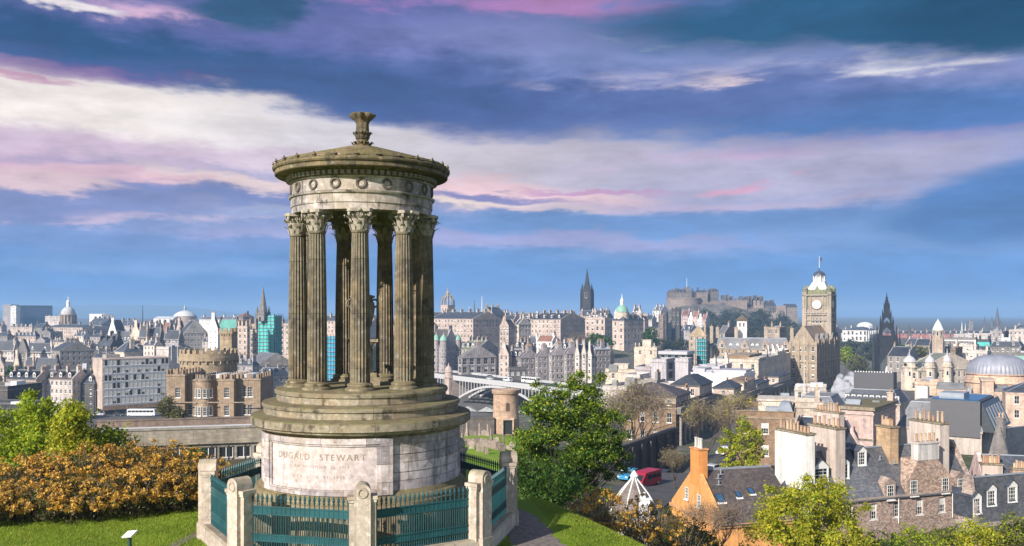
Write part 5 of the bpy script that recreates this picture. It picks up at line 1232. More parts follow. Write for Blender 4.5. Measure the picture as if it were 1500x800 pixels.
# north bridge
def build_bridge():
    A, Bp = P(612, 547, 485), P(905, 582, 360); zA, zB = A.z, Bp.z; d = (Bp - A); d.z = 0; L = d.length; ang = math.atan2(d.y, d.x)
    root = empty('arch_bridge', (A.x, A.y, 0), ang, 'white iron arch bridge with a stone pier and domed turret over the station', 'bridge')
    W = 20; zt = lambda s: zA + (zB - zA) * s / L; zm = (zA + zB) / 2 - 1
    # positions along the bridge of the arch springings
    def along(px):
        tl = (px - CX) / F; ux, uy = math.cos(ang), math.sin(ang); return (tl * A.y - A.x) / (ux - tl * uy)
    s0, s1 = along(671), along(792); sp2 = along(645) ; m = MB()
    for a, b in zip([0, s0, s1], [s0, s1, L]):
        m.hull([(a, 0, zt(a) - 1.3), (b, 0, zt(b) - 1.3), (b, W, zt(b) - 1.3), (a, W, zt(a) - 1.3)], [(a, 0, zt(a) - .02), (b, 0, zt(b) - .02), (b, W, zt(b) - .02), (a, W, zt(a) - .02)])
    m.build('deck', plain('bridge_paint', (.44, .44, .45), .6, var=.2), root)
    bp = MATS['bridge_paint']
    def arch(a, b, rise, base):
        m = MB(); n = 20; zs = lambda f: base + rise * (1 - (2 * f - 1) ** 2)
        for y in (0, 6.5, 13, 19.4):
            m = MB()
            for i in range(n):
                f0, f1 = i / n, (i + 1) / n; x0, x1 = a + (b - a) * f0, a + (b - a) * f1
                m.hull([(x0, y, zs(f0) - .55), (x1, y, zs(f1) - .55), (x1, y + .6, zs(f1) - .55), (x0, y + .6, zs(f0) - .55)], [(x0, y, zs(f0) + .55), (x1, y, zs(f1) + .55), (x1, y + .6, zs(f1) + .55), (x0, y + .6, zs(f0) + .55)])
            m.build('arch_rib', bp, root)
        m = MB(); nn = 26
        for i in range(nn):
            f = (i + .5) / nn; x = a + (b - a) * f
            if zt(x) - 1.3 - zs(f) > .8: m.box(x - .18, x + .18, .1, .5, zs(f), zt(x) - 1.3)
        m.build('spandrel_bars', bp, root)
    base = Z(590, 430); arch(s0, s1, zt((s0 + s1) / 2) - 2.0 - base, base)
    arch(s1 + 2, s1 + 2 + (s1 - s0), zt(s1) - 2.2 - base, base); arch(s0 - 8 - (s1 - s0), s0 - 8, zt(s0) - 2.0 - base, base)
    m = MB()
    for a, b in ((0, L / 2), (L / 2, L)):
        for y in (0, W - .3): m.hull([(a, y, zt(a)), (b, y, zt(b)), (b, y + .3, zt(b)), (a, y + .3, zt(a))], [(a, y, zt(a) + 1.15), (b, y, zt(b) + 1.15), (b, y + .3, zt(b) + 1.15), (a, y + .3, zt(a) + 1.15)])
    m.build('parapet', bp, root)
    for i in range(14):
        s = 4 + (L - 8) * i / 13; q = MB(); q.tube((s, .2, zt(s) + 1), (s, .2, zt(s) + 6), .09, .06, 5); q.lathe([(.1, zt(s) + 6), (.3, zt(s) + 6.3), (.3, zt(s) + 6.8), (.05, zt(s) + 7.1)], 6, c=(s, .2)); q.build('lamp_standard', DARK, root)
    x = along(660); m = MB(); m.box(x - 2.2, x + 2.2, -2.4, W + 1, 35, zt(x) - .5); m.box(x - 2.5, x + 2.5, -2.7, -.1, zt(x) - .5, zt(x) + .2); m.build('pier', STONE, root, color=ST['pink'])
    m = MB(); m.lathe([(2.1, zt(x) + .2), (2.1, zt(x) + 2.6), (2.4, zt(x) + 2.8), (2.0, zt(x) + 3.2), (1.9, zt(x) + 4.3), (1.2, zt(x) + 5.4), (.4, zt(x) + 5.9), (.3, zt(x) + 6.6), (.05, zt(x) + 7.6)], 14, c=(x, -1.2)); m.build('turret', STONE, root, color=ST['pink'], smooth=40)
    rd = MB(); rd.face([(0, .4, zt(0) + .03), (L, .4, zt(L) + .03), (L, W - .4, zt(L) + .03), (0, W - .4, zt(0) + .03)]); rd.build('roadway', ASPHALT, root)
    return root, ang, zt, A, L
BR = build_bridge()
def vehicle(name, label, pos, rz, kind='car', col=(.5, .5, .5), grp=None):
    L, W, H = dict(car=(4.3, 1.75, 1.45), van=(5.3, 2.0, 2.1), bus=(11.5, 2.5, 3.0), double=(10.8, 2.5, 4.3))[kind]
    root = empty(name, pos, rz, label, 'bus' if kind in ('bus', 'double') else kind, grp)
    pk = 'paint_%d_%d_%d' % tuple(int(c * 255) for c in col); pm = MATS.get(pk) or plain(pk, col, .3, .1, .06)
    m = MB(); hw = W / 2; c0 = .28
    if kind == 'car':
        prof = [(-L / 2, c0), (L / 2, c0), (L / 2, .62), (L / 2 - .25, .78), (L / 2 - 1.15, .92), (-L / 2 + .25, .98), (-L / 2, .8)]
        m.hull([(x, -hw, z) for x, z in prof], [(x, hw, z) for x, z in prof]); 
        cab = [(L / 2 - 1.2, .92), (L / 2 - 1.95, H), (-L / 2 + 1.0, H), (-L / 2 + .3, .96)]
        m.hull([(x, -hw + .12, z) for x, z in cab], [(x, hw - .12, z) for x, z in cab]); body = m.build('body', pm, root, smooth=20)
        g = MB(); g.hull([(L / 2 - 1.32, -hw + .09, .97), (L / 2 - 1.95, -hw + .09, H - .1), (-L / 2 + 1.05, -hw + .09, H - .1), (-L / 2 + .5, -hw + .09, 1.0)], [(L / 2 - 1.32, hw - .09, .97), (L / 2 - 1.95, hw - .09, H - .1), (-L / 2 + 1.05, hw - .09, H - .1), (-L / 2 + .5, hw - .09, 1.0)]); g.build('side_glass', GLASS, root)
        for x0, x1, z0_, z1_ in ((L / 2 - 1.22, L / 2 - 1.86, .97, H - .1), (-L / 2 + .36, -L / 2 + .92, 1.02, H - .1)):
            g = MB(); s = .03 if x0 > 0 else -.03; g.face([(x0 + s, -hw + .2, z0_), (x0 + s, hw - .2, z0_), (x1 + s, hw - .25, z1_), (x1 + s, -hw + .25, z1_)]); g.build('windscreen', GLASS, root)
    else:
        r = .12; prof = [(-L / 2, c0), (L / 2, c0), (L / 2, H * .5), (L / 2 - (.9 if kind == 'van' else .2), H - .1), (L / 2 - (1.2 if kind == 'van' else .35), H), (-L / 2 + .1, H), (-L / 2, H - .15)]
        m.hull([(x, -hw, z) for x, z in prof], [(x, hw, z) for x, z in prof]); m.build('body', pm, root, smooth=20)
        for lv in ((.55, .82),) if kind != 'double' else ((.3, .45), (.66, .86)):
            g = MB(); n = 3 if kind == 'van' else 7
            for s in (-1, 1):
                for i in range(n):
                    x0 = -L / 2 + .3 + (L - (1.6 if kind == 'van' else .7)) * i / n; x1 = x0 + (L - (1.6 if kind == 'van' else .7)) / n - .12
                    q = [(x0, s * (hw + .012), H * lv[0]), (x1, s * (hw + .012), H * lv[0]), (x1, s * (hw + .012), H * lv[1]), (x0, s * (hw + .012), H * lv[1])]; g.face(q if s < 0 else q[::-1])
            g.build('side_windows', GLASS, root)
        g = MB(); fx = L / 2 - (.42 if kind == 'van' else .05)
        g.face([(L / 2 - (.05 if kind == 'van' else -.02), -hw + .15, H * .55), (L / 2 - (.05 if kind == 'van' else -.02), hw - .15, H * .55), (fx - (.28 if kind == 'van' else .08), hw - .2, H * .86), (fx - (.28 if kind == 'van' else .08), -hw + .2, H * .86)]); g.build('windscreen', GLASS, root)
    for x in (L / 2 - .85, -L / 2 + .85):
        for s in (-1, 1):
            q = MB(); q.tube((x, s * (hw - .22), .33), (x, s * (hw + .01), .33), .33, .33, 14); w = q.build('wheel', DARK, root); q = MB(); q.tube((x, s * (hw + .005), .33), (x, s * (hw + .02), .33), .19, .19, 10); q.build('rim', LEAD, w)
    for s in (-1, 1):
        q = MB(); q.box(L / 2 - .06, L / 2 + .02, s * hw * .7 - .18, s * hw * .7 + .18, .55, .72); q.build('headlight', WHITE, root)
    return root
def on_bridge(px, y, kind, col, label):
    root, ang, zt, A, L = BR; tl = (px - CX) / F; ux, uy = math.cos(ang), math.sin(ang); s = (tl * A.y - A.x) / (ux - tl * uy)
    p = Vector((A.x + ux * s - uy * y, A.y + uy * s + ux * y, zt(s) + .05)); vehicle({'double': 'double_decker_bus', 'car': 'car', 'bus': 'bus', 'van': 'van'}[kind], label, p, ang, kind, col)
on_bridge(699, 8, 'car', (.6, .6, .6), 'silver car in the middle of the bridge'); on_bridge(722, 9, 'van', (.75, .75, .75), 'white van on the bridge roadway'); on_bridge(748, 12, 'bus', (.75, .74, .72), 'white bus on the right half of the bridge'); on_bridge(778, 6, 'car', (.08, .08, .09), 'dark car at the right end of the bridge'); on_bridge(685, 14, 'car', (.05, .06, .1), 'dark car on the far lane of the bridge near the pier')
def build_station():
    D = 520; root = empty('station_shed', (X(700, D), D, 0), R(-14), 'glazed railway station roof seen under the bridge arch, with a blue hoarding', 'station')
    z = Z(596, 470); m = MB()
    for i in range(14):
        x = -70 + i * 10; m.hull([(x, -70, z), (x + 10, -70, z), (x + 5, -70, z + 2.6)], [(x, 40, z), (x + 10, 40, z), (x + 5, 40, z + 2.6)])
    m.build('glazed_roof', plain('station_glass', (.34, .35, .36), .4, var=.35, scale=.5), root)
    m = MB(); m.box(-8, 26, -2, 0, z, z + 9); m.build('hoarding', plain('blue_panel', (.03, .20, .52), .5), root)
    m = MB(); m.box(-70, 70, 40, 42, z - 6, z + 5); m.build('end_wall', STONE, root, color=ST['dgrey'])
build_station()
# castle rock and castle
def build_castle():
    D = 1200; k = D / F; z = lambda y: Z(y, D); X0 = lambda px: X(px, D)
    root = empty('castle', (0, D, 0), 0, 'stone castle with battlements, square keep and flagpole on the crag above the old town', 'castle')
    cc = (.33, .27, .235)
    def block(x0, x1, y0, y1, yt, yb, nm='wall_block', col=cc, win=0, cr=True, roof=None):
        kq = .55 + .4 * rnd.random(); m = MB(); t = z(yt); bt = z(yb); m.box(X0(x0), X0(x1), y0, y1, bt, t)
        if cr: crenel(m, [(X0(x0), y0 + .5), (X0(x1), y0 + .5)], t, 1.5, 1.6, .6); crenel(m, [(X0(x1) - .6, y0), (X0(x1) - .6, y1)], t, 1.5, 1.6, .6)
        o = m.build(nm, STONE, root, color=tuple(c * kq for c in col))
        if roof:
            q = MB(); xa, xb = X0(x0), X0(x1); q.hull([(xa, y0, t), (xb, y0, t), (xb, y1, t), (xa, y1, t)], [(xa + 1, (y0 + y1) / 2 - .2, z(roof)), (xb - 1, (y0 + y1) / 2 - .2, z(roof)), (xb - 1, (y0 + y1) / 2 + .2, z(roof)), (xa + 1, (y0 + y1) / 2 + .2, z(roof))]); q.build('roof', SLATE, o, color=ST['slate'])
        for i in range(win):
            x = X0(x0) + (X0(x1) - X0(x0)) * (i + .5) / win
            for zz in (t - 3.6, t - 8): 
                if zz > bt + 1: put('window', window_mesh(1.2, 2.0, 'plain'), o, (x, y0 - .06, zz))
        return o
    m = MB(); cx = X0(1006); r = 25 * k
    m.lathe([(r + 2, z(468)), (r, z(448)), (r, z(439)), (r + .5, z(438.6)), (r + .5, z(437.5)), (r - 2, z(437.5))], 40, c=(cx, r))
    for i in range(30):
        a0 = R(-90 + i * 6); a1 = a0 + R(3.4); f = lambda a, rr: (cx + rr * math.sin(a), r - rr * math.cos(a)); m.prism([f(a0, r + .5), f(a1, r + .5), f(a1, r - 1), f(a0, r - 1)], z(437.5), z(436))
    m.build('half_moon_battery', STONE, root, color=(.25, .205, .185))
    block(984, 1018, 22, 40, 428, 445, 'palace_block', (.17, .145, .135), 7, True, 425); block(988, 1006, 30, 44, 424.5, 430, 'upper_range', (.2, .17, .15), 0, True)
    block(1008, 1016, 24, 34, 421, 445, 'flag_tower', (.2, .17, .15), 1); block(1016, 1023, 26, 40, 427, 445, 'dark_tower', (.12, .10, .10), 1)
    for i, px in enumerate((986, 990, 994.5, 999, 1003, 1007, 1019, 1027, 1032, 1037, 1043, 1048, 1052, 1056, 1063, 1070, 1076, 1099, 1104, 1111, 1117, 1121, 1129, 1136)):
        q = 427 - (i * 7) % 5 * .6 if px < 1060 else (436 if px < 1095 else 437 if px < 1125 else 444); block(px, px + 1.6 + (i % 3) * .5, 24 - (px > 1060) * 10, 28, q - 2.5 - (i * 5) % 4 * .7, 446, 'chimney', (.15, .13, .12), 0, False)
    m = MB(); m.tube((X0(1012), 28, z(421)), (X0(1012), 28, z(406)), .35, .2, 6); m.build('flagpole', WHITE, root)
    block(1025, 1041, 18, 36, 428, 445, 'hall', (.40, .33, .29), 5, False, 424.5); block(1040, 1047, 26, 40, 426.5, 445, 'gable', cc, 1); block(1046, 1058, 20, 40, 426, 447, 'chapel_block', (.14, .12, .12), 3, False, 422.5)
    m = MB(); m.lathe([(1.2, z(426)), (1.2, z(424)), (.05, z(420))], 6, c=(X0(1048), 20)); m.build('turret', STONE, root, color=(.12, .1, .1))
    block(1030, 1060, 4, 14, 443, 470, 'lower_wall', (.36, .28, .24), 0); block(1045, 1094, 8, 16, 441.5, 470, 'curtain_wall', (.40, .33, .30), 0)
    for i, px in enumerate(range(1060, 1084, 5)): block(px, px + 3, 12, 16, 438.5, 443, 'gun_house', (.2, .17, .16), 0, False, 436.5)
    block(1079, 1095, 2, 14, 441, 466, 'gate_bastion', (.40, .31, .26), 2, True); block(1085, 1090, 8, 14, 435, 443, 'guard_tower', (.2, .17, .15), 0, True)
    block(1096, 1108, 18, 34, 438, 462, 'barracks_wing', (.13, .12, .12), 3, False, 434.5); block(1108, 1123, 14, 32, 440, 464, 'barracks_block', (.40, .32, .27), 5, False, 437.5)
    block(1096, 1126, -2, 8, 452, 478, 'outer_wall', (.27, .23, .21), 0, True); block(1124, 1140, 10, 24, 447, 476, 'dark_barracks', (.13, .12, .12), 4, False, 442)
    block(1127, 1140, 0, 12, 459, 482, 'house_block', (.34, .28, .25), 3, True); block(1140, 1154, 8, 24, 449, 482, 'long_wall', (.33, .27, .24), 0, True); block(1153, 1172, 10, 24, 450, 484, 'hospital_block', (.30, .25, .23), 6, False, 445); block(1144, 1149, 4, 9, 456, 486, 'watch_turret', (.25, .22, .2), 1)
build_castle()
def build_crag():
    D = 1190; m = MB(); k = D / F
    top = [(965, 470), (980, 455), (1000, 447), (1030, 446), (1060, 446), (1090, 452), (1120, 462), (1150, 472), (1180, 482), (1210, 492)]
    n = len(top); import itertools
    for j, (dy, f) in enumerate(((-70, 0), (-48, .30), (-24, .62), (-6, .92), (10, 1), (60, 1), (120, .4), (160, 0))):
        for px, py in top:
            zt = Z(py, D); zb = 62; nz = mnoise.noise(Vector((px * .06, dy * .05, 3))) * 9
            m.v.append((X(px, D) + nz, D + dy + nz, zb + (zt - zb) * f + (nz * .5 if 0 < f < 1 else 0)))
    for j in range(7):
        for i in range(n - 1): m.f.append((j * n + i, j * n + i + 1, (j + 1) * n + i + 1, (j + 1) * n + i)); m.mi.append(0)
    mt, t, b = material('crag_rock'); pos = t.node('ShaderNodeNewGeometry').outputs['Position']; nn = t.noise(pos, .08, 6, .65)
    t.l.new(t.mix(t.ss(nn, .4, .6), (.06, .058, .05), (.14, .125, .11)), b.inputs['Base Color']); b.inputs['Roughness'].default_value = 1
    tag(m.build('crag', mt), kind='structure')
build_crag()
# houses below the castle
B('house', 'white-painted gabled houses below the castle battery, upper left', 956, 968, 979, 455, None, 1000, 35, 'gx', rh=5, st='white', rf='lslate', fl=3, chim=3, dorm=2)
RG = [(998, 1008, 1014, 462, 'rosy', 'red-fronted'), (1008, 1016, 1020, 468, 'white', 'white'), (1014, 1022, 1028, 464, 'rosy', 'pinkish white'), (1022, 1030, 1034, 470, 'white', 'blue-white'), (1028, 1034, 1040, 468, 'rosy', 'pale pink')]
for i, (xl, xc, xr, ye, s_, nm) in enumerate(RG):
    B('gabled_house', f'{nm} steep-gabled house below the castle battery, {["first", "second", "third", "fourth", "last"][i]} from the left', xl, xc, xr, ye, None, 1010 - i * 5, 35, 'gy' if i % 2 else 'gx', rh=6, st=s_, rf='rust' if i % 2 == 0 else 'slate', fl=4, sp=2.6, chim=1, wall=RENDERED, grp='gabled houses below the castle')
def twin_tower(label, px, yt, yb, hw, D, col):
    k = D / F; z = lambda y: Z(y, D); q = hw * k; root = empty('gothic_tower', (X(px, D), D, 0), -R(25), label, 'tower')
    m = MB(); m.box(-q, q, -q, q, z(yb), z(yt))
    m.box(-q - .3, q + .3, -q - .3, q + .3, z(yt) - 1.2, z(yt) - .6)
    m.build('tower', STONE, root, color=col)
    for sx in (-1, 1):
        for sy in (-1, 1):
            p = MB(); p.lathe([(q * .28, z(yb)), (q * .26, z(yt)), (q * .3, z(yt) + .4), (.05, z(yt) + q * 1.4)], 6, c=(sx * q, sy * q)); p.build('pinnacle', STONE, root, color=col)
    for dz in (6, 14): put('window', window_mesh(q * .7, 3.2, 'plain'), root, (0, -q - .05, z(yt) - dz)); put('window', window_mesh(q * .7, 3.2, 'plain'), root, (q + .05, 0, z(yt) - dz), math.pi / 2)
twin_tower('left of two dark gothic college towers below the castle', 987.5, 453, 500, 2.6, 820, (.075, .07, .07)); twin_tower('right of two dark gothic college towers below the castle', 993.5, 453, 500, 2.6, 812, (.055, .055, .06))
twin_tower('slim pale gothic tower left of the dark twin towers', 969, 462, 510, 3.0, 800, (.24, .18, .15)); twin_tower('dark gothic tower behind the slim pale one', 974, 459, 500, 3.0, 830, (.06, .06, .06))
B('college', 'long dark college range between the gothic towers', 940, 966, 1000, 480, None, 840, 30, 'gx', rh=5, st='dgrey', fl=3, chim=2)
B('tenement', 'pale tenement left of the gothic towers at the top of the mound', 944, 955, 962, 468, None, 850, 30, 'gx', rh=4, st='pale', fl=3, chim=2, grp=G3)
B('tenement', 'dark house with light dormers right of the gothic towers', 998, 1012, 1022, 484, None, 850, 35, 'gx', rh=5, st='violet', fl=3, dorm=2, chim=2, grp=G3)
INFC = [(640, 660, 676, 470, 700), (700, 724, 742, 462, 760), (728, 740, 748, 463, 900), (735, 752, 762, 470, 720), (757, 770, 782, 474, 660), (770, 790, 800, 470, 740), (812, 826, 838, 470, 700), (842, 852, 858, 471, 720), (876, 888, 898, 464, 760), (912, 926, 936, 466, 720), (934, 944, 950, 468, 780), (752, 768, 784, 510, 520), (790, 806, 822, 514, 515), (822, 836, 846, 510, 540), (880, 892, 900, 520, 480)]
WHERE = ['below the crown spire', 'behind the chimneys of the huge block', 'under the short pale mast', 'left of the twin-gabled houses', 'right of the twin-gabled houses', 'behind the sunlit tenement', 'above the dark side face of the sunlit tenement', 'below the black spire', 'left of the green dome', 'right of the green dome', 'left of the gothic towers', 'above the cream-fronted house', 'below the white house', 'left of the leafless trees', 'right of the flat shaded block']
for i, ((xl, xc, xr, ye, D), where) in enumerate(zip(INFC, WHERE)):
    s_ = ['pink', 'dgrey', 'pale', 'rosy', 'grey', 'cream', 'tan'][i % 7]; cn = dict(pink='pinkish', dgrey='dark grey', pale='pale', grey='grey', cream='cream', rosy='rosy', tan='tan')[s_]
    B('tenement', f'{cn} chimneyed tenement filling the ridge {where}', xl, xc, xr, ye, None, D, 25 + (i * 5) % 15, ['gx', 'gy', 'gx'][i % 3], st=s_, fl=3, dorm=i % 3, chim=2 + i % 3, grp=G3)
# ------------------------------------------------------------------ new town, right of the monument
G4 = 'new town roofs and blocks'
B('department_store', 'cream stone block with urn finials and a raised attic behind the zinc boxes', 929, 962, 968, 512, None, 420, 30, 'flat', st='cream', fl=1, sp=4, chim=0, grp=G4)
def finials(root, n, r=.35, hgt=2.0):
    a, b, H = INFO[root.name]
    for i in range(n):
        x = -a + a * (i + .3) / n; m = MB(); m.lathe([(.3, H + 1), (.12, H + 1.3), (r, H + 1.3 + hgt * .4), (r * .8, H + 1.2 + hgt * .7), (.05, H + 1.2 + hgt)], 8, c=(x, .3)); m.build('urn_finial', TRIM, root, color=ST['cream'])
def attic(root, x0, x1, y0, y1, h, mat=None, col='cream', cap=True):
    a, b, H = INFO[root.name]; m = MB(); m.box(-a + a * x0, -a + a * x1, b * y0, b * y1, H - .2, H + h)
    if cap: m.box(-a + a * x0 - .25, -a + a * x1 + .25, b * y0 - .25, b * y1 + .25, H + h, H + h + .35, 1)
    return m.build('attic', [mat or STONE, TRIM], root, color=ST[col] if isinstance(col, str) else col)
o = bpy.data.objects['department_store']; finials(o, 6); attic(o, .36, .74, .05, .5, 4.2)
o = B('stone_hall', 'low cream stone block with a raised attic, left of the zinc boxes', 887, 932, 938, 545, None, 330, 25, 'flat', st='cream', fl=1, sp=5, chim=0, grp=G4); attic(o, .28, .72, .1, .6, 2.6)
o = B('glass_pavilion', 'flat pale-roofed glass pavilion behind the zinc boxes', 966, 1006, 1016, 519, None, 390, 25, 'flat', st=(.10, .16, .17), fl=1, fh=3.4, sp=2.6, w=2.2, h=2.6, chim=0, wsty=['plain'], flatm=WHITEROOF, string=False, grp=G4); attic(o, -.03, 1.03, -.06, 1.05, 1.2, ZINC, 'pale', False)
B('zinc_block', 'left pale zinc-clad box with a dark right side', 954, 976, 989, 530, None, 312, 28, 'flat', st=(.46, .43, .45), fl=2, ca=0, cb=1, w=5, h=2.6, chim=0, wall=RENDERED, wsty=['plain'], string=False, flatm=BLUEGLASS, grp=G4)
B('zinc_block', 'right pale zinc-clad box with vertical seams', 989, 1008, 1014, 529, None, 308, 26, 'flat', st=(.46, .43, .45), fl=1, ca=0, cb=0, chim=0, wall=RENDERED, string=False, grp=G4)
B('zinc_block', 'low zinc block with dark windows left of the zinc boxes', 931, 953, 957, 541, None, 318, 22, 'flat', st=(.44, .40, .42), fl=1, ca=4, cb=0, fh=5, h=2, w=1.7, chim=0, wall=RENDERED, wsty=['plain'], string=False, dep=14, grp=G4)
B('roof_terrace', 'low zinc terrace with a planted brown roof edge below the teal tower', 1015, 1054, 1062, 541, None, 300, 24, 'flat', st=(.44, .42, .45), fl=0, chim=0, wall=RENDERED, string=False, grp=G4)
scaffold('narrow tower wrapped in turquoise netting, standing among the flat roofs', 1020.5, 1034, 1037.5, 497, 540, 405, netting('turquoise_netting', (.035, .34, .38)), 22)
B('stone_block', 'dark stone gable with a curved top left of the turquoise tower', 1009, 1034, 1038, 492, None, 460, 20, 'hip', rh=5, st='tan', rf=(.30, .23, .14), fl=2, chim=1, grp=G4)
o = B('flat_block', 'long low block with a bright white membrane roof, in front of the zinc boxes', 1012, 1090, 1106, 552, None, 285, 24, 'flat', st='white', fl=1, ca=0, cb=0, chim=0, wall=RENDERED, flatm=WHITEROOF, string=False, grp=G4); attic(o, .02, .24, .1, .6, 2.2, ZINC, 'pale', False); attic(o, .3, .98, .25, .8, 1.7, ZINC, 'pale', False)
o = B('flat_block', 'pinkish white rendered cube with a brown stone side, left of the white membrane roof', 917, 937, 952, 553, None, 290, 30, 'flat', st='pale', fl=0, chim=0, wall=RENDERED, string=False, grp=G4, flatm=WHITEROOF)
B('flat_block', 'low grey flat roofs with railings behind the leafless trees', 884, 918, 960, 571, None, 255, 30, 'flat', st='pale', fl=0, chim=0, string=False, grp=G4, flatm=WHITEROOF)
B('flat_block', 'curved pale-blue metal roof beside the rendered cube', 968, 1006, 1016, 567, None, 262, 28, 'flat', st='pale', fl=1, cb=0, chim=0, string=False, grp=G4, flatm=WHITEROOF)
B('flat_block', 'stepped flat-roofed block with dark louvres, left of the curved metal roof', 930, 962, 975, 562, None, 272, 35, 'flat', st='grey', fl=1, chim=1, string=False, grp=G4)
B('flat_block', 'small grey plant-room block right of the turquoise tower', 1040, 1062, 1068, 529, None, 390, 24, 'flat', st='pale', fl=0, chim=1, wall=RENDERED, string=False, grp=G4, flatm=WHITEROOF)
o = B('post_office', 'large cream classical block with a bracketed cornice and long shaded colonnaded side', 1062, 1111, 1158, 530, None, 372, 20, 'flat', st='cream', fl=4, fh=4.6, sp=4.4, w=1.3, h=2.5, chim=3, ca=3, dep=None); attic(o, .0, .66, .05, .4, 2.2, None, 'brown'); attic(o, .68, 1.0, .02, .2, 1.2, None, 'cream')
B('stone_block', 'pale stone attic blocks behind the cream classical block', 1112, 1140, 1158, 518, None, 425, 22, 'flat', st='pale', fl=2, chim=4, grp=G4)
B('flat_block', 'white flat roofs and plant boxes left of the cream classical block', 1042, 1064, 1072, 537, None, 350, 24, 'flat', st='pale', fl=0, chim=2, wall=RENDERED, flatm=WHITEROOF, string=False, grp=G4)
# clock-tower hotel
def build_clock_hotel():
    D = 440; k = D / F; z = lambda y: Z(y, D)
    o = B('grand_hotel', 'vast stone hotel with a tall clock tower, pedimented lit end and dark shaded side', 1157.5, 1195.5, 1233, 505, 572, D, 32, 'gy', rh=9, st=(.35, .29, .22), fl=5, fh=4.4, sp=3.3, w=1.3, h=2.3, chim=0, rf='brown', dep=54, cb=11, ca=4)
    a, b, H = INFO[o.name]; zz = lambda y: Z(y, D) - o.location.z
    m = MB()                                            # corner turrets, pediment frame and crest
    for x in (-a, -a * .66, -a * .34, 0):
        m.box(x - .5, x + .5, -.55, .1, 0, H + .4); m.pyr(x - .6, x + .6, -.6, .4, H + .4, H + 2.8)
    m.box(-a - .3, .3, -.6, 0, H - 9, H - 8.4, 1); m.box(-a - .3, .3, -.6, 0, H - 18, H - 17.5, 1); m.box(0, .6, 0, b, H - 9, H - 8.4, 1); m.box(0, .7, 0, b, H - 17.8, H - 17.2, 1)
    for i in range(9):
        y = b * (i + .5) / 9; m.box(0, .7, y - .35, y + .35, 0, H + 1.2); m.pyr(-.1, .8, y - .45, y + .45, H + 1.2, H + 3.4)
    m.build('pilaster', [STONE, TRIM], o, color=(.36, .28, .2))
    for i in range(5):
        y = b * (i + .5) / 5; m = MB(); m.face([(.1, y - 3, H), (.1, y + 3, H), (.1, y + 1.6, H + 3.4), (.1, y, H + 5.4), (.1, y - 1.6, H + 3.4)]); m.hull([(-1.6, y - 3, H), (.1, y - 3, H), (.1, y, H + 5.4), (-1.6, y, H + 5.4)], [(-1.6, y + 3, H), (.1, y + 3, H), (.1, y + .01, H + 5.4), (-1.6, y + .01, H + 5.4)]); g = m.build('dormer_gable', STONE, o, color=ST['dgrey']); put('window', window_mesh(1.2, 2.0, 'sash'), g, (.14, y, H + 1), math.pi / 2)  # gables on the shaded side take a dark grey that imitates the shade
    # left wing running away behind, with its dormers and stacks
    w = B('grand_hotel_wing', 'long hotel wing with pointed dormers, white flat roof edge and five tall chimney stacks', 1043, 1158, 1160, 512, None, 462, 17, 'mansard', rh=5.6, st=(.44, .35, .25), rf='lslate', fl=2, sp=3.4, chim=0, dep=16, dorm=0, flatm=WHITEROOF)
    a2, b2, H2 = INFO[w.name]
    for i, f in enumerate((.13, .42, .68, .94)):
        x = -a2 + a2 * f; m = MB(); m.hull([(x - 2.6, -.15, H2 - .4), (x + 2.6, -.15, H2 - .4), (x + 1.4, -.15, H2 + 3.0), (x, -.15, H2 + 5.0), (x - 1.4, -.15, H2 + 3.0)], [(x - 2.6, 2.6, H2 - .4), (x + 2.6, 2.6, H2 - .4), (x + 1.4, 2.6, H2 + 3.0), (x, 2.6, H2 + 5.0), (x - 1.4, 2.6, H2 + 3.0)]); g = m.build('dormer_gable', STONE, w, color=ST['tan']); put('window', window_mesh(1.4, 2.0, 'sash'), g, (x, -.2, H2 + .6))
    for f in (.04, .24, .33, .52, .58, .78, .84): dormer(w, -a2 + a2 * f, .4, H2 + .3, (0, -1), 1.5, 2.2, 2.0, style='blank')
    for px, y in ((1041, 479), (1050, 480), (1078, 480), (1122, 479), (1160, 481)):
        chimney(w, -a2 + a2 * (px - 1043) / 115, 7, H2 + 5, w=1.7, d=3.2, h=Z(y, 470) - w.location.z - H2 - 5, col=ST['tan'])
    # clock tower
    T = 473; tz = lambda y: Z(y, T); kt = T / F
    root = empty('clock_tower', (X(1215, T), T, 0), -R(30), 'tall square clock tower with white clock faces and a domed crown rising behind the hotel', 'clock tower')
    t_ = R(30); s, c = math.sin(t_), math.cos(t_); tl = (1178.5 - CX) / F; A_ = (X(1215, T) - tl * T) / (c + tl * s); Bd = A_
    m = MB(); m.box(-A_, 0, 0, Bd, tz(560), tz(433))
    for x in (-A_, 0):
        for y in (0, Bd): m.box(x - 1.1, x + 1.1, y - 1.1, y + 1.1, tz(560), tz(428)); 
    for i in (1, 2, 3):
        f = i / 4
        if i != 2: m.box(-A_ + A_ * f - .35, -A_ + A_ * f + .35, -.45, 0, tz(560), tz(434)); m.box(0, .45, Bd * f - .35, Bd * f + .35, tz(560), tz(434))
    for i in range(9): x = -A_ + A_ * (i + .5) / 9; m.box(x - .35, x + .35, -.9, 0, tz(461.5), tz(459)); m.box(0, .9, -x - .35, -x + .35, tz(461.5), tz(459))
    for yy, e in ((459, .5), (462, .3), (433, .6), (470, .25), (497, .4)): m.box(-A_ - e - .5, e + .5, -e - .5, Bd + e + .5, tz(yy), tz(yy) + .7, 1)
    m.build('shaft', [STONE, TRIM], root, color=(.33, .285, .24))
    m = MB(); m.box(-A_ + .9, -.9, .5, Bd - .5, tz(433), tz(424))
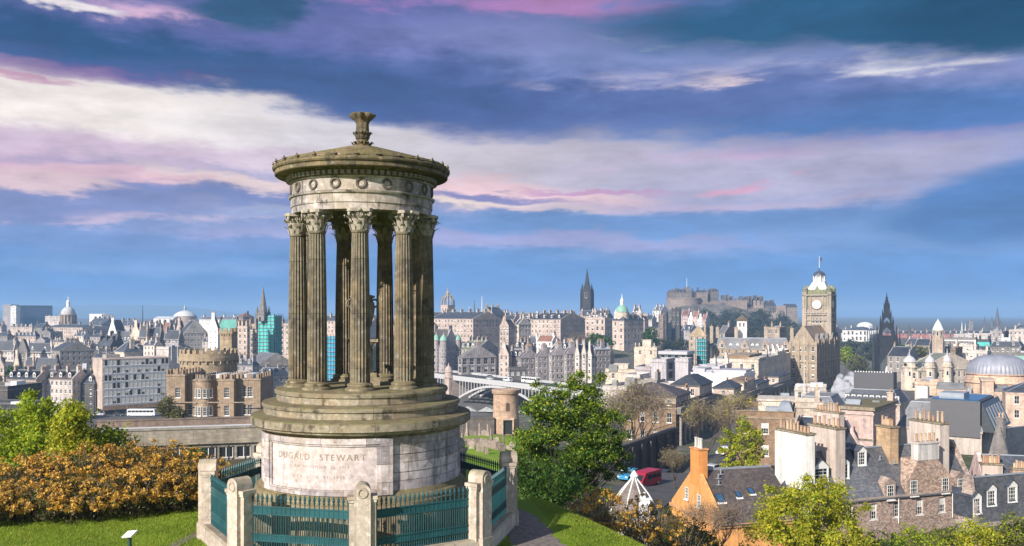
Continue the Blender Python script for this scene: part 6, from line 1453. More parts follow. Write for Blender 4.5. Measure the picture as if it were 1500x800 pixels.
    for x in (-A_ + .3, -.3):
        for y in (.3, Bd - .3): m.lathe([(1.5, tz(452)), (1.5, tz(434)), (1.8, tz(433)), (1.4, tz(432)), (1.35, tz(424)), (1.6, tz(423.5)), (1.1, tz(421.5)), (.4, tz(419)), (.1, tz(415.5))], 8, 0, (x, y))
    for rz in range(4):                                   # gablets above the faces
        q = MB(); q.hull([(-2.6, -Bd / 2 - .2, tz(433)), (2.6, -Bd / 2 - .2, tz(433)), (0, -Bd / 2 - .2, tz(418.5))], [(-2.6, -Bd / 2 + 1.2, tz(433)), (2.6, -Bd / 2 + 1.2, tz(433)), (0, -Bd / 2 + 1.2, tz(418.5))])
        q.xform(Matrix.Translation((-A_ / 2, Bd / 2, 0)) @ Matrix.Rotation(rz * math.pi / 2, 4, 'Z')); off = len(m.v); m.v += q.v; m.f += [tuple(i + off for i in f) for f in q.f]; m.mi += q.mi
    m.build('clock_stage', STONE, root, color=(.22, .24, .14))
    cm = MB(); r = 8.0 * kt * .74
    cm.tube((0, -.35, 0), (0, -.3, 0), r, r, 32, 0); 
    for i in range(12):
        a = math.pi * i / 6; l = r * .74; cm.box(-.06, .06, -.37, -.355, -.2, .2, 1); cm.xform(Matrix.Translation((math.sin(a) * l, 0, math.cos(a) * l)) @ Matrix.Rotation(a, 4, 'Y'), len(cm.v) - 8)
    for a, l, w_ in ((R(205), r * .72, .09), (R(232), r * .48, .12)):
        cm.box(-w_, w_, -.385, -.36, -.3, l, 1); cm.xform(Matrix.Rotation(a, 4, 'Y'), len(cm.v) - 8)
    cme = cm.mesh('clock_face', [plain('opal_glass', (.78, .76, .72), .4, var=.04), DARK])
    zc = tz(446); put('clock_face', cme, root, (-A_ / 2, -.3, zc)); put('clock_face', cme, root, (.3, Bd / 2, zc), math.pi / 2)
    rm = MB(); rm.torus(Matrix.Identity(4), r + .25, .3, 32, 6); rme = rm.mesh('clock_surround', TRIM); put('clock_surround', rme, root, (-A_ / 2, -.55, zc), color=(.45, .36, .28)); put('clock_surround', rme, root, (.55, Bd / 2, zc), math.pi / 2, color=(.3, .25, .2))  # side surround coloured darker, the tower's shaded face put into its colour
    me = window_mesh(.9, 3.0, 'plain')
    for x in (-1.9, 0, 1.9): put('window', me, root, (-A_ / 2 + x, -.07, tz(474))); put('window', me, root, (.07, Bd / 2 + x, tz(474)), math.pi / 2)
    m = MB(); cx, cy = -A_ / 2, Bd / 2; q0, q1 = A_ / 2 - 1.3, 3.2
    m.hull([(cx - q0, cy - q0, tz(424)), (cx + q0, cy - q0, tz(424)), (cx + q0, cy + q0, tz(424)), (cx - q0, cy + q0, tz(424))], [(cx - q1, cy - q1, tz(413)), (cx + q1, cy - q1, tz(413)), (cx + q1, cy + q1, tz(413)), (cx - q1, cy + q1, tz(413))])
    m.lathe([(3.4, tz(413)), (3.4, tz(411.5)), (2.5, tz(411)), (2.4, tz(404.5)), (3.2, tz(404)), (3.2, tz(403.2))], 8, 0, (cx, cy), ph=math.pi / 8)
    m.build('crown_base', RENDERED, root, color=(.60, .60, .60))
    for i in range(8):
        a = math.pi * i / 4 + math.pi / 8; q = MB(); q.tube((cx + 3 * math.sin(a), cy - 3 * math.cos(a), tz(411)), (cx + 3 * math.sin(a), cy - 3 * math.cos(a), tz(403.5)), .3, .28, 6); q.build('colonnette', WHITE, root)
    m = MB(); m.lathe([(3.2, tz(403.3)), (3.1, tz(401)), (2.5, tz(398.5)), (1.4, tz(396.5)), (.5, tz(396)), (.4, tz(393.5)), (.15, tz(391))], 12, 0, (cx, cy)); m.build('dome', plain('dark_lead', (.05, .06, .08), .5), root, smooth=40)
    m = MB(); m.tube((cx, cy, tz(392)), (cx, cy, tz(373.5)), .16, .09, 6); pl = m.build('flagpole', WHITE, root); m = MB()
    pts = [(0, 0), (.9, .12), (1.3, -.1), (1.4, .1)]
    for (u0, v0), (u1, v1) in zip(pts, pts[1:]): m.hull([(cx + u0, cy + v0, tz(381)), (cx + u1, cy + v1, tz(381) - .2), (cx + u1, cy + v1 + .03, tz(381) - .2), (cx + u0, cy + v0 + .03, tz(381))], [(cx + u0, cy + v0, tz(375)), (cx + u1, cy + v1, tz(375) - .5), (cx + u1, cy + v1 + .03, tz(375) - .5), (cx + u0, cy + v0 + .03, tz(375))])
    m.build('flag', plain('flag_cloth', (.06, .07, .16), .8), pl)
build_clock_hotel()
def build_white_belvedere():
    D = 480; z = lambda y: Z(y, D); root = empty('belvedere', (X(1094, D), D, 0), -R(17), 'white square belvedere tower with louvred windows and a dark hipped cap', 'tower')
    m = MB(); q = 5.2; m.box(-q, 0, 0, q, z(520), z(469)); m.box(-q - .3, .3, -.3, q + .3, z(483), z(482)); m.build('tower', RENDERED, root, color=(.66, .62, .58))
    m = MB(); m.pyr(-q - .7, .7, -.7, q + .7, z(469), z(461)); m.box(-q - .7, .7, -.7, q + .7, z(469) - .25, z(469)); m.build('roof', SLATE, root, color=(.13, .10, .07))
    me = window_mesh(.9, 2.3, 'plain')
    for x in (-3.6, -1.6): put('window', me, root, (x, -.05, z(479))); put('window', me, root, (.05, -x, z(479)), math.pi / 2)
build_white_belvedere()
B('stone_block', 'tan stone attic with stacks behind the hotel wing', 1122, 1142, 1152, 482, None, 500, 20, 'flat', st='tan', fl=1, chim=2, grp=G4)
B('stone_block', 'slate-roofed house with a white gable end behind the hotel wing', 1052, 1062, 1078, 488, None, 500, 40, 'gx', rh=4, st='grey', rf='lslate', fl=1, chim=1, dormB=0, grp=G4)
# street of classical fronts running towards the clock tower
def classical(name, label, xl, xc, xr, ye, yb, D, th=20, st='tan', ncol=8, cols=True, **k):
    o = B(name, label, xl, xc, xr, ye, yb, D, th, 'flat', st=st, fl=k.pop('fl', 3), fh=4.4, sp=3.2, w=1.2, h=2.3, **k); a, b, H = INFO[o.name]
    if cols:
        z1 = H - 1.4; z0_ = H - 10.5
        for i in range(ncol):
            y = b * (i + .5) / ncol; m = MB(); m.lathe([(.5, z0_), (.42, z0_ + .4), (.36, z1 - .5), (.52, z1)], 10, c=(.55, y)); m.build('column', STONE, o, color=ST['grey'])
        m = MB(); m.box(.2, 1.15, 0, b, z1, z1 + 1.3); m.box(.2, 1.3, 0, b, z1 + 1.3, z1 + 1.6, 1); m.build('entablature', [STONE, TRIM], o, color=ST['dgrey'])
    return o
o = classical('classical_office', 'big old classical block with a hipped corner pavilion behind the leafless trees, shaded columned side', 912, 990, 1043, 598, None, 205, 25, 'brown', 9, chim=2, fl=4, cst='pink')
a_, b_, H_ = INFO[o.name]
def pavilion(o, x0, x1, y0, y1, h, rh, rf='slate', st='pink', win=3):
    a, b, H = INFO[o.name]; X0_, X1_ = -a + a * x0, -a + a * x1; Y0, Y1 = b * y0, b * y1; m = MB()
    n = max(1, int((Y1 - Y0) / 2.2)); nc = max(1, int((X1_ - X0_) / 3)); cols = [(Y1 - Y0) * (i + .5) / n for i in range(n)]; cx_ = [(X1_ - X0_) * (i + .5) / nc for i in range(nc)]
    facade(m, (X0_, Y0), (1, 0), (0, -1), X1_ - X0_, H - .2, H + h, cx_, [H + h * .25], 1.0, h * .55); facade(m, (X1_, Y0), (0, 1), (1, 0), Y1 - Y0, H - .2, H + h, cols, [H + h * .25], 1.0, h * .55)
    m.face([(X0_, Y1, H), (X0_, Y0, H), (X0_, Y0, H + h), (X0_, Y1, H + h)]); p = m.build('pavilion', STONE, o, color=ST[st])
    for c in cx_: put('window', window_mesh(1.0, h * .55, 'sash'), p, (X0_ + c, Y0 + .14, H + h * .25))
    for c in cols: put('window', window_mesh(1.0, h * .55, 'blank'), p, (X1_ - .14, Y0 + c, H + h * .25), math.pi / 2)
    q = MB(); q.box(X0_ - .3, X1_ + .3, Y0 - .3, Y1 + .3, H + h, H + h + .3, 1); e = .35; i_ = min(X1_ - X0_, Y1 - Y0) * .42
    q.hull([(X0_ - e, Y0 - e, H + h + .3), (X1_ + e, Y0 - e, H + h + .3), (X1_ + e, Y1 + e, H + h + .3), (X0_ - e, Y1 + e, H + h + .3)], [(X0_ + i_, Y0 + i_, H + h + rh), (X1_ - i_, Y0 + i_, H + h + rh), (X1_ - i_, Y1 - i_, H + h + rh), (X0_ + i_, Y1 - i_, H + h + rh)]); q.build('pavilion_roof', [SLATE, TRIM], o, color=ST[rf])
pavilion(o, 0, 1, 0, .36, 2.4, 2.6, 'bslate', 'tan'); pavilion(o, .42, 1, .62, 1, 3.2, 2.6, 'slate', 'pink')
o = classical('classical_office', 'cream-fronted classical block with two attic storeys, next along the street towards the clock tower', 1041, 1075, 1108, 583, None, 245, 20, 'pink', 6, chim=2, fl=4); pavilion(o, .1, 1, 0, .3, 2.4, 2.0, 'slate', 'pink'); pavilion(o, 0, .9, .5, 1, 2.8, 1.2, 'brown', 'cream')
o = classical('classical_office', 'farther classical block with shaded dormer windows on the street towards the clock tower', 1072, 1106, 1158, 577, None, 290, 20, 'cream', 8, chim=3, fl=4); pavilion(o, .5, 1, .05, .35, 2.6, 1.2, 'slate', 'grey'); pavilion(o, .5, 1, .62, .98, 2.8, 1.0, 'slate', 'pink')
o = B('stone_block', 'long brown stone front with one bright sash window and leaded roof, behind the ivy tree', 1078, 1163, 1172, 612, None, 152, 18, 'flat', st='brown', fl=4, fh=3.8, sp=3.1, ca=3, w=1.3, h=2.0, chim=0, dep=16, near=True, grp=G4, flatm=LEAD)
a_, b_, H_ = INFO[o.name]; m = MB(); m.hull([(-a_ * .02, 2, H_ + .8), (-.6, 9, H_ + .8), (-a_ * .2, 12, H_ + .8), (-a_ * .3, 3, H_ + .8)], [(-a_ * .08, 4, H_ + 2.2), (-a_ * .07, 8, H_ + 2.2), (-a_ * .2, 9, H_ + 2.2), (-a_ * .24, 5, H_ + 2.2)]); m.build('lantern_roof', LEAD, o)
attic(o, .35, .98, .5, .95, 2.0, None, 'cream')
o = B('flat_block', 'cream flat-topped attic block between the brown front and the mansard', 1138, 1206, 1210, 596, None, 185, 15, 'flat', st='cream', fl=1, ca=0, chim=1, grp=G4, dep=8)
B('mansard_block', 'slate mansard block with a flat dark roof in front of the hotel', 1162, 1227, 1240, 605, None, 215, 28, 'mansard', rh=3.6, st='pink', rf='lslate', fl=1, ca=0, cb=0, chim=0, flatm=FLATROOF, dep=16, grp=G4)
o = B('flat_block', 'pale stone flat block with a flagpole and satellite dishes at the foot of the hotel', 1164, 1210, 1216, 572, None, 285, 20, 'flat', st='pale', fl=1, chim=0, grp=G4, flatm=FLATROOF, dep=14); attic(o, .5, .9, .2, .7, 1.9, WHITE, 'white', False)
mast('white flagpole in front of the hotel entrance', 1178, 525, 575, 285, .14, WHITE, 'flagpole', 'flagpole')
def build_plant_box():
    D = 262; o = B('office_roof', 'long dark mansard roof with small white dormer windows under the black plant box', 1236, 1318, 1332, 592, None, 250, 33, 'mansard', rh=3.6, st='pink', rf='slate', fl=1, ca=0, cb=0, chim=0, dep=14, flatm=FLATROOF)
    a, b, H = INFO[o.name]
    for i in range(9): dormer(o, -a + a * (i + .5) / 9, .7, H + .6, (0, -1), 1.1, 1.5, 1.2, style='blank', pitched=False)
    m = MB(); m.box(-a * .88, -a * .16, 4.5, 10, H + 3.7, H + 8.4); m.build('plant_box', plain('black_cladding', (.075, .075, .085), .6, var=.08), o)
    q = MB(); 
    for i in range(14): q.box(-a * .86 + i * a * .05, -a * .86 + i * a * .05 + .3, 4.6, 4.9, H + 8.4, H + 8.7)
    q.build('roof_edge_lights', WHITE, o)
build_plant_box()
def build_squat_tower():
    D = 162; o = B('square_tower', 'square pale rendered tower with mossy cornice and a narrow window, in the roofscape at right', 1232, 1279, 1312, 606, None, D, 36, 'flat', st='rosy', fl=2, fh=4.6, ca=0, cb=2, w=.9, h=2.6, chim=0, near=True)
    a, b, H = INFO[o.name]; m = MB(); m.box(-a - .4, .4, -.4, b + .4, H + .5, H + 1.1); m.box(-a - .2, .2, -.2, b + .2, H - 5.0, H - 4.7); m.build('cornice', MS_STEP, o)
    chimney(o, -.6, b - 1.2, H, w=1.1, d=1.6, h=2.6, col=ST['pink'], near=True)
build_squat_tower()
def build_metal_box():
    D = 172; o = B('office', 'concrete office with a slate mansard, black metal roof box and slanted glazing', 1316, 1438, 1462, 633, None, D, 34, 'mansard', rh=5.0, st=(.46, .40, .36), rf='lslate', fl=5, fh=3.4, ca=0, cb=4, w=.7, h=2.2, chim=0, dep=None, flatm=FLATROOF, wall=RENDERED, string=False)
    a, b, H = INFO[o.name]; m = MB(); m.box(-a * .60, -.2, -.35, b * .8, H - 1.2, H + 5.9); m.build('metal_box', plain('box_cladding', (.10, .10, .11), .45, var=.06), o)
    q = MB(); q.box(-a * .58, -.5, 0, b * .75, H + 5.9, H + 6.15); q.build('box_roof', BLUEGLASS, o)
    m = MB(); m.hull([(0, 0, H), (2.4, 0, H), (0, 0, H + 5.6)], [(0, b, H), (2.4, b, H), (0, b, H + 5.6)]); sg = m.build('slanted_glazing', plain('dark_frame', (.05, .06, .07), .4), o)
    for i in range(6):
        y = b * (i + .4) / 6.5; g = MB(); g.hull([(2.2, y, H + .6), (2.3, y, H + .6), (.6, y, H + 4.6), (.5, y, H + 4.6)], [(2.2, y + b * .08, H + .6), (2.3, y + b * .08, H + .6), (.6, y + b * .08, H + 4.6), (.5, y + b * .08, H + 4.6)]); g.build('glazing_bar', LEAD, sg)
    m = MB(); m.box(-a * .55, -a * .25, b * .2, b * .5, H + 6.1, H + 7.0); m.build('duct', LEAD, o); m = MB(); m.box(-a * .95, -a * .80, b * .6, b * .7, H + 5, H + 7.4); m.build('screen', WHITE, o)
build_metal_box()
# register house and neighbours
def build_register():
    D = 300; z = lambda y: Z(y, D)
    o = B('record_office', 'cream classical record office with long flat fronts and a big ribbed lead dome', 1372, 1480, 1500, 583, None, D, 25, 'flat', st=(.56, .43, .34), fl=3, fh=4.2, sp=5.2, w=1.3, h=2.4, chim=0, rf='slate', dep=20)
    a, b, H = INFO[o.name]; R0 = 40.5 * D * 1.1 / F; c = (-a * .10, b * .5 + 12); zz = lambda y: Z(y, D * 1.1) - o.location.z
    m = MB(); m.lathe([(R0 + .3, H - 2), (R0 + .3, zz(558)), (R0 + .8, zz(557)), (R0 + .3, zz(556)), (R0, zz(546)), (R0 + .6, zz(545)), (R0 + .6, zz(544))], 48, c=c); m.build('drum', STONE, o, color=(.58, .42, .32))
    dz = zz(544); hgt = zz(518) - dz; m = MB(); n = 96
    prof = [(R0, dz)] + [(R0 * math.cos(t * .86), dz + hgt * math.sin(t) ** .9) for t in [R(v) for v in (8, 18, 28, 40, 52, 64, 76)]] + [(R0 * .2, dz + hgt * .99), (.1, dz + hgt)]
    m.lathe(prof, n, c=c, mod=lambda aa, z_: 1 + .008 * math.cos(aa * 48)); m.build('dome', plain('ribbed_lead', (.27, .28, .33), .5, .1, .25, .3), o, smooth=20)
    for x0, x1, h, rr in ((.0, .40, 2.2, 1.8), (.62, .78, 5.5, 0), (.78, 1.02, 2.0, 1.6)):
        q = MB(); q.box(-a + a * x0, -a + a * x1, -.4 if rr == 0 else .6, b * .7, H - .1, H + h); 
        if rr: q.hull([(-a + a * x0, .4, H + h), (-a + a * x1, .4, H + h), (-a + a * x1, b * .7, H + h), (-a + a * x0, b * .7, H + h)], [(-a + a * x0 + .5, b * .3, H + h + rr), (-a + a * x1 - .5, b * .3, H + h + rr), (-a + a * x1 - .5, b * .5, H + h + rr), (-a + a * x0 + .5, b * .5, H + h + rr)], 1)
        else: q.box(-a + a * x0 - .3, -a + a * x1 + .3, -.7, b * .7 + .3, H + h, H + h + .5, 2)
        q.build('attic', [STONE, FLATROOF, TRIM], o, color=(.56, .43, .34))
    B('record_office_wing', 'right wing of the cream record office with tall windows, cut by the frame', 1473, 1540, 1550, 577, None, 275, 25, 'hip', rh=3, st=(.58, .44, .36), fl=4, fh=4.4, sp=5, w=1.4, h=2.5, chim=0, dep=14)
    B('record_office_wing', 'left cream wing of the record office, plain front below the two turrets', 1340, 1376, 1380, 563, None, 320, 25, 'flat', rh=0, st=(.56, .41, .31), fl=2, sp=5, chim=0, dep=12)
build_register()
def build_turreted():
    D = 370; o = B('turreted_hotel', 'cream hotel with lead-domed corner turrets, clock turret and a long green-grey slate roof', 1320, 1345, 1440, 543, None, D, 62, 'gx', rh=6.5, st='cream', rf=(.15, .17, .13), fl=4, fh=4.2, sp=3.4, w=1.4, h=2.4, chim=0, dormB=0)
    a, b, H = INFO[o.name]
    for i in range(6): dormer(o, -.6, b * (i + .6) / 6.4, H + 1.2, (1, 0), 1.6, 1.9, 2.0, style='plain', pitched=False)
    for x, y, r, top in ((-a * .6, 1, 2.6, 1.0), (.4, b * .16, 2.0, 1.0), (.4, b * .42, 1.8, 1.5)):
        m = MB(); m.lathe([(r, H - 10), (r, H + .8), (r + .4, H + 1.0), (r + .4, H + 1.4), (r, H + 1.5), (r * .95, H + 3.2), (r + .2, H + 3.4)], 12, c=(x, y)); m.build('turret', STONE, o, color=ST['cream'])
        m = MB(); m.lathe([(r + .1, H + 3.3), (r * .92, H + 4.4), (r * .6, H + 5.4), (r * .25, H + 5.9), (.3, H + 6.3), (.2, H + 7.2), (.05, H + 9)], 14, c=(x, y)); m.build('turret_dome', RENDERED, o, color=(.48, .48, .52), smooth=40)
        m = MB(); m.tube((x, y - r - .1, H + 2.3), (x, y - r + .2, H + 2.3), .7, .7, 16); m.build('clock_face' if y > 3 else 'oculus', DARK if y <= 3 else BLIND, o)
        for aa in (-30, 40): put('window', window_mesh(.9, 2.0, 'plain'), o, (x + (r + .04) * math.sin(R(aa)), y - (r + .04) * math.cos(R(aa)), H - 2.5), R(aa))
build_turreted()
def build_cone_tower():
    D = 490; z = lambda y: Z(y, D); k = D / F; root = empty('cone_tower', (X(1374, D), D, 0), -R(30), 'tan stone tower with an arcaded top and a bright white cone roof', 'tower')
    q = 7.2 * k; m = MB(); m.box(-q, q, -q, q, z(530), z(496)); m.lathe([(q * 1.02, z(498)), (q * 1.02, z(485)), (q * 1.15, z(484.5)), (q * 1.15, z(483.8))], 8, ph=math.pi / 8); m.build('tower', STONE, root, color=ST['tan'])
    for i in range(8): put('window', window_mesh(1.0, 2.4, 'plain'), root, (q * .98 * math.sin(i * math.pi / 4), -q * .98 * math.cos(i * math.pi / 4), z(492)), i * math.pi / 4)
    m = MB(); m.lathe([(q * 1.1, z(483.8)), (q * .8, z(478)), (q * .4, z(472)), (.3, z(469.5)), (.05, z(467))], 12); m.build('roof', WHITE, root, smooth=40)
build_cone_tower()
def build_gothic_monument():
    D = 690; k = D / F; z = lambda y: Z(y, D); col = (.012, .011, .012)
    root = empty('gothic_monument', (X(1299, D), D, 0), -R(24), 'blackened gothic spire monument on four arched legs with a pale seated statue underneath', 'monument')
    def tier(nm, q, y0, y1, arches=True, pin=True):
        m = MB()
        if arches:
            w = q * .32
            for sx in (-1, 1):
                for sy in (-1, 1): m.box(sx * q - w / 2 * (1 + sx), sx * q + w / 2 * (1 - sx), sy * q - w / 2 * (1 + sy), sy * q + w / 2 * (1 - sy), z(y0), z(y1))
            h = z(y1) - z(y0); m.box(-q, q, -q, q, z(y1) - h * .32, z(y1))
            for i in range(4):
                M = Matrix.Rotation(i * math.pi / 2, 4, 'Z'); f0 = len(m.v)
                for s in (-1, 1): m.hull([(s * (q - w), -q, z(y1) - h * .62), (s * (q - w), -q, z(y1) - h * .3), (0, -q, z(y1) - h * .3)], [(s * (q - w), -q + w, z(y1) - h * .62), (s * (q - w), -q + w, z(y1) - h * .3), (0, -q + w, z(y1) - h * .3)])
                m.hull([(-q * .55, -q - .2, z(y1) - h * .1), (q * .55, -q - .2, z(y1) - h * .1), (0, -q - .2, z(y1) + h * .25)], [(-q * .55, -q + .6, z(y1) - h * .1), (q * .55, -q + .6, z(y1) - h * .1), (0, -q + .6, z(y1) + h * .25)])
                m.xform(M, f0)
        else: m.box(-q, q, -q, q, z(y0), z(y1))
        m.box(-q - .4, q + .4, -q - .4, q + .4, z(y1) - .5, z(y1) + .2); t = m.build(nm, STONE, root, color=col)
        if pin:
            for sx in (-1, 1):
                for sy in (-1, 1):
                    p = MB(); r = max(.35, q * .17); hh = (z(y1) - z(y0)) * .65; p.lathe([(r, z(y0)), (r, z(y1)), (r * 1.15, z(y1) + .3), (r * .7, z(y1) + hh * .4), (.04, z(y1) + hh)], 6, c=(sx * q, sy * q)); p.build('pinnacle', STONE, t, color=col)
    tier('lower_stage', 7.0, 552, 506); tier('arch_stage', 5.4, 506, 492, False); tier('middle_stage', 4.4, 492, 474); tier('upper_stage', 3.0, 474, 461); tier('top_stage', 1.9, 461, 450, False)
    for sx in (-1, 1):                                    # four outer buttress towers with their flyers
        for sy in (-1, 1):
            p = MB(); x, y = sx * 9.2, sy * 9.2; p.box(x - 1.1, x + 1.1, y - 1.1, y + 1.1, z(552), z(515)); p.lathe([(1.5, z(515)), (1.2, z(508)), (.8, z(500)), (.04, z(487))], 6, c=(x, y)); p.tube((x, y, z(514)), (sx * 6, sy * 6, z(508)), .6, .6, 5); p.tube((x, y, z(522)), (sx * 6, sy * 6, z(516)), .6, .6, 5); p.build('buttress', STONE, root, color=(.02, .017, .017))
    m = MB(); m.lathe([(1.9, z(450)), (1.4, z(443)), (.9, z(439)), (.35, z(433)), (.03, z(427))], 8)
    for zz in (446, 441, 437): m.lathe([(1.9 * (zz - 427) / 23 + .3, z(zz)), (1.9 * (zz - 427) / 23 + .5, z(zz) + .3), (1.9 * (zz - 427) / 23, z(zz) + .5)], 8)
    m.build('spire', STONE, root, color=col)
    m = MB(); m.box(-10.5, 10.5, -10.5, 10.5, z(562), z(552)); m.build('steps', STONE, root, color=ST['dgrey'])
    m = MB(); m.box(-1.6, 1.6, -1.6, 1.6, z(552), z(547)); m.lathe([(1.4, z(547)), (1.5, z(545)), (1.0, z(542.5)), (1.1, z(540)), (.55, z(538.6)), (.6, z(537.6)), (.3, z(536.4))], 10); m.build('statue', STONE, root, color=ST['white'])
build_gothic_monument()
B('terrace', 'long red sandstone terrace far behind the blackened spire, with a row of dormers', 1302, 1440, 1442, 489, None, 1080, 4, 'mansard', rh=3.4, st=(.42, .17, .15), rf='slate', fl=3, fh=3.6, sp=5, w=1.6, h=2.0, dorm=16, chim=6, dep=14)
B('terrace', 'red sandstone block left of the blackened spire', 1283, 1296, 1297, 487, None, 1060, 4, 'mansard', rh=3, st=(.42, .17, .15), rf='slate', fl=3, sp=4, chim=2, dep=12)
o = B('gallery', 'white classical gallery in the valley between the clock tower and the black spire', 1234, 1270, 1286, 484, None, 980, 35, 'hip', rh=3.5, st='white', fl=2, fh=6, sp=4, w=2, h=4, chim=2)
m = MB(); a_, b_, H_ = INFO[o.name]
for i in range(6): m.lathe([(.8, H_ - 12), (.65, H_ - .5)], 8, c=(.9, b_ * (i + .5) / 6))
m.build('portico', RENDERED, o, color=ST['white'])
def build_far_hall():
    D = 1250; root = empty('concert_dome', (X(1267, D), D, 0), 0, 'white round hall roof on the skyline above the classical gallery', 'hall'); m = MB(); m.lathe([(11, Z(490, D)), (11, Z(478, D)), (11.4, Z(477.4, D))], 24); m.build('drum', RENDERED, root, color=ST['white']); m = MB(); m.lathe([(11, Z(477.5, D)), (9, Z(474.5, D)), (5, Z(472.5, D)), (.1, Z(471.8, D))], 24); m.build('dome', WHITE, root, smooth=40)
build_far_hall()
spire('slim dark spire in front of the red terrace', 1332, 473, 488, 2.2, 1000, 'dark', True, (2.6, 505))
spire('tallest of three cathedral spires on the right skyline', 1461, 449, 476, 4.2, 1700, (.10, .09, .09), True, (4.6, 492), 'cathedral_spire')
spire('left of three cathedral spires on the right skyline, standing apart', 1442, 463, 481, 3.4, 1650, (.10, .09, .09), True, (3.2, 496), 'cathedral_spire')
spire('shorter cathedral spire touching the tallest one', 1453, 462, 480, 3.0, 1690, (.11, .10, .09), True, (3.2, 492), 'cathedral_spire')
spire('square dark tower with a white pointed cap on the right skyline', 1422, 465, 471, 2.6, 1500, (.20, .18, .17), False, (3.0, 495), 'capped_tower', 4)
for px, y0 in ((1409, 469), (1414, 473)): spire('thinner white needle spire right of the white cone roof' if px == 1414 else 'taller white needle spire right of the white cone roof', px, y0, 488, 1.3, 1300, 'white', False, (1.4, 496), 'needle_spire', 6)
RT = [(1384, 1428, 1432, 497, 560, 'dgrey', 'flat', 'dark commercial block with white bands right of the cone tower'), (1396, 1430, 1434, 507, 520, 'pale', 'flat', 'cluttered pale flat roofs below the dark commercial block'), (1432, 1449, 1452, 500, 560, 'slate', 'flat', 'teal-striped dark block on the right'), (1452, 1468, 1480, 487, 640, 'violet', 'flat', 'grey windowless block left of the long pale hall roof'), (1478, 1510, 1520, 485, 640, 'pale', 'flat', 'long pale hall at the right edge of the skyline'), (1467, 1480, 1482, 497, 600, 'white', 'flat', 'small white cube below the grey windowless block'), (1450, 1496, 1502, 509, 520, 'dgrey', 'mansard', 'dark mansard with two white dormers above the ribbed dome'), (1418, 1446, 1452, 517, 470, 'pale', 'flat', 'pinkish flat block left of the ribbed dome'), (1488, 1520, 1530, 520, 460, 'dgrey', 'flat', 'dark block with a turquoise fascia at the right edge'), (1340, 1362, 1368, 506, 620, 'tan', 'gx', 'small tan house left of the cone tower'), (1384, 1400, 1410, 512, 500, 'brown', 'flat', 'brown brick block right of the cone tower'), (1326, 1346, 1356, 505, 800, 'rosy', 'gx', 'rosy gabled church hall below the red terrace'), (1300, 1330, 1345, 522, 430, 'grey', 'gx', 'grey roofs just left of the first lead turret'), (1398, 1450, 1460, 491, 900, 'pale', 'flat', 'low pale sheds on the skyline left of the cathedral spires'), (1436, 1460, 1500, 493, 950, 'cream', 'gx', 'cream terrace on the skyline below the cathedral spires'), (1480, 1520, 1540, 492, 1000, 'rosy', 'gx', 'rosy terrace at the right end of the skyline'), (1204, 1222, 1232, 486, 900, 'violet', 'gx', 'grey terrace just right of the clock tower'), (1222, 1236, 1244, 488, 1050, 'pale', 'gx', 'pale terrace left of the classical gallery')]
for xl, xc, xr, ye, D, s_, rt, lb in RT:
    B('block' if rt != 'gx' else 'house', lb, xl, xc, xr, ye, None, D, 25, rt, st=s_, fl=2, dorm=2 if rt == 'mansard' else 0, chim=2, grp=G4, flatm=WHITEROOF if s_ in ('pale', 'white') else None)
def band(root_label, mat, h):
    for o in bpy.data.objects:
        if o.get('label') == root_label:
            a, b, H = INFO[o.name]; m = MB(); m.box(-a - .2, .2, -.25, -.05, H - h - .6, H - .6); m.box(.05, .25, -.2, b, H - h - .6, H - .6); m.build('fascia', mat, o)
band('teal-striped dark block on the right', TEALNET, 2.6); band('dark block with a turquoise fascia at the right edge', COPPER, 3.0); band('dark commercial block with white bands right of the cone tower', WHITE, .7)
# ------------------------------------------------------------------ houses at lower right, graveyard, street
def ypos(o, px):                                        # distance along a building's side for a photo column
    t = -o.rotation_euler.z; s, c = math.sin(t), math.cos(t); cx, cy = o.location.x, o.location.y; tr = (px - CX) / F
    return (tr * cy - cx) / (s - tr * c)
def skylight(o, y, f, w=.9, h=1.2):
    a, b, H = INFO[o.name]; rh = RHS[o.name]; x = -a / 2 * f; z = H + rh * f; sl = math.atan2(rh, a / 2)
    m = MB(); m.box(-h / 2, h / 2, -w / 2, w / 2, .16, .26, 0); m.box(-h / 2 + .08, h / 2 - .08, -w / 2 + .08, w / 2 - .08, .26, .275, 1); m.box(-.1 + h / 2, h / 2 + .22, -w / 2 - .1, w / 2 + .1, .16, .22, 2)
    k = m.build('skylight', [DARK, BLUEGLASS, WHITE], o, (x, y, z)); k.rotation_euler = (0, sl, 0)
def vent(o, y, f):
    a, b, H = INFO[o.name]; rh = RHS[o.name]; m = MB(); m.tube((0, 0, 0), (0, 0, .7), .08, .08, 8); m.box(-.2, .2, -.25, .25, .12, .2); m.build('vent', LEAD, o, (-a / 2 * f, y, H + rh * f + .1))
RHS = {}
n1 = B('cottage', 'bright orange gabled house with a tall orange chimney and a slate roof with skylights', 984, 1056, 1172, 769, None, 95, 74, 'gy', gab=1, rh=4.7, st=(.68, .33, .11), rf='bslate', fl=0, chim=0, near=True, wall=RENDERED, cat='house', string=False); RHS[n1.name] = 4.7
a, b, H = INFO[n1.name]
for px, dz in ((1006, 1.2), (1024, .9)):
    f = (px - 984) / 72; x = -a * (1 - f) + .4; w_ = put('window', window_mesh(.8, 1.35, 'sash_fine'), n1, (x, -.03, H + dz))
m = MB(); m.box(-a / 2 - 1.0, -a / 2 + 1.0, -.05, 1.05, H + 3.2, H + 7.25); m.box(-a / 2 - 1.1, -a / 2 + 1.1, -.15, 1.15, H + 7.25, H + 7.4, 1); ch = m.build('chimney', [RENDERED, TRIM], n1, color=(.70, .29, .08))
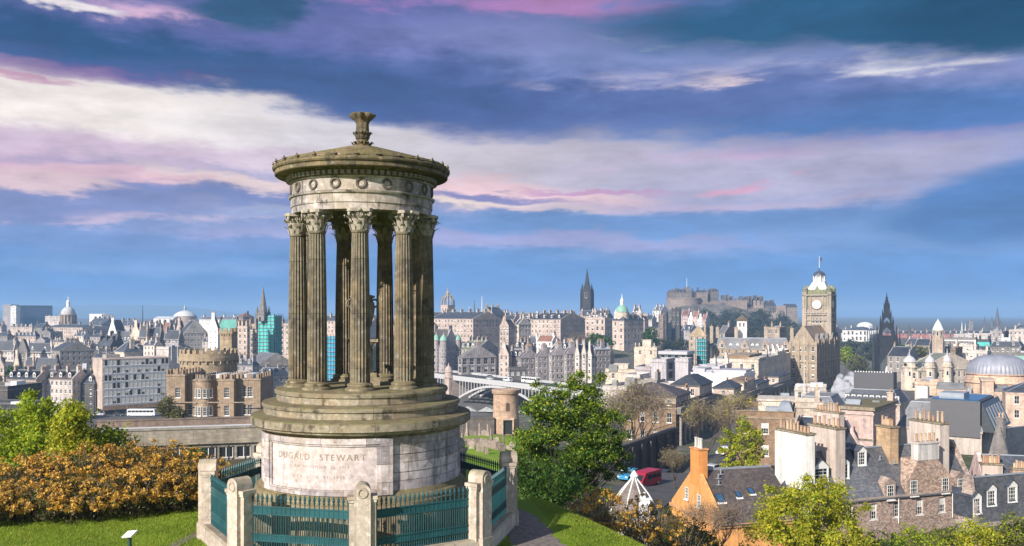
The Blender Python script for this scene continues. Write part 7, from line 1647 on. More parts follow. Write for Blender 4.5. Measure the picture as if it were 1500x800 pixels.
for dx in (-.7, 0, .5):
    q = MB(); q.lathe([(.2, 0), (.17, .1), (.16, .95), (.2, 1.0), (.2, 1.1), (.15, 1.12)], 10); q.build('chimney_pot', BLIND, ch, (-a / 2 + dx, .5, H + 7.4))
m = MB(); m.box(-a / 2 - .1, -a / 2 + .1, 1.2, b, H + 4.88, H + 5.02); m.build('ridge_lead', LEAD, n1)
skylight(n1, ypos(n1, 1072), .45); skylight(n1, ypos(n1, 1101), .5, .6, .9); skylight(n1, ypos(n1, 1122), .55, .7, .9); vent(n1, ypos(n1, 1084), .8); vent(n1, ypos(n1, 1091), .88); vent(n1, ypos(n1, 1080), .68)
n2 = B('stone_house', 'big rubble-stone house with white sash windows, central gable, grey slate roof and dormers', 1132, 1190, 1428, 737, None, 103, 69, 'gy', rh=5.2, st=(.36, .28, .235), rf='lslate', fl=2, fh=3.25, h=1.95, w=1.05, ca=0, cb=7, chim=0, near=True, wall=RUBBLE, cat='house', string=False); RHS[n2.name] = 5.2
a, b, H = INFO[n2.name]; rh = 5.2
y0, y1, ya, yb_ = ypos(n2, 1326), ypos(n2, 1396), ypos(n2, 1344), ypos(n2, 1373); hg = 4.0
m = MB(); lo = [(y0, H - .3), (y1, H - .3), (y1, H + 1.2), (yb_, H + hg), (ya, H + hg), (y0, H + 1.2)]
m.hull([(.14, u, v) for u, v in lo], [(-3.6, u, v) for u, v in lo]); g = m.build('gable', RUBBLE, n2, color=(.42, .30, .22))
for px in (1337, 1383): put('window', window_mesh(1.05, 1.9, 'sash_fine'), g, (.17, ypos(n2, px), H - .25), math.pi / 2)
m = MB(); m.box(-.9, .2, ya - .1, yb_ + .1, H + hg, H + hg + 2.0); m.box(-1.0, .3, ya - .2, yb_ + .2, H + hg + 2.0, H + hg + 2.2, 1); c_ = m.build('chimney', [RENDERED, TRIM], n2, color=(.60, .56, .53))
for k in range(5):
    q = MB(); q.lathe([(.18, 0), (.15, .1), (.14, 1.0), (.17, 1.05)], 10); q.build('chimney_pot', POT, c_, (-.35, ya + .2 + (yb_ - ya - .4) * k / 4, H + hg + 2.2))
def stack(o, px, x0, x1, d, z0, z1, col, np_, mat=RENDERED, dy=0):
    y = ypos(o, px) + dy; m = MB(); m.box(x0, x1, y - d / 2, y + d / 2, z0, z1); m.box(x0 - .12, x1 + .12, y - d / 2 - .12, y + d / 2 + .12, z1, z1 + .2, 1); c_ = m.build('chimney', [mat, MS_STEP], o, color=col)
    for k in range(np_):
        q = MB(); hh = .5 + .75 * rnd.random(); kk = rnd.uniform(.8, 1.15); q.lathe([(r_ * kk, z_) for r_, z_ in ((.19, 0), (.16, .1), (.145, hh), (.18, hh + .05), (.18, hh + .12), (.13, hh + .13))], 10); q.build('chimney_pot', POT, c_, (x0 + .35 + (x1 - x0 - .7) * k / max(1, np_ - 1), y, z1 + .2))
    return c_
stack(n2, 1192, -a * .86, -a * .08, 1.3, H - 2, H + rh + 2.6, (.78, .75, .70), 9)
stack(n2, 1240, -a * .80, -a * .14, 1.4, H, H + rh + 3.0, (.55, .46, .40), 6)
stack(n2, 1330, -a * .62, -a * .30, 1.3, H + 2, H + rh + 2.6, (.45, .32, .20), 6, STONE)
stack(n2, 1392, -a * .80, -a * .12, 1.5, H, H + rh + 2.9, (.56, .47, .41), 7)
def ldormer(o, px, f, w, h, dep, pitched=True):
    a, b, H = INFO[o.name]; r = RHS[o.name]; dormer(o, -a / 2 * f, ypos(o, px), H + r * f + .05, (1, 0), w, h, dep, style='sash_fine', pitched=pitched)
ldormer(n2, 1214, .35, 2.2, 2.0, 3.0); ldormer(n2, 1250, .38, 1.35, 2.1, 3.0); ldormer(n2, 1283, .62, 1.4, 2.0, 2.8)
for px in (1303, 1406):
    yy = ypos(n2, px); m = MB(); m.box(-2.4, .12, yy - .85, yy + .85, H - .4, H + 1.5); m.hull([(.13, yy - .95, H + 1.5), (.13, yy + .95, H + 1.5), (.13, yy, H + 2.2)], [(-3, yy - .95, H + 1.5), (-3, yy + .95, H + 1.5), (-3, yy, H + 2.2)], 1); w_ = m.build('stone_dormer', [RUBBLE, SLATE], n2, color=(.36, .28, .235)); put('window', window_mesh(1.05, 1.8, 'sash_fine'), w_, (.16, yy, H - .45), math.pi / 2)
for px in (1315, 1394):
    yy = ypos(n2, px); m = MB(); m.tube((.16, yy, 2), (.16, yy, H), .06, .06, 8); m.build('downpipe', WHITE, n2)
vent(n2, ypos(n2, 1312), .7); vent(n2, ypos(n2, 1330), .6)
n3 = B('stone_house', 'slate-roofed house at the right edge with three white dormers, shrubs in front', 1404, 1429, 1560, 768, None, 95, 69, 'gy', rh=4.6, st=(.30, .25, .22), rf='lslate', fl=2, fh=3.2, ca=0, cb=4, chim=0, near=True, wall=RUBBLE, cat='house', string=False); RHS[n3.name] = 4.6
a, b, H = INFO[n3.name]
ldormer(n3, 1434, .18, 1.3, 2.0, 2.6); ldormer(n3, 1457, .32, 1.5, 2.0, 2.8); ldormer(n3, 1488, .36, 1.5, 2.0, 2.8)
n4 = B('stone_house', 'pinkish house with rows of clay chimney pots behind the dormered house at far right', 1442, 1530, 1545, 724, None, 118, 14, 'gx', dep=9, rh=4.2, st='rosy', rf='slate', fl=2, cb=3, ca=0, chim=0, near=True, cat='house', string=False); RHS[n4.name] = 4.2
a, b, H = INFO[n4.name]; stack(n4, 1500, -a * .99, -a * .64, 1.3, H - 1, H + 3.4, (.52, .42, .36), 8, dy=-ypos(n4, 1500) + 2); stack(n4, 1500, -a * .5, -a * .2, 1.3, H - 1, H + 3.0, (.5, .33, .25), 6, dy=-ypos(n4, 1500) + 1.2)
n5 = B('terrace_house', 'house with a pinkish chimney row between the white chimney gable and square tower', 1186, 1236, 1262, 660, None, 132, 60, 'gy', rh=4, st='rosy', rf='slate', fl=1, cb=0, ca=0, chim=0, near=True, cat='house', string=False); RHS[n5.name] = 4
a, b, H = INFO[n5.name]; stack(n5, 1238, -a * .85, -a * .1, 1.2, H - 1, H + 5.4, (.58, .48, .43), 9)
n6 = B('terrace_house', 'dark slate roofs with lead ridges below the slanted glazing at the right edge', 1448, 1476, 1560, 672, None, 160, 60, 'gy', rh=5, st='dgrey', rf='slate', fl=1, cb=3, ca=0, chim=1, cat='house', string=False)
n7 = B('terrace_house', 'pinkish wall and monopitch roof left of the square tower', 1160, 1222, 1240, 642, None, 150, 30, 'gx', rh=2.5, st='rosy', rf='slate', fl=1, ca=0, cb=0, chim=1, cat='house', string=False, near=True)
# concave lead-ribbed tent roof and its lamp
def build_tent():
    D = 82; root = empty('tent_roofed_house', (X(929, D), D, 0), 0, 'small round house with a concave brown tent-shaped roof with white ribs behind the orange shrubs', 'house')
    z = lambda y: Z(y, D); r = 37 * D / F; gz = ground_z(X(929, D), D) - 1
    m = MB(); m.lathe([(r * .95, gz), (r * .95, z(746))], 24); m.build('wall', STONE, root, color=ST['grey'])
    prof = [(r * 1.03, z(748)), (r * .82, z(735)), (r * .58, z(722)), (r * .33, z(711)), (r * .14, z(703)), (r * .09, z(698))]
    m = MB(); m.lathe(prof, 32); m.build('roof', SLATE, root, color=(.17, .14, .125), smooth=True)
    for i in range(8):
        a = i * math.pi / 4 + .3; m = MB()
        for (r0, z0), (r1, z1) in zip(prof, prof[1:]): m.tube((r0 * math.sin(a), -r0 * math.cos(a), z0 + .03), (r1 * math.sin(a), -r1 * math.cos(a), z1 + .03), .07, .07, 6)
        m.build('roof_rib', WHITE, root)
    m = MB(); m.lathe([(r * .15, z(699)), (r * .17, z(697)), (r * .1, z(693)), (.05, z(689))], 12); m.build('finial', WHITE, root)
    m = MB(); x = X(938, D) - X(929, D); m.box(x - .45, x + .45, -r - .5, -r + .1, gz, z(723)); m.box(x - .52, x + .52, -r - .57, -r + .17, z(723), z(721.5)); m.lathe([(.16, z(721.5)), (.13, z(713))], 10, c=(x, -r - .2)); m.build('chimney', RENDERED, root, color=ST['white'])
build_tent()
def street_lamp(px, ytop, D, label, arm=-1):
    x = X(px, D); gz = ground_z(x, D); root = empty('street_lamp', (x, D, gz), 0, label, 'street lamp', None); H = Z(ytop, D) - gz
    m = MB(); m.lathe([(.14, 0), (.14, .8), (.08, .9), (.06, H - .3)], 10); m.build('pole', LEAD, root)
    m = MB(); pts = [(0, H - .3), (.15 * arm, H - .02), (.7 * arm, H + .12), (1.4 * arm, H + .16)]
    for (a0, z0), (a1, z1) in zip(pts, pts[1:]): m.tube((a0, 0, z0), (a1, 0, z1), .05, .05, 8)
    m.build('arm', LEAD, root); m = MB(); m.hull([(1.2 * arm - .3, -.12, H + .05), (1.2 * arm + .3, -.12, H + .05), (1.2 * arm + .3, .12, H + .05), (1.2 * arm - .3, .12, H + .05)], [(1.2 * arm - .2, -.06, H + .22), (1.2 * arm + .2, -.06, H + .22), (1.2 * arm + .2, .06, H + .22), (1.2 * arm - .2, .06, H + .22)]); m.build('lamp_head', WHITE, root)
street_lamp(926, 690, 112, 'street lamp with a curved arm rising behind the tent-shaped roof')
for px, lb in ((186, 'tall road lamp by the white coach'), (140, 'road lamp left of the parked silver car')): street_lamp(px, 572, 388, lb, 1)
vehicle('van', 'dark red van parked on the street below the dark wall', (X(946, 122), 122, ground_z(X(946, 122), 122) + .17), R(-128), 'van', (.38, .015, .04))
vehicle('car', 'blue car half hidden behind the red van', (X(922, 128), 128, ground_z(X(922, 128), 128) + .17), R(-125), 'car', (.05, .28, .50))
vehicle('car', 'grey car on the street behind the orange chimney', (X(1042, 150), 150, ground_z(X(1042, 150), 150) + .17), R(-130), 'car', (.45, .46, .48))
vehicle('car', 'black car parked by the dark wall, farther up the street', (X(972, 150), 150, ground_z(X(972, 150), 150) + .17), R(-128), 'car', (.03, .03, .035))
vehicle('car', 'white car far up the street behind the ivy-covered tree', (X(1062, 172), 172, ground_z(X(1062, 172), 172) + .17), R(-130), 'car', (.7, .7, .7))
zr = lambda px, D: ground_z(X(px, D), D) + .17
vehicle('coach', 'white coach on the road in front of the concrete office block', (X(208, 376), 376, zr(208, 376)), R(2), 'bus', (.75, .76, .78))
vehicle('car', 'silver car on the road left of the white coach', (X(145, 376), 376, zr(145, 376)), R(3), 'car', (.62, .63, .65))
vehicle('car', 'dark car between the silver car and the white coach', (X(173, 376), 376, zr(173, 376)), R(2), 'car', (.06, .06, .07))
# dark retaining wall with ribs along the street
def build_wall():
    A, C = P(815, 668, 134), P(992, 652, 182); d = C - A; d.z = 0; L = d.length
    root = empty('retaining_wall', (A.x, A.y, 0), math.atan2(d.y, d.x), 'long dark ribbed retaining wall with railings beside the street, in shade', 'wall')
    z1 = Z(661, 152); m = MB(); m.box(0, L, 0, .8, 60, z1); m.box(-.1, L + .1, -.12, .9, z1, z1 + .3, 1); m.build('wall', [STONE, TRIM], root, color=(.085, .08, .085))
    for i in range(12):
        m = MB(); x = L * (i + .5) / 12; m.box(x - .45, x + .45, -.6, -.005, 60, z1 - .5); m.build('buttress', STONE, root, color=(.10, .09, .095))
    m = MB(); n = 60
    for i in range(n): x = L * (i + .5) / n; m.tube((x, .4, z1 + .3), (x, .4, z1 + 1.3), .04, .03, 4)
    m.box(0, L, .37, .43, z1 + 1.15, z1 + 1.22); m.build('railing', DARK, root)
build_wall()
# round mausoleum and the gravestones
def build_mausoleum():
    D = 148; x = X(741, D); gz = ground_z(x, D); root = empty('mausoleum', (x, D, gz), R(8), 'round rubble-built mausoleum tower with a heavy flat cornice and an arched niche, in the graveyard', 'mausoleum')
    H = Z(570, D) - gz; r = 20 * D / F * .94
    m = MB(); m.lathe([(r * 1.04, -.5), (r * 1.04, H * .34), (r, H * .36), (r * .97, H - .75), (r * 1.06, H - .7), (r * 1.1, H - .5), (r * 1.1, H - .05), (r * 1.0, H), (r * .7, H - .05), (.1, H - .4)], 48); m.build('wall', STONE, root, color=(.44, .31, .23), smooth=30)
    m = MB(); arc = [(-.28, 0), (.28, 0), (.28, 1.1)] + [(.28 * math.cos(a), 1.1 + .28 * math.sin(a)) for a in [math.pi * k / 8 for k in range(1, 8)]] + [(-.28, 1.1)]
    m.hull([(u, -r - .02, H * .52 + v) for u, v in arc], [(u, -r + .3, H * .52 + v) for u, v in arc]); m.build('niche', plain('dark_niche', (.10, .065, .05), .9), root)
    m = MB(); q = r * .36
    m.box(-q - .2, -q, -r * 1.2, -r * .9, 0, H * .32, 0); m.box(q, q + .2, -r * 1.2, -r * .9, 0, H * .32, 0); m.box(-q - .25, q + .25, -r * 1.22, -r * .9, H * .32, H * .36, 0); m.build('doorcase', STONE, root, color=(.5, .38, .3))
    m = MB(); m.box(-q, q, -r * 1.06, -r * 1.0, 0, H * .32); m.build('gate', DARK, root)
build_mausoleum()
def gravestones():
    GS = 'weathered gravestones in the sloping graveyard'; kinds = []
    def mk(kind):
        m = MB()
        if kind == 0: arc = [(-.4, 0), (.4, 0), (.4, 1.1)] + [(.4 * math.cos(a), 1.1 + .3 * math.sin(a)) for a in [math.pi * k / 8 for k in range(1, 8)]] + [(-.4, 1.1)]; m.hull([(u, -.08, v) for u, v in arc], [(u, .08, v) for u, v in arc]); m.box(-.5, .5, -.16, .16, -.4, .14)
        elif kind == 1: m.box(-.4, .4, -.4, .4, -.4, .4); m.box(-.3, .3, -.3, .3, .4, .9); m.hull([(-.22, -.22, .9), (.22, -.22, .9), (.22, .22, .9), (-.22, .22, .9)], [(-.13, -.13, 2.7), (.13, -.13, 2.7), (.13, .13, 2.7), (-.13, .13, 2.7)]); m.pyr(-.13, .13, -.13, .13, 2.7, 2.95)
        elif kind == 2: m.box(-.55, .55, -.1, .1, -.4, 1.0); m.box(-.62, .62, -.15, .15, 1.0, 1.12); m.hull([(-.55, -.1, 1.12), (.55, -.1, 1.12), (0, -.1, 1.5)], [(-.55, .1, 1.12), (.55, .1, 1.12), (0, .1, 1.5)])
        else: m.box(-.3, .3, -.25, .25, -.4, .5); m.tube((0, 0, .5), (0, 0, 2.0), .12, .1, 8); m.box(-.2, .2, -.2, .2, 2.0, 2.1); m.lathe([(.1, 2.1), (.22, 2.35), (.2, 2.5), (.05, 2.6)], 10)
        return m.mesh('gravestone', STONE)
    ms = [mk(i) for i in range(4)]
    LB = ['round-topped gravestone standing in the graveyard grass', 'stone obelisk standing in the graveyard', 'pedimented gravestone in the graveyard rows', 'urn-topped pillar tomb in the graveyard']
    pts = [(678, 618, 128, 3), (684, 612, 138, 1), (690, 611, 140, 2), (696, 610, 142, 0), (702, 611, 140, 1), (709, 612, 138, 2), (714, 613, 136, 1), (719, 622, 128, 1), (728, 624, 126, 0), (724, 634, 120, 3), (731, 633, 121, 0), (677, 632, 120, 1), (682, 637, 118, 0), (688, 640, 116, 0), (694, 643, 114, 2), (700, 646, 113, 0), (706, 649, 112, 0), (712, 652, 111, 2), (718, 655, 110, 0), (724, 658, 109, 0), (730, 661, 108, 0), (736, 663, 108, 2), (691, 656, 108, 0), (703, 662, 106, 2), (713, 668, 104, 0), (727, 645, 114, 0), (737, 648, 113, 1), (744, 640, 118, 0), (699, 628, 124, 0), (708, 632, 121, 0), (750, 652, 112, 0), (684, 625, 124, 2)]
    for i, (px, py, D, k) in enumerate(pts):
        kk = rnd.uniform(.45, 1.2); x = X(px, D); o = put('gravestone', ms[k], None, (x, D, ground_z(x, D)), R(rnd.uniform(-25, 15)), tuple(c * kk for c in (.34, .28, .25))); s = rnd.uniform(.6, .8); o.scale = (s, s, s)
        tag(o, LB[k], 'gravestone', GS + [', round-topped', ', obelisks', ', pedimented', ', pillars'][k])
    m = MB(); D = 146; A = P(672, 612, D); C = P(724, 612, D); gz = ground_z(A.x, D)
    m.box(A.x, C.x, D, D + .6, gz - 2, gz + 2.6); m.box(A.x, C.x, D - .08, D + .68, gz + 2.6, gz + 2.8)
    tag(m.build('graveyard_wall', STONE, None, color=(.12, .105, .1)), 'dark stone wall behind the gravestones, left of the round mausoleum', 'wall')
gravestones()
def build_board():
    D = 20.2; x = X(190, D); root = empty('information_board', (x, D, GZ - .05), R(-28), 'small tilted white information board on a dark green post in the lawn', 'sign')
    m = MB(); m.box(-.035, .035, -.03, .03, 0, .86); m.build('post', plain('green_post', (.02, .06, .05), .5), root)
    m = MB(); m.box(-.16, .16, -.11, .11, -.015, .015); p = m.build('panel', plain('panel_white', (.70, .70, .66), .4, var=.05), root, (0, 0, .89)); p.rotation_euler = (R(28), R(-10), 0)
build_board()
def build_steam():
    D = 270; m, t, b = material('steam'); out = [n for n in m.node_tree.nodes if n.type == 'OUTPUT_MATERIAL'][0]; m.node_tree.nodes.remove(b)
    v = t.node('ShaderNodeVolumePrincipled'); v.inputs['Color'].default_value = (.97, .97, 1, 1); n = t.noise(t.node('ShaderNodeTexCoord').outputs['Object'], .5, 5, .65); t.l.new(t.mr(n, .42, .62, .05, 1.5), v.inputs['Density']); t.l.new(v.outputs[0], out.inputs['Volume'])
    bm = bmesh.new()
    for px, py, r in ((1226, 571, 1.8), (1229, 562, 1.6), (1231, 553, 1.2), (1238, 566, 1.7), (1243, 558, 1.7), (1247, 551, 1.4), (1253, 559, 1.8), (1259, 556, 1.5), (1236, 574, 2.2), (1246, 568, 1.6)):
        p = P(px, py, D + rnd.uniform(-2, 2)); bmesh.ops.create_icosphere(bm, subdivisions=3, radius=r, matrix=Matrix.Translation(p))
    for vv in bm.verts: vv.co += Vector((1, 1, 1)) * .5 * mnoise.noise(vv.co * .6)
    me = bpy.data.meshes.new('steam'); bm.to_mesh(me); bm.free(); me.materials.append(m); tag(put('steam', me), 'white steam drifting up from the roof vents in front of the clock-tower hotel', 'steam', kind='stuff')
build_steam()
# ------------------------------------------------------------------ trees, shrubs, grass
import numpy as np
def leaf_mesh(name, Pn, size, mats, seed, mi=None, aspect=.55, up=.35, out=None):
    g = np.random.default_rng(seed); n = len(Pn); Pn = np.asarray(Pn, float)
    nr = g.normal(size=(n, 3)); nr /= np.linalg.norm(nr, axis=1)[:, None]; nr[:, 2] += up
    if out is not None: nr += out * .6
    nr /= np.linalg.norm(nr, axis=1)[:, None]
    r2 = g.normal(size=(n, 3)); t = np.cross(nr, r2); t /= np.linalg.norm(t, axis=1)[:, None] + 1e-9; b = np.cross(nr, t)
    s = np.broadcast_to(np.asarray(size, float), (n,)) * (.4 + 1.2 * g.random(n) ** 1.5); s = s[:, None]
    V = np.empty((n, 4, 3)); V[:, 0] = Pn - t * s; V[:, 1] = Pn + b * s * aspect + nr * s * .2; V[:, 2] = Pn + t * s; V[:, 3] = Pn - b * s * aspect + nr * s * .2
    me = bpy.data.meshes.new(name); me.vertices.add(n * 4); me.vertices.foreach_set('co', V.reshape(-1)); me.loops.add(n * 4); me.loops.foreach_set('vertex_index', np.arange(n * 4, dtype=np.int32))
    me.polygons.add(n); me.polygons.foreach_set('loop_start', np.arange(0, n * 4, 4, dtype=np.int32)); 
    if mi is not None: me.polygons.foreach_set('material_index', np.asarray(mi, np.int32))
    for m in mats: me.materials.append(m)
    me.update(calc_edges=True); return me
def clumps(g, c, rad, ncl, nl, cr, shell=.55, bottom=-.8):
    c = np.array(c); rad = np.array(rad); P_ = []; O_ = []
    for i in range(ncl):
        d = g.normal(size=3); d /= np.linalg.norm(d); d[2] = max(d[2], bottom + .2 * g.random()); k = shell + (1.06 - shell) * g.random() ** .7; k *= 1 + .22 * mnoise.noise(Vector(d * 1.7 + c[:3] * .3))
        q = c + d * rad * k; r = cr * g.uniform(.6, 1.35); m = int(nl * g.uniform(.5, 1.4))
        e = g.normal(size=(m, 3)) * r * np.array([.5, .5, .36]); P_.append(q + e); O_.append(np.repeat([d], m, 0))
    return np.concatenate(P_), np.concatenate(O_)
def branches(mb, rs, p, d, L, r, depth, spread=.55, mats=0, tips=None):
    p = Vector(p); d = Vector(d).normalized(); q = p
    for k in range(3):
        d2 = (d + Vector((rs.uniform(-.2, .2), rs.uniform(-.2, .2), rs.uniform(-.05, .2)))).normalized(); q2 = q + d2 * (L / 3); mb.tube(q, q2, r * (1 - .22 * k), r * (1 - .22 * (k + 1)), 6 if r > .05 else 4, mats, False); q, d = q2, d2
    if depth == 0:
        if tips is not None: tips.append(tuple(q))
        return
    for k in range(rs.choice((2, 3, 3))):
        nd = (d + Vector((rs.gauss(0, spread), rs.gauss(0, spread), rs.gauss(.12, spread * .6)))).normalized(); branches(mb, rs, q if k else p.lerp(q, .8), nd, L * rs.uniform(.62, .82), r * .52, depth - 1, spread, mats, tips)
def tree(name, label, px, ytop, ybot, hw, D, lm, nl=9000, size=.1, cr=None, cat='tree', grp=None, seed=1, mats2=None, frac2=.0, trunk=True, lobes=None, base=None, shell=.55, bottom=-.8, NCL=110):
    g = np.random.default_rng(seed); rs = random.Random(seed); k = D / F; x = X(px, D); zt, zb = Z(ytop, D), Z(ybot, D); rx = hw * k; rz = (zt - zb) / 2; gz = base if base is not None else ground_z(x, D) - .2; gz = min(gz, zb)
    root = empty(name, (x, D, gz), 0, label, cat, grp); cr = cr or rx * .22
    Ps, Os = [], []; lobes = lobes or [(0, 0, 1, 1)]; tot = sum(l[2] * l[3] for l in lobes)
    for (ox, oz, fx, fz) in lobes:                        # offsets and sizes in photo pixels / fractions
        ncl = max(10, int(NCL * fx * fz / tot)); p_, o_ = clumps(g, (ox * k, 0, (zt + zb) / 2 - gz + oz * k), (rx * fx, rx * fx * .9, rz * fz), ncl, nl / NCL, cr * (fx + .4) / 1.4, shell, bottom); Ps.append(p_); Os.append(o_)
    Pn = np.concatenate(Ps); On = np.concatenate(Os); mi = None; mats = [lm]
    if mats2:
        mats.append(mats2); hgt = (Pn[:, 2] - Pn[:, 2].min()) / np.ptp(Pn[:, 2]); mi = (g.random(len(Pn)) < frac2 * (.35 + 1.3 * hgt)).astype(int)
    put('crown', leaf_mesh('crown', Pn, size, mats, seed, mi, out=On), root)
    if trunk:
        m = MB(); H = (zt + zb) / 2 - gz
        m.tube((0, 0, 0), (.05, 0, H * .55), max(.06, rx * .07), max(.05, rx * .055), 8, 0, False)
        for i in range(6): a = i * 1.05 + rs.random(); branches(m, rs, (.03, 0, H * (.45 + .03 * i)), (math.cos(a) * .75, math.sin(a) * .75, .85), rz * .75, max(.03, rx * .035), 2, .5)
        m.build('trunk', BARK, root)
    return root
def bare_tree(name, label, px, ytop, hw, D, seed=1, leaf=None, nleaf=0, size=.12, col=TWIG, stems=1, depth=4, grp=None, twigs=3500):
    rs = random.Random(seed); g = np.random.default_rng(seed); k = D / F; x = X(px, D); gz = ground_z(x, D) - .2; H = Z(ytop, D) - gz; root = empty(name, (x, D, gz), 0, label, 'tree', grp); m = MB(); tips = []
    for s in range(stems):
        off = (s - (stems - 1) / 2) * hw * k * .5; m.tube((off * .4, 0, 0), (off * .7, 0, H * .25), H * .028, H * .022, 8, 0, False)
        for i in range(4): a = i * 1.6 + rs.random(); branches(m, rs, (off * .7, 0, H * (.22 + .03 * i)), (math.cos(a) * .45 * hw * k / (H * .35), math.sin(a) * .45 * hw * k / (H * .35), 1), H * .30, H * .014, depth - 1, .45, 0, tips)
    m.build('trunk', BARK, root); T = np.array(tips); n = twigs
    i = g.integers(0, len(T), n); Pn = T[i] + g.normal(size=(n, 3)) * np.array([.11, .11, .11]) * H * .5
    put('twigs', leaf_mesh('twigs', Pn, H * .045, [col], seed, aspect=.045, up=.0), root)
    if leaf:
        i = g.integers(0, len(T), nleaf); Pn = T[i] + g.normal(size=(nleaf, 3)) * H * .06; put('leaves', leaf_mesh('leaves', Pn, size, [leaf], seed + 1), root)
    return root
# big sycamore right of the monument
tree('sycamore', 'big leafy dark green tree with yellow-lit tips, right of the monument', 828, 556, 748, 78, 44, LEAF_MID, 80000, .058, .45, NCL=300, seed=11, mats2=LEAF_FRESH, frac2=.30, lobes=[(0, 0, 1, 1), (0, -10, .7, .8), (-30, 40, .55, .6), (38, 30, .6, .75), (8, 62, .5, .45), (-42, -25, .6, .6), (45, -30, .55, .55), (60, 8, .4, .5)], shell=.35)  # yellower leaves grow denser upwards, putting sunlight on the tips into leaf colour
# bright trees on the left
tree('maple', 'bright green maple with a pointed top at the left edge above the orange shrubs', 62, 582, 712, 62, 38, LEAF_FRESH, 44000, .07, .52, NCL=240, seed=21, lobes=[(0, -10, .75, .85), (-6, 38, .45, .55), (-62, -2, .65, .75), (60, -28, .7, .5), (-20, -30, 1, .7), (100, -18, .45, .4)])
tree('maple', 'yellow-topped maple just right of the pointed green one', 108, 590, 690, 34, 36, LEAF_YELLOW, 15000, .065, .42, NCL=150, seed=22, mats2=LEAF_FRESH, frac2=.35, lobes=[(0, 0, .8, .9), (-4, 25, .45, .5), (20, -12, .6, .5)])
tree('maple', 'low fresh green tree in front of the grey concrete range', 158, 632, 705, 36, 37, LEAF_FRESH, 9000, .07, .42, seed=23)
# bright tree at lower right and shrubs in front of the stone house
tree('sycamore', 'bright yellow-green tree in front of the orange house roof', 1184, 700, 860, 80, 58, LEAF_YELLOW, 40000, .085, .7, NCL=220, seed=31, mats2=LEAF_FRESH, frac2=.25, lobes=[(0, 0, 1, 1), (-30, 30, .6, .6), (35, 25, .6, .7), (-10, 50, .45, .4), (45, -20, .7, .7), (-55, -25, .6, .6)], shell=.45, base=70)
SH = [(1300, 782, 40, LEAF_DARK, 'dark green shrub at the foot of the stone house'), (1345, 776, 38, LEAF_FRESH, 'fresh green shrub under the left windows of the stone house'), (1392, 778, 34, LEAF_OLIVE, 'olive shrub under the right windows of the stone house'), (1432, 762, 30, LEAF_YELLOW, 'yellow-green spindly shrub by the stone house corner'), (1464, 778, 34, LEAF_OLIVE, 'olive shrub below the right-hand dormers'), (1262, 788, 30, LEAF_OLIVE, 'dull shrub beside the bright yellow-green tree'), (1494, 752, 26, LEAF_OLIVE, 'olive tree cut by the right edge of the picture')]
for i, (px, yt, hw, lm, lb) in enumerate(SH): tree('shrub', lb, px, yt, yt + 75, hw, 62 + (i % 3) * 2, lm, 4200, .10, .5, cat='shrub', seed=40 + i, trunk=False, base=70, mats2=LEAF_FRESH, frac2=.3)
# trees by the street
bare_tree('bare_tree', 'tall leafless tree in front of the old classical block', 935, 578, 52, 168, 51, LEAF_YELLOW, 500, .16, depth=5, twigs=3600)
bare_tree('bare_tree', 'leafless tree with greenish buds behind the big leafy tree', 905, 592, 45, 172, 52, LEAF_FRESH, 2200, .18, depth=5, twigs=3000)
bare_tree('bare_tree', 'leafless brown tree left of the ivy-covered tree', 1030, 602, 42, 150, 53, LEAF_YELLOW, 500, .15, depth=5, twigs=3200)
bare_tree('bare_tree', 'leafless tree behind the ivy-covered tree', 1078, 588, 50, 165, 54, LEAF_YELLOW, 900, .16, depth=5, twigs=3000)
tree('ivy_tree', 'ivy-covered yellow-green tree with pale stems behind the orange house', 1088, 612, 700, 24, 140, LEAF_YELLOW, 8000, .2, .8, seed=55, mats2=LEAF_FRESH, frac2=.5, lobes=[(0, 0, .7, 1), (-22, -8, .5, .8), (16, -5, .6, .75)])
bare_tree('bare_shrub', 'round brown leafless shrub beside the street, left of the orange chimney', 988, 662, 34, 118, 56, LEAF_OLIVE, 900, .12, depth=4, twigs=5000)
bare_tree('bare_shrub', 'pinkish leafless shrub in front of the orange gable', 1046, 742, 40, 66, 57, None, 0, depth=4, twigs=4000, stems=2)
tree('shrub', 'dark ivy shrub below the orange gable', 1010, 772, 830, 45, 58, LEAF_DARK, 5000, .09, .5, cat='shrub', seed=58, trunk=False, base=72, mats2=LEAF_OLIVE, frac2=.4)
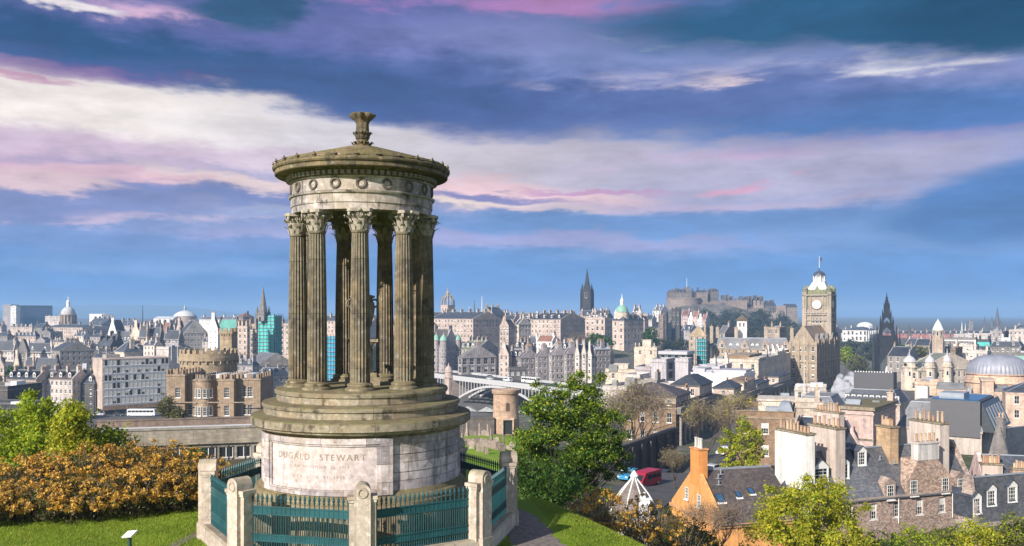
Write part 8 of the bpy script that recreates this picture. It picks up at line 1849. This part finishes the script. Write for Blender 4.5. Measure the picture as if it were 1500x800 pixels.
# middle distance
MD = [(243, 576, 615, 11, 186, LEAF_OLIVE, 'yellowish conifer beside the castellated house'), (262, 596, 618, 10, 184, LEAF_OLIVE, 'low olive tree hugging the castellated house'), (285, 656, 682, 15, 96, LEAF_MID, 'small green bush in front of the concrete range windows'), (872, 489, 512, 12, 600, LEAF_MID, 'green tree on the slope left of the domed bank'), (888, 492, 512, 9, 604, LEAF_MID, 'second green tree next to the domed bank retaining wall'), (953, 480, 508, 10, 610, LEAF_DARK, 'dark green tree right of the domed bank'), (948, 492, 514, 9, 600, LEAF_MID, 'mid green tree below the right side of the domed bank'), (20, 536, 556, 10, 425, LEAF_DARK, 'dark green bush behind the pink tenements on the left'), (1238, 508, 532, 11, 640, LEAF_FRESH, 'bright green tree in the valley left of the blackened spire'), (1255, 522, 545, 14, 620, LEAF_OLIVE, 'brown-green tree in front of the classical gallery'), (1275, 498, 530, 14, 760, LEAF_GREY, 'grey-green tree behind the blackened spire'), (1246, 498, 522, 14, 800, LEAF_GREY, 'dark tree below the classical gallery'), (1326, 506, 526, 12, 640, LEAF_MID, 'green tree right of the blackened spire'), (1345, 508, 526, 14, 600, LEAF_OLIVE, 'olive hedge-like tree left of the lead turrets'), (1318, 516, 545, 9, 600, LEAF_FRESH, 'bright shrub right of the blackened spire legs'), (1270, 540, 562, 12, 520, LEAF_OLIVE, 'brownish tree at the foot of the blackened spire'), (970, 496, 520, 14, 720, LEAF_GREY, 'dark trees below the pale gothic tower'), (1000, 496, 520, 16, 700, LEAF_GREY, 'grey-green tree left of the turquoise tower')]
for i, (px, yt, yb, hw, D, lm, lb) in enumerate(MD): tree('tree', lb, px, yt, yb, hw, D, lm, 1500, D / F * 1.5, hw * D / F * .3, seed=70 + i)
CT = [(1005 + i * 9.5 + (i % 3) * 3, 454 + (i % 4) * 6 + max(0, i - 9) * 3, 1100 - (i % 4) * 28) for i in range(17)]
for i, (px, yt, D) in enumerate(CT): tree('tree', 'grey-green tree on the steep crag under the castle walls', px + 25, yt, yt + 30, 16, D, LEAF_GREY, 1300, D / F * 1.8, 16 * D / F * .3, grp='trees on the castle crag', seed=100 + i)
for i in range(14): tree('tree', 'grey-green tree in the gardens below the castle crag', 975 + i * 15, 478 + (i * 7) % 14, 514, 13, 960 - (i % 3) * 30, LEAF_GREY if i % 3 else LEAF_OLIVE, 900, 1.25, 2.9, grp='trees in the gardens below the castle', seed=130 + i)
for i in range(5): bare_tree('bare_tree', 'leafless grey tree on the slope below the black spire', 845 + i * 6.5, 487 + i % 3 * 3, 9, 615 + i * 4, 150 + i, depth=3, grp='leafless trees on the mound', twigs=900)
# gorse
def gorse(label, x, y, r, h, seed, bl=1.0, grp=None, base=None):
    g = np.random.default_rng(seed); rs = random.Random(seed); z = (ground_z(x, y) if base is None else base) - .1; root = empty('gorse_bush', (x, y, z), rs.random() * 6, label, 'shrub', grp)
    m = MB()
    for i in range(46):
        a = rs.random() * 6.28; o = rs.random(); e = Vector((math.cos(a) * r * .9 * o, math.sin(a) * r * .9 * o, h * rs.uniform(.55, .95))); s0 = Vector((e.x * .3, e.y * .3, 0)); md = s0.lerp(e, .5) + Vector((rs.uniform(-.1, .1), rs.uniform(-.1, .1), 0)); m.tube(s0, md, .022, .016, 4, 0, False); m.tube(md, e, .016, .006, 4, 0, False)
    m.build('stems', TWIG, root)
    p1, o1 = clumps(g, (0, 0, h * .48), (r, r, h * .5), 90, 46, .2, .35, -.9); put('foliage', leaf_mesh('foliage', p1, .042, [GORSE, LEAF_OLIVE, TWIG, LEAF_MID], seed, g.choice([0, 0, 0, 1, 2, 3], len(p1)), aspect=.3), root)
    p2, o2 = clumps(g, (0, 0, h * .56), (r * 1.02, r * 1.02, h * .50), int(112 * bl), 50, .10, .72, -.25); kp = np.array([mnoise.noise(Vector(q * 2.3) + Vector((seed, 0, 0))) > -.2 for q in p2]); p2, o2 = p2[kp], o2[kp]; put('blossom', leaf_mesh('blossom', p2, .032, [BLOSSOM], seed + 1, aspect=.75, out=o2), root)
    return root
GG = 'gorse bushes in the thicket behind the lawn'
line = [(-40, 24.6, 1.0, 1.3), (0, 24.9, 1.0, 1.3), (30, 25.4, 1.05, 1.25), (62, 25.2, 1.05, 1.2), (95, 25.9, 1.2, 1.25), (128, 25.6, 1.15, 1.2), (160, 26.3, 1.3, 1.2), (192, 26.2, 1.35, 1.2), (222, 26.8, 1.45, 1.15), (250, 26.9, 1.35, 1.1), (278, 27.2, 1.25, 1.0), (300, 27.6, 1.2, .9), (14, 27.2, 1.3, 1.3), (55, 27.4, 1.45, 1.3), (95, 27.8, 1.6, 1.3), (145, 28.0, 1.75, 1.3), (185, 28.3, 1.9, 1.3), (222, 28.6, 1.95, 1.3), (260, 28.8, 1.75, 1.2), (290, 28.8, 1.6, 1.0), (345, 30.5, 1.75, .9), (368, 30, 1.6, .8)]
for i, (px, D, h, r) in enumerate(line): gorse('orange-flowered gorse bush in the dense thicket behind the left lawn', X(px, D), D, r, h, 200 + i, 1.0, GG)
gorse('orange gorse bush on the slope below the big leafy tree', X(880, 30), 30, 1.1, 1.9, 230, 1.2, None, base=Z(800, 30)); gorse('sparser orange gorse bush farther right, in front of the tent-shaped roof', X(953, 33), 33, 1.3, 2.1, 231, .9, None, base=Z(812, 33)); gorse('dark gorse bush with few flowers at the bottom edge left of the orange house', X(918, 31), 31, 1.0, 1.75, 232, .5, None, base=Z(815, 31)); gorse('brown gorse bush low at the bottom edge, below the tent-shaped roof', X(1000, 40), 40, 1.6, 1.8, 233, .3, None, base=Z(815, 40))
tree('shrub', 'dark undergrowth shrub at the foot of the big leafy tree', 800, 680, 745, 50, 36, LEAF_DARK, 7000, .06, .4, cat='shrub', seed=240, trunk=False, mats2=LEAF_MID, frac2=.3)
# grass
def grass(name, n, box, seed, keep):
    g = np.random.default_rng(seed); P_ = []
    while len(P_) < n:
        x = g.uniform(box[0], box[1]); y = g.uniform(box[2], box[3])
        if keep(x, y): P_.append((x, y, ground_z(x, y)))
    P_ = np.array(P_); h = g.uniform(.025, .075, n); a = g.uniform(0, 6.28, n); w = .006 + .004 * g.random(n); ln = g.normal(size=(n, 2)) * .03
    V = np.empty((n, 3, 3)); V[:, 0] = P_; V[:, 1] = P_; V[:, 2] = P_; V[:, 0, 0] -= np.cos(a) * w; V[:, 0, 1] -= np.sin(a) * w; V[:, 1, 0] += np.cos(a) * w; V[:, 1, 1] += np.sin(a) * w; V[:, 2, :2] += ln; V[:, 2, 2] += h
    me = bpy.data.meshes.new(name); me.vertices.add(n * 3); me.vertices.foreach_set('co', V.reshape(-1)); me.loops.add(n * 3); me.loops.foreach_set('vertex_index', np.arange(n * 3, dtype=np.int32)); me.polygons.add(n); me.polygons.foreach_set('loop_start', np.arange(0, n * 3, 3, dtype=np.int32)); me.materials.append(GRASSBLADE); me.update(calc_edges=True)
    tag(put(name, me), 'short green grass on the lawn at left' if 'lawn' in name else 'short green grass on the bank at right', 'grass', kind='stuff')
GRASSBLADE = leaf_mat('grass_blade', [(.13, .24, .012), (.19, .29, .018), (.26, .32, .03), (.33, .32, .07)], trans=.35)
inoct = lambda x, y: max(abs((x - MC[0]) * math.cos(FA + k * math.pi / 4 + math.pi / 8) + (y - MC[1]) * math.sin(FA + k * math.pi / 4 + math.pi / 8)) for k in range(4)) < 4.0
pth = lambda x, y: abs(x - (2.2 + (y - 15) * -.17 if y < 20 else 1.1 + (y - 20.5) * -.16)) < .75
grass('lawn_grass', 60000, (-15.5, -6.5, 17.5, 26.5), 300, lambda x, y: not inoct(x, y)); grass('bank_grass', 50000, (-1.5, 6.5, 15, 31), 301, lambda x, y: not inoct(x, y) and not pth(x, y) and brow(x, y) < 2.0)
# ------------------------------------------------------------------ the air
def build_haze():
    m, t, b = material('haze'); out = [n for n in m.node_tree.nodes if n.type == 'OUTPUT_MATERIAL'][0]; m.node_tree.nodes.remove(b)
    v = t.node('ShaderNodeVolumePrincipled'); v.inputs['Color'].default_value = (.34, .57, .90, 1); v.inputs['Density'].default_value = HAZE; v.inputs['Anisotropy'].default_value = .0; t.l.new(v.outputs[0], out.inputs['Volume'])
    q = MB(); q.box(-11000, 11000, -900, 15500, 20, 215); o = q.build('haze', m); tag(o, kind='stuff')
HAZE = 2.0e-4
build_haze()
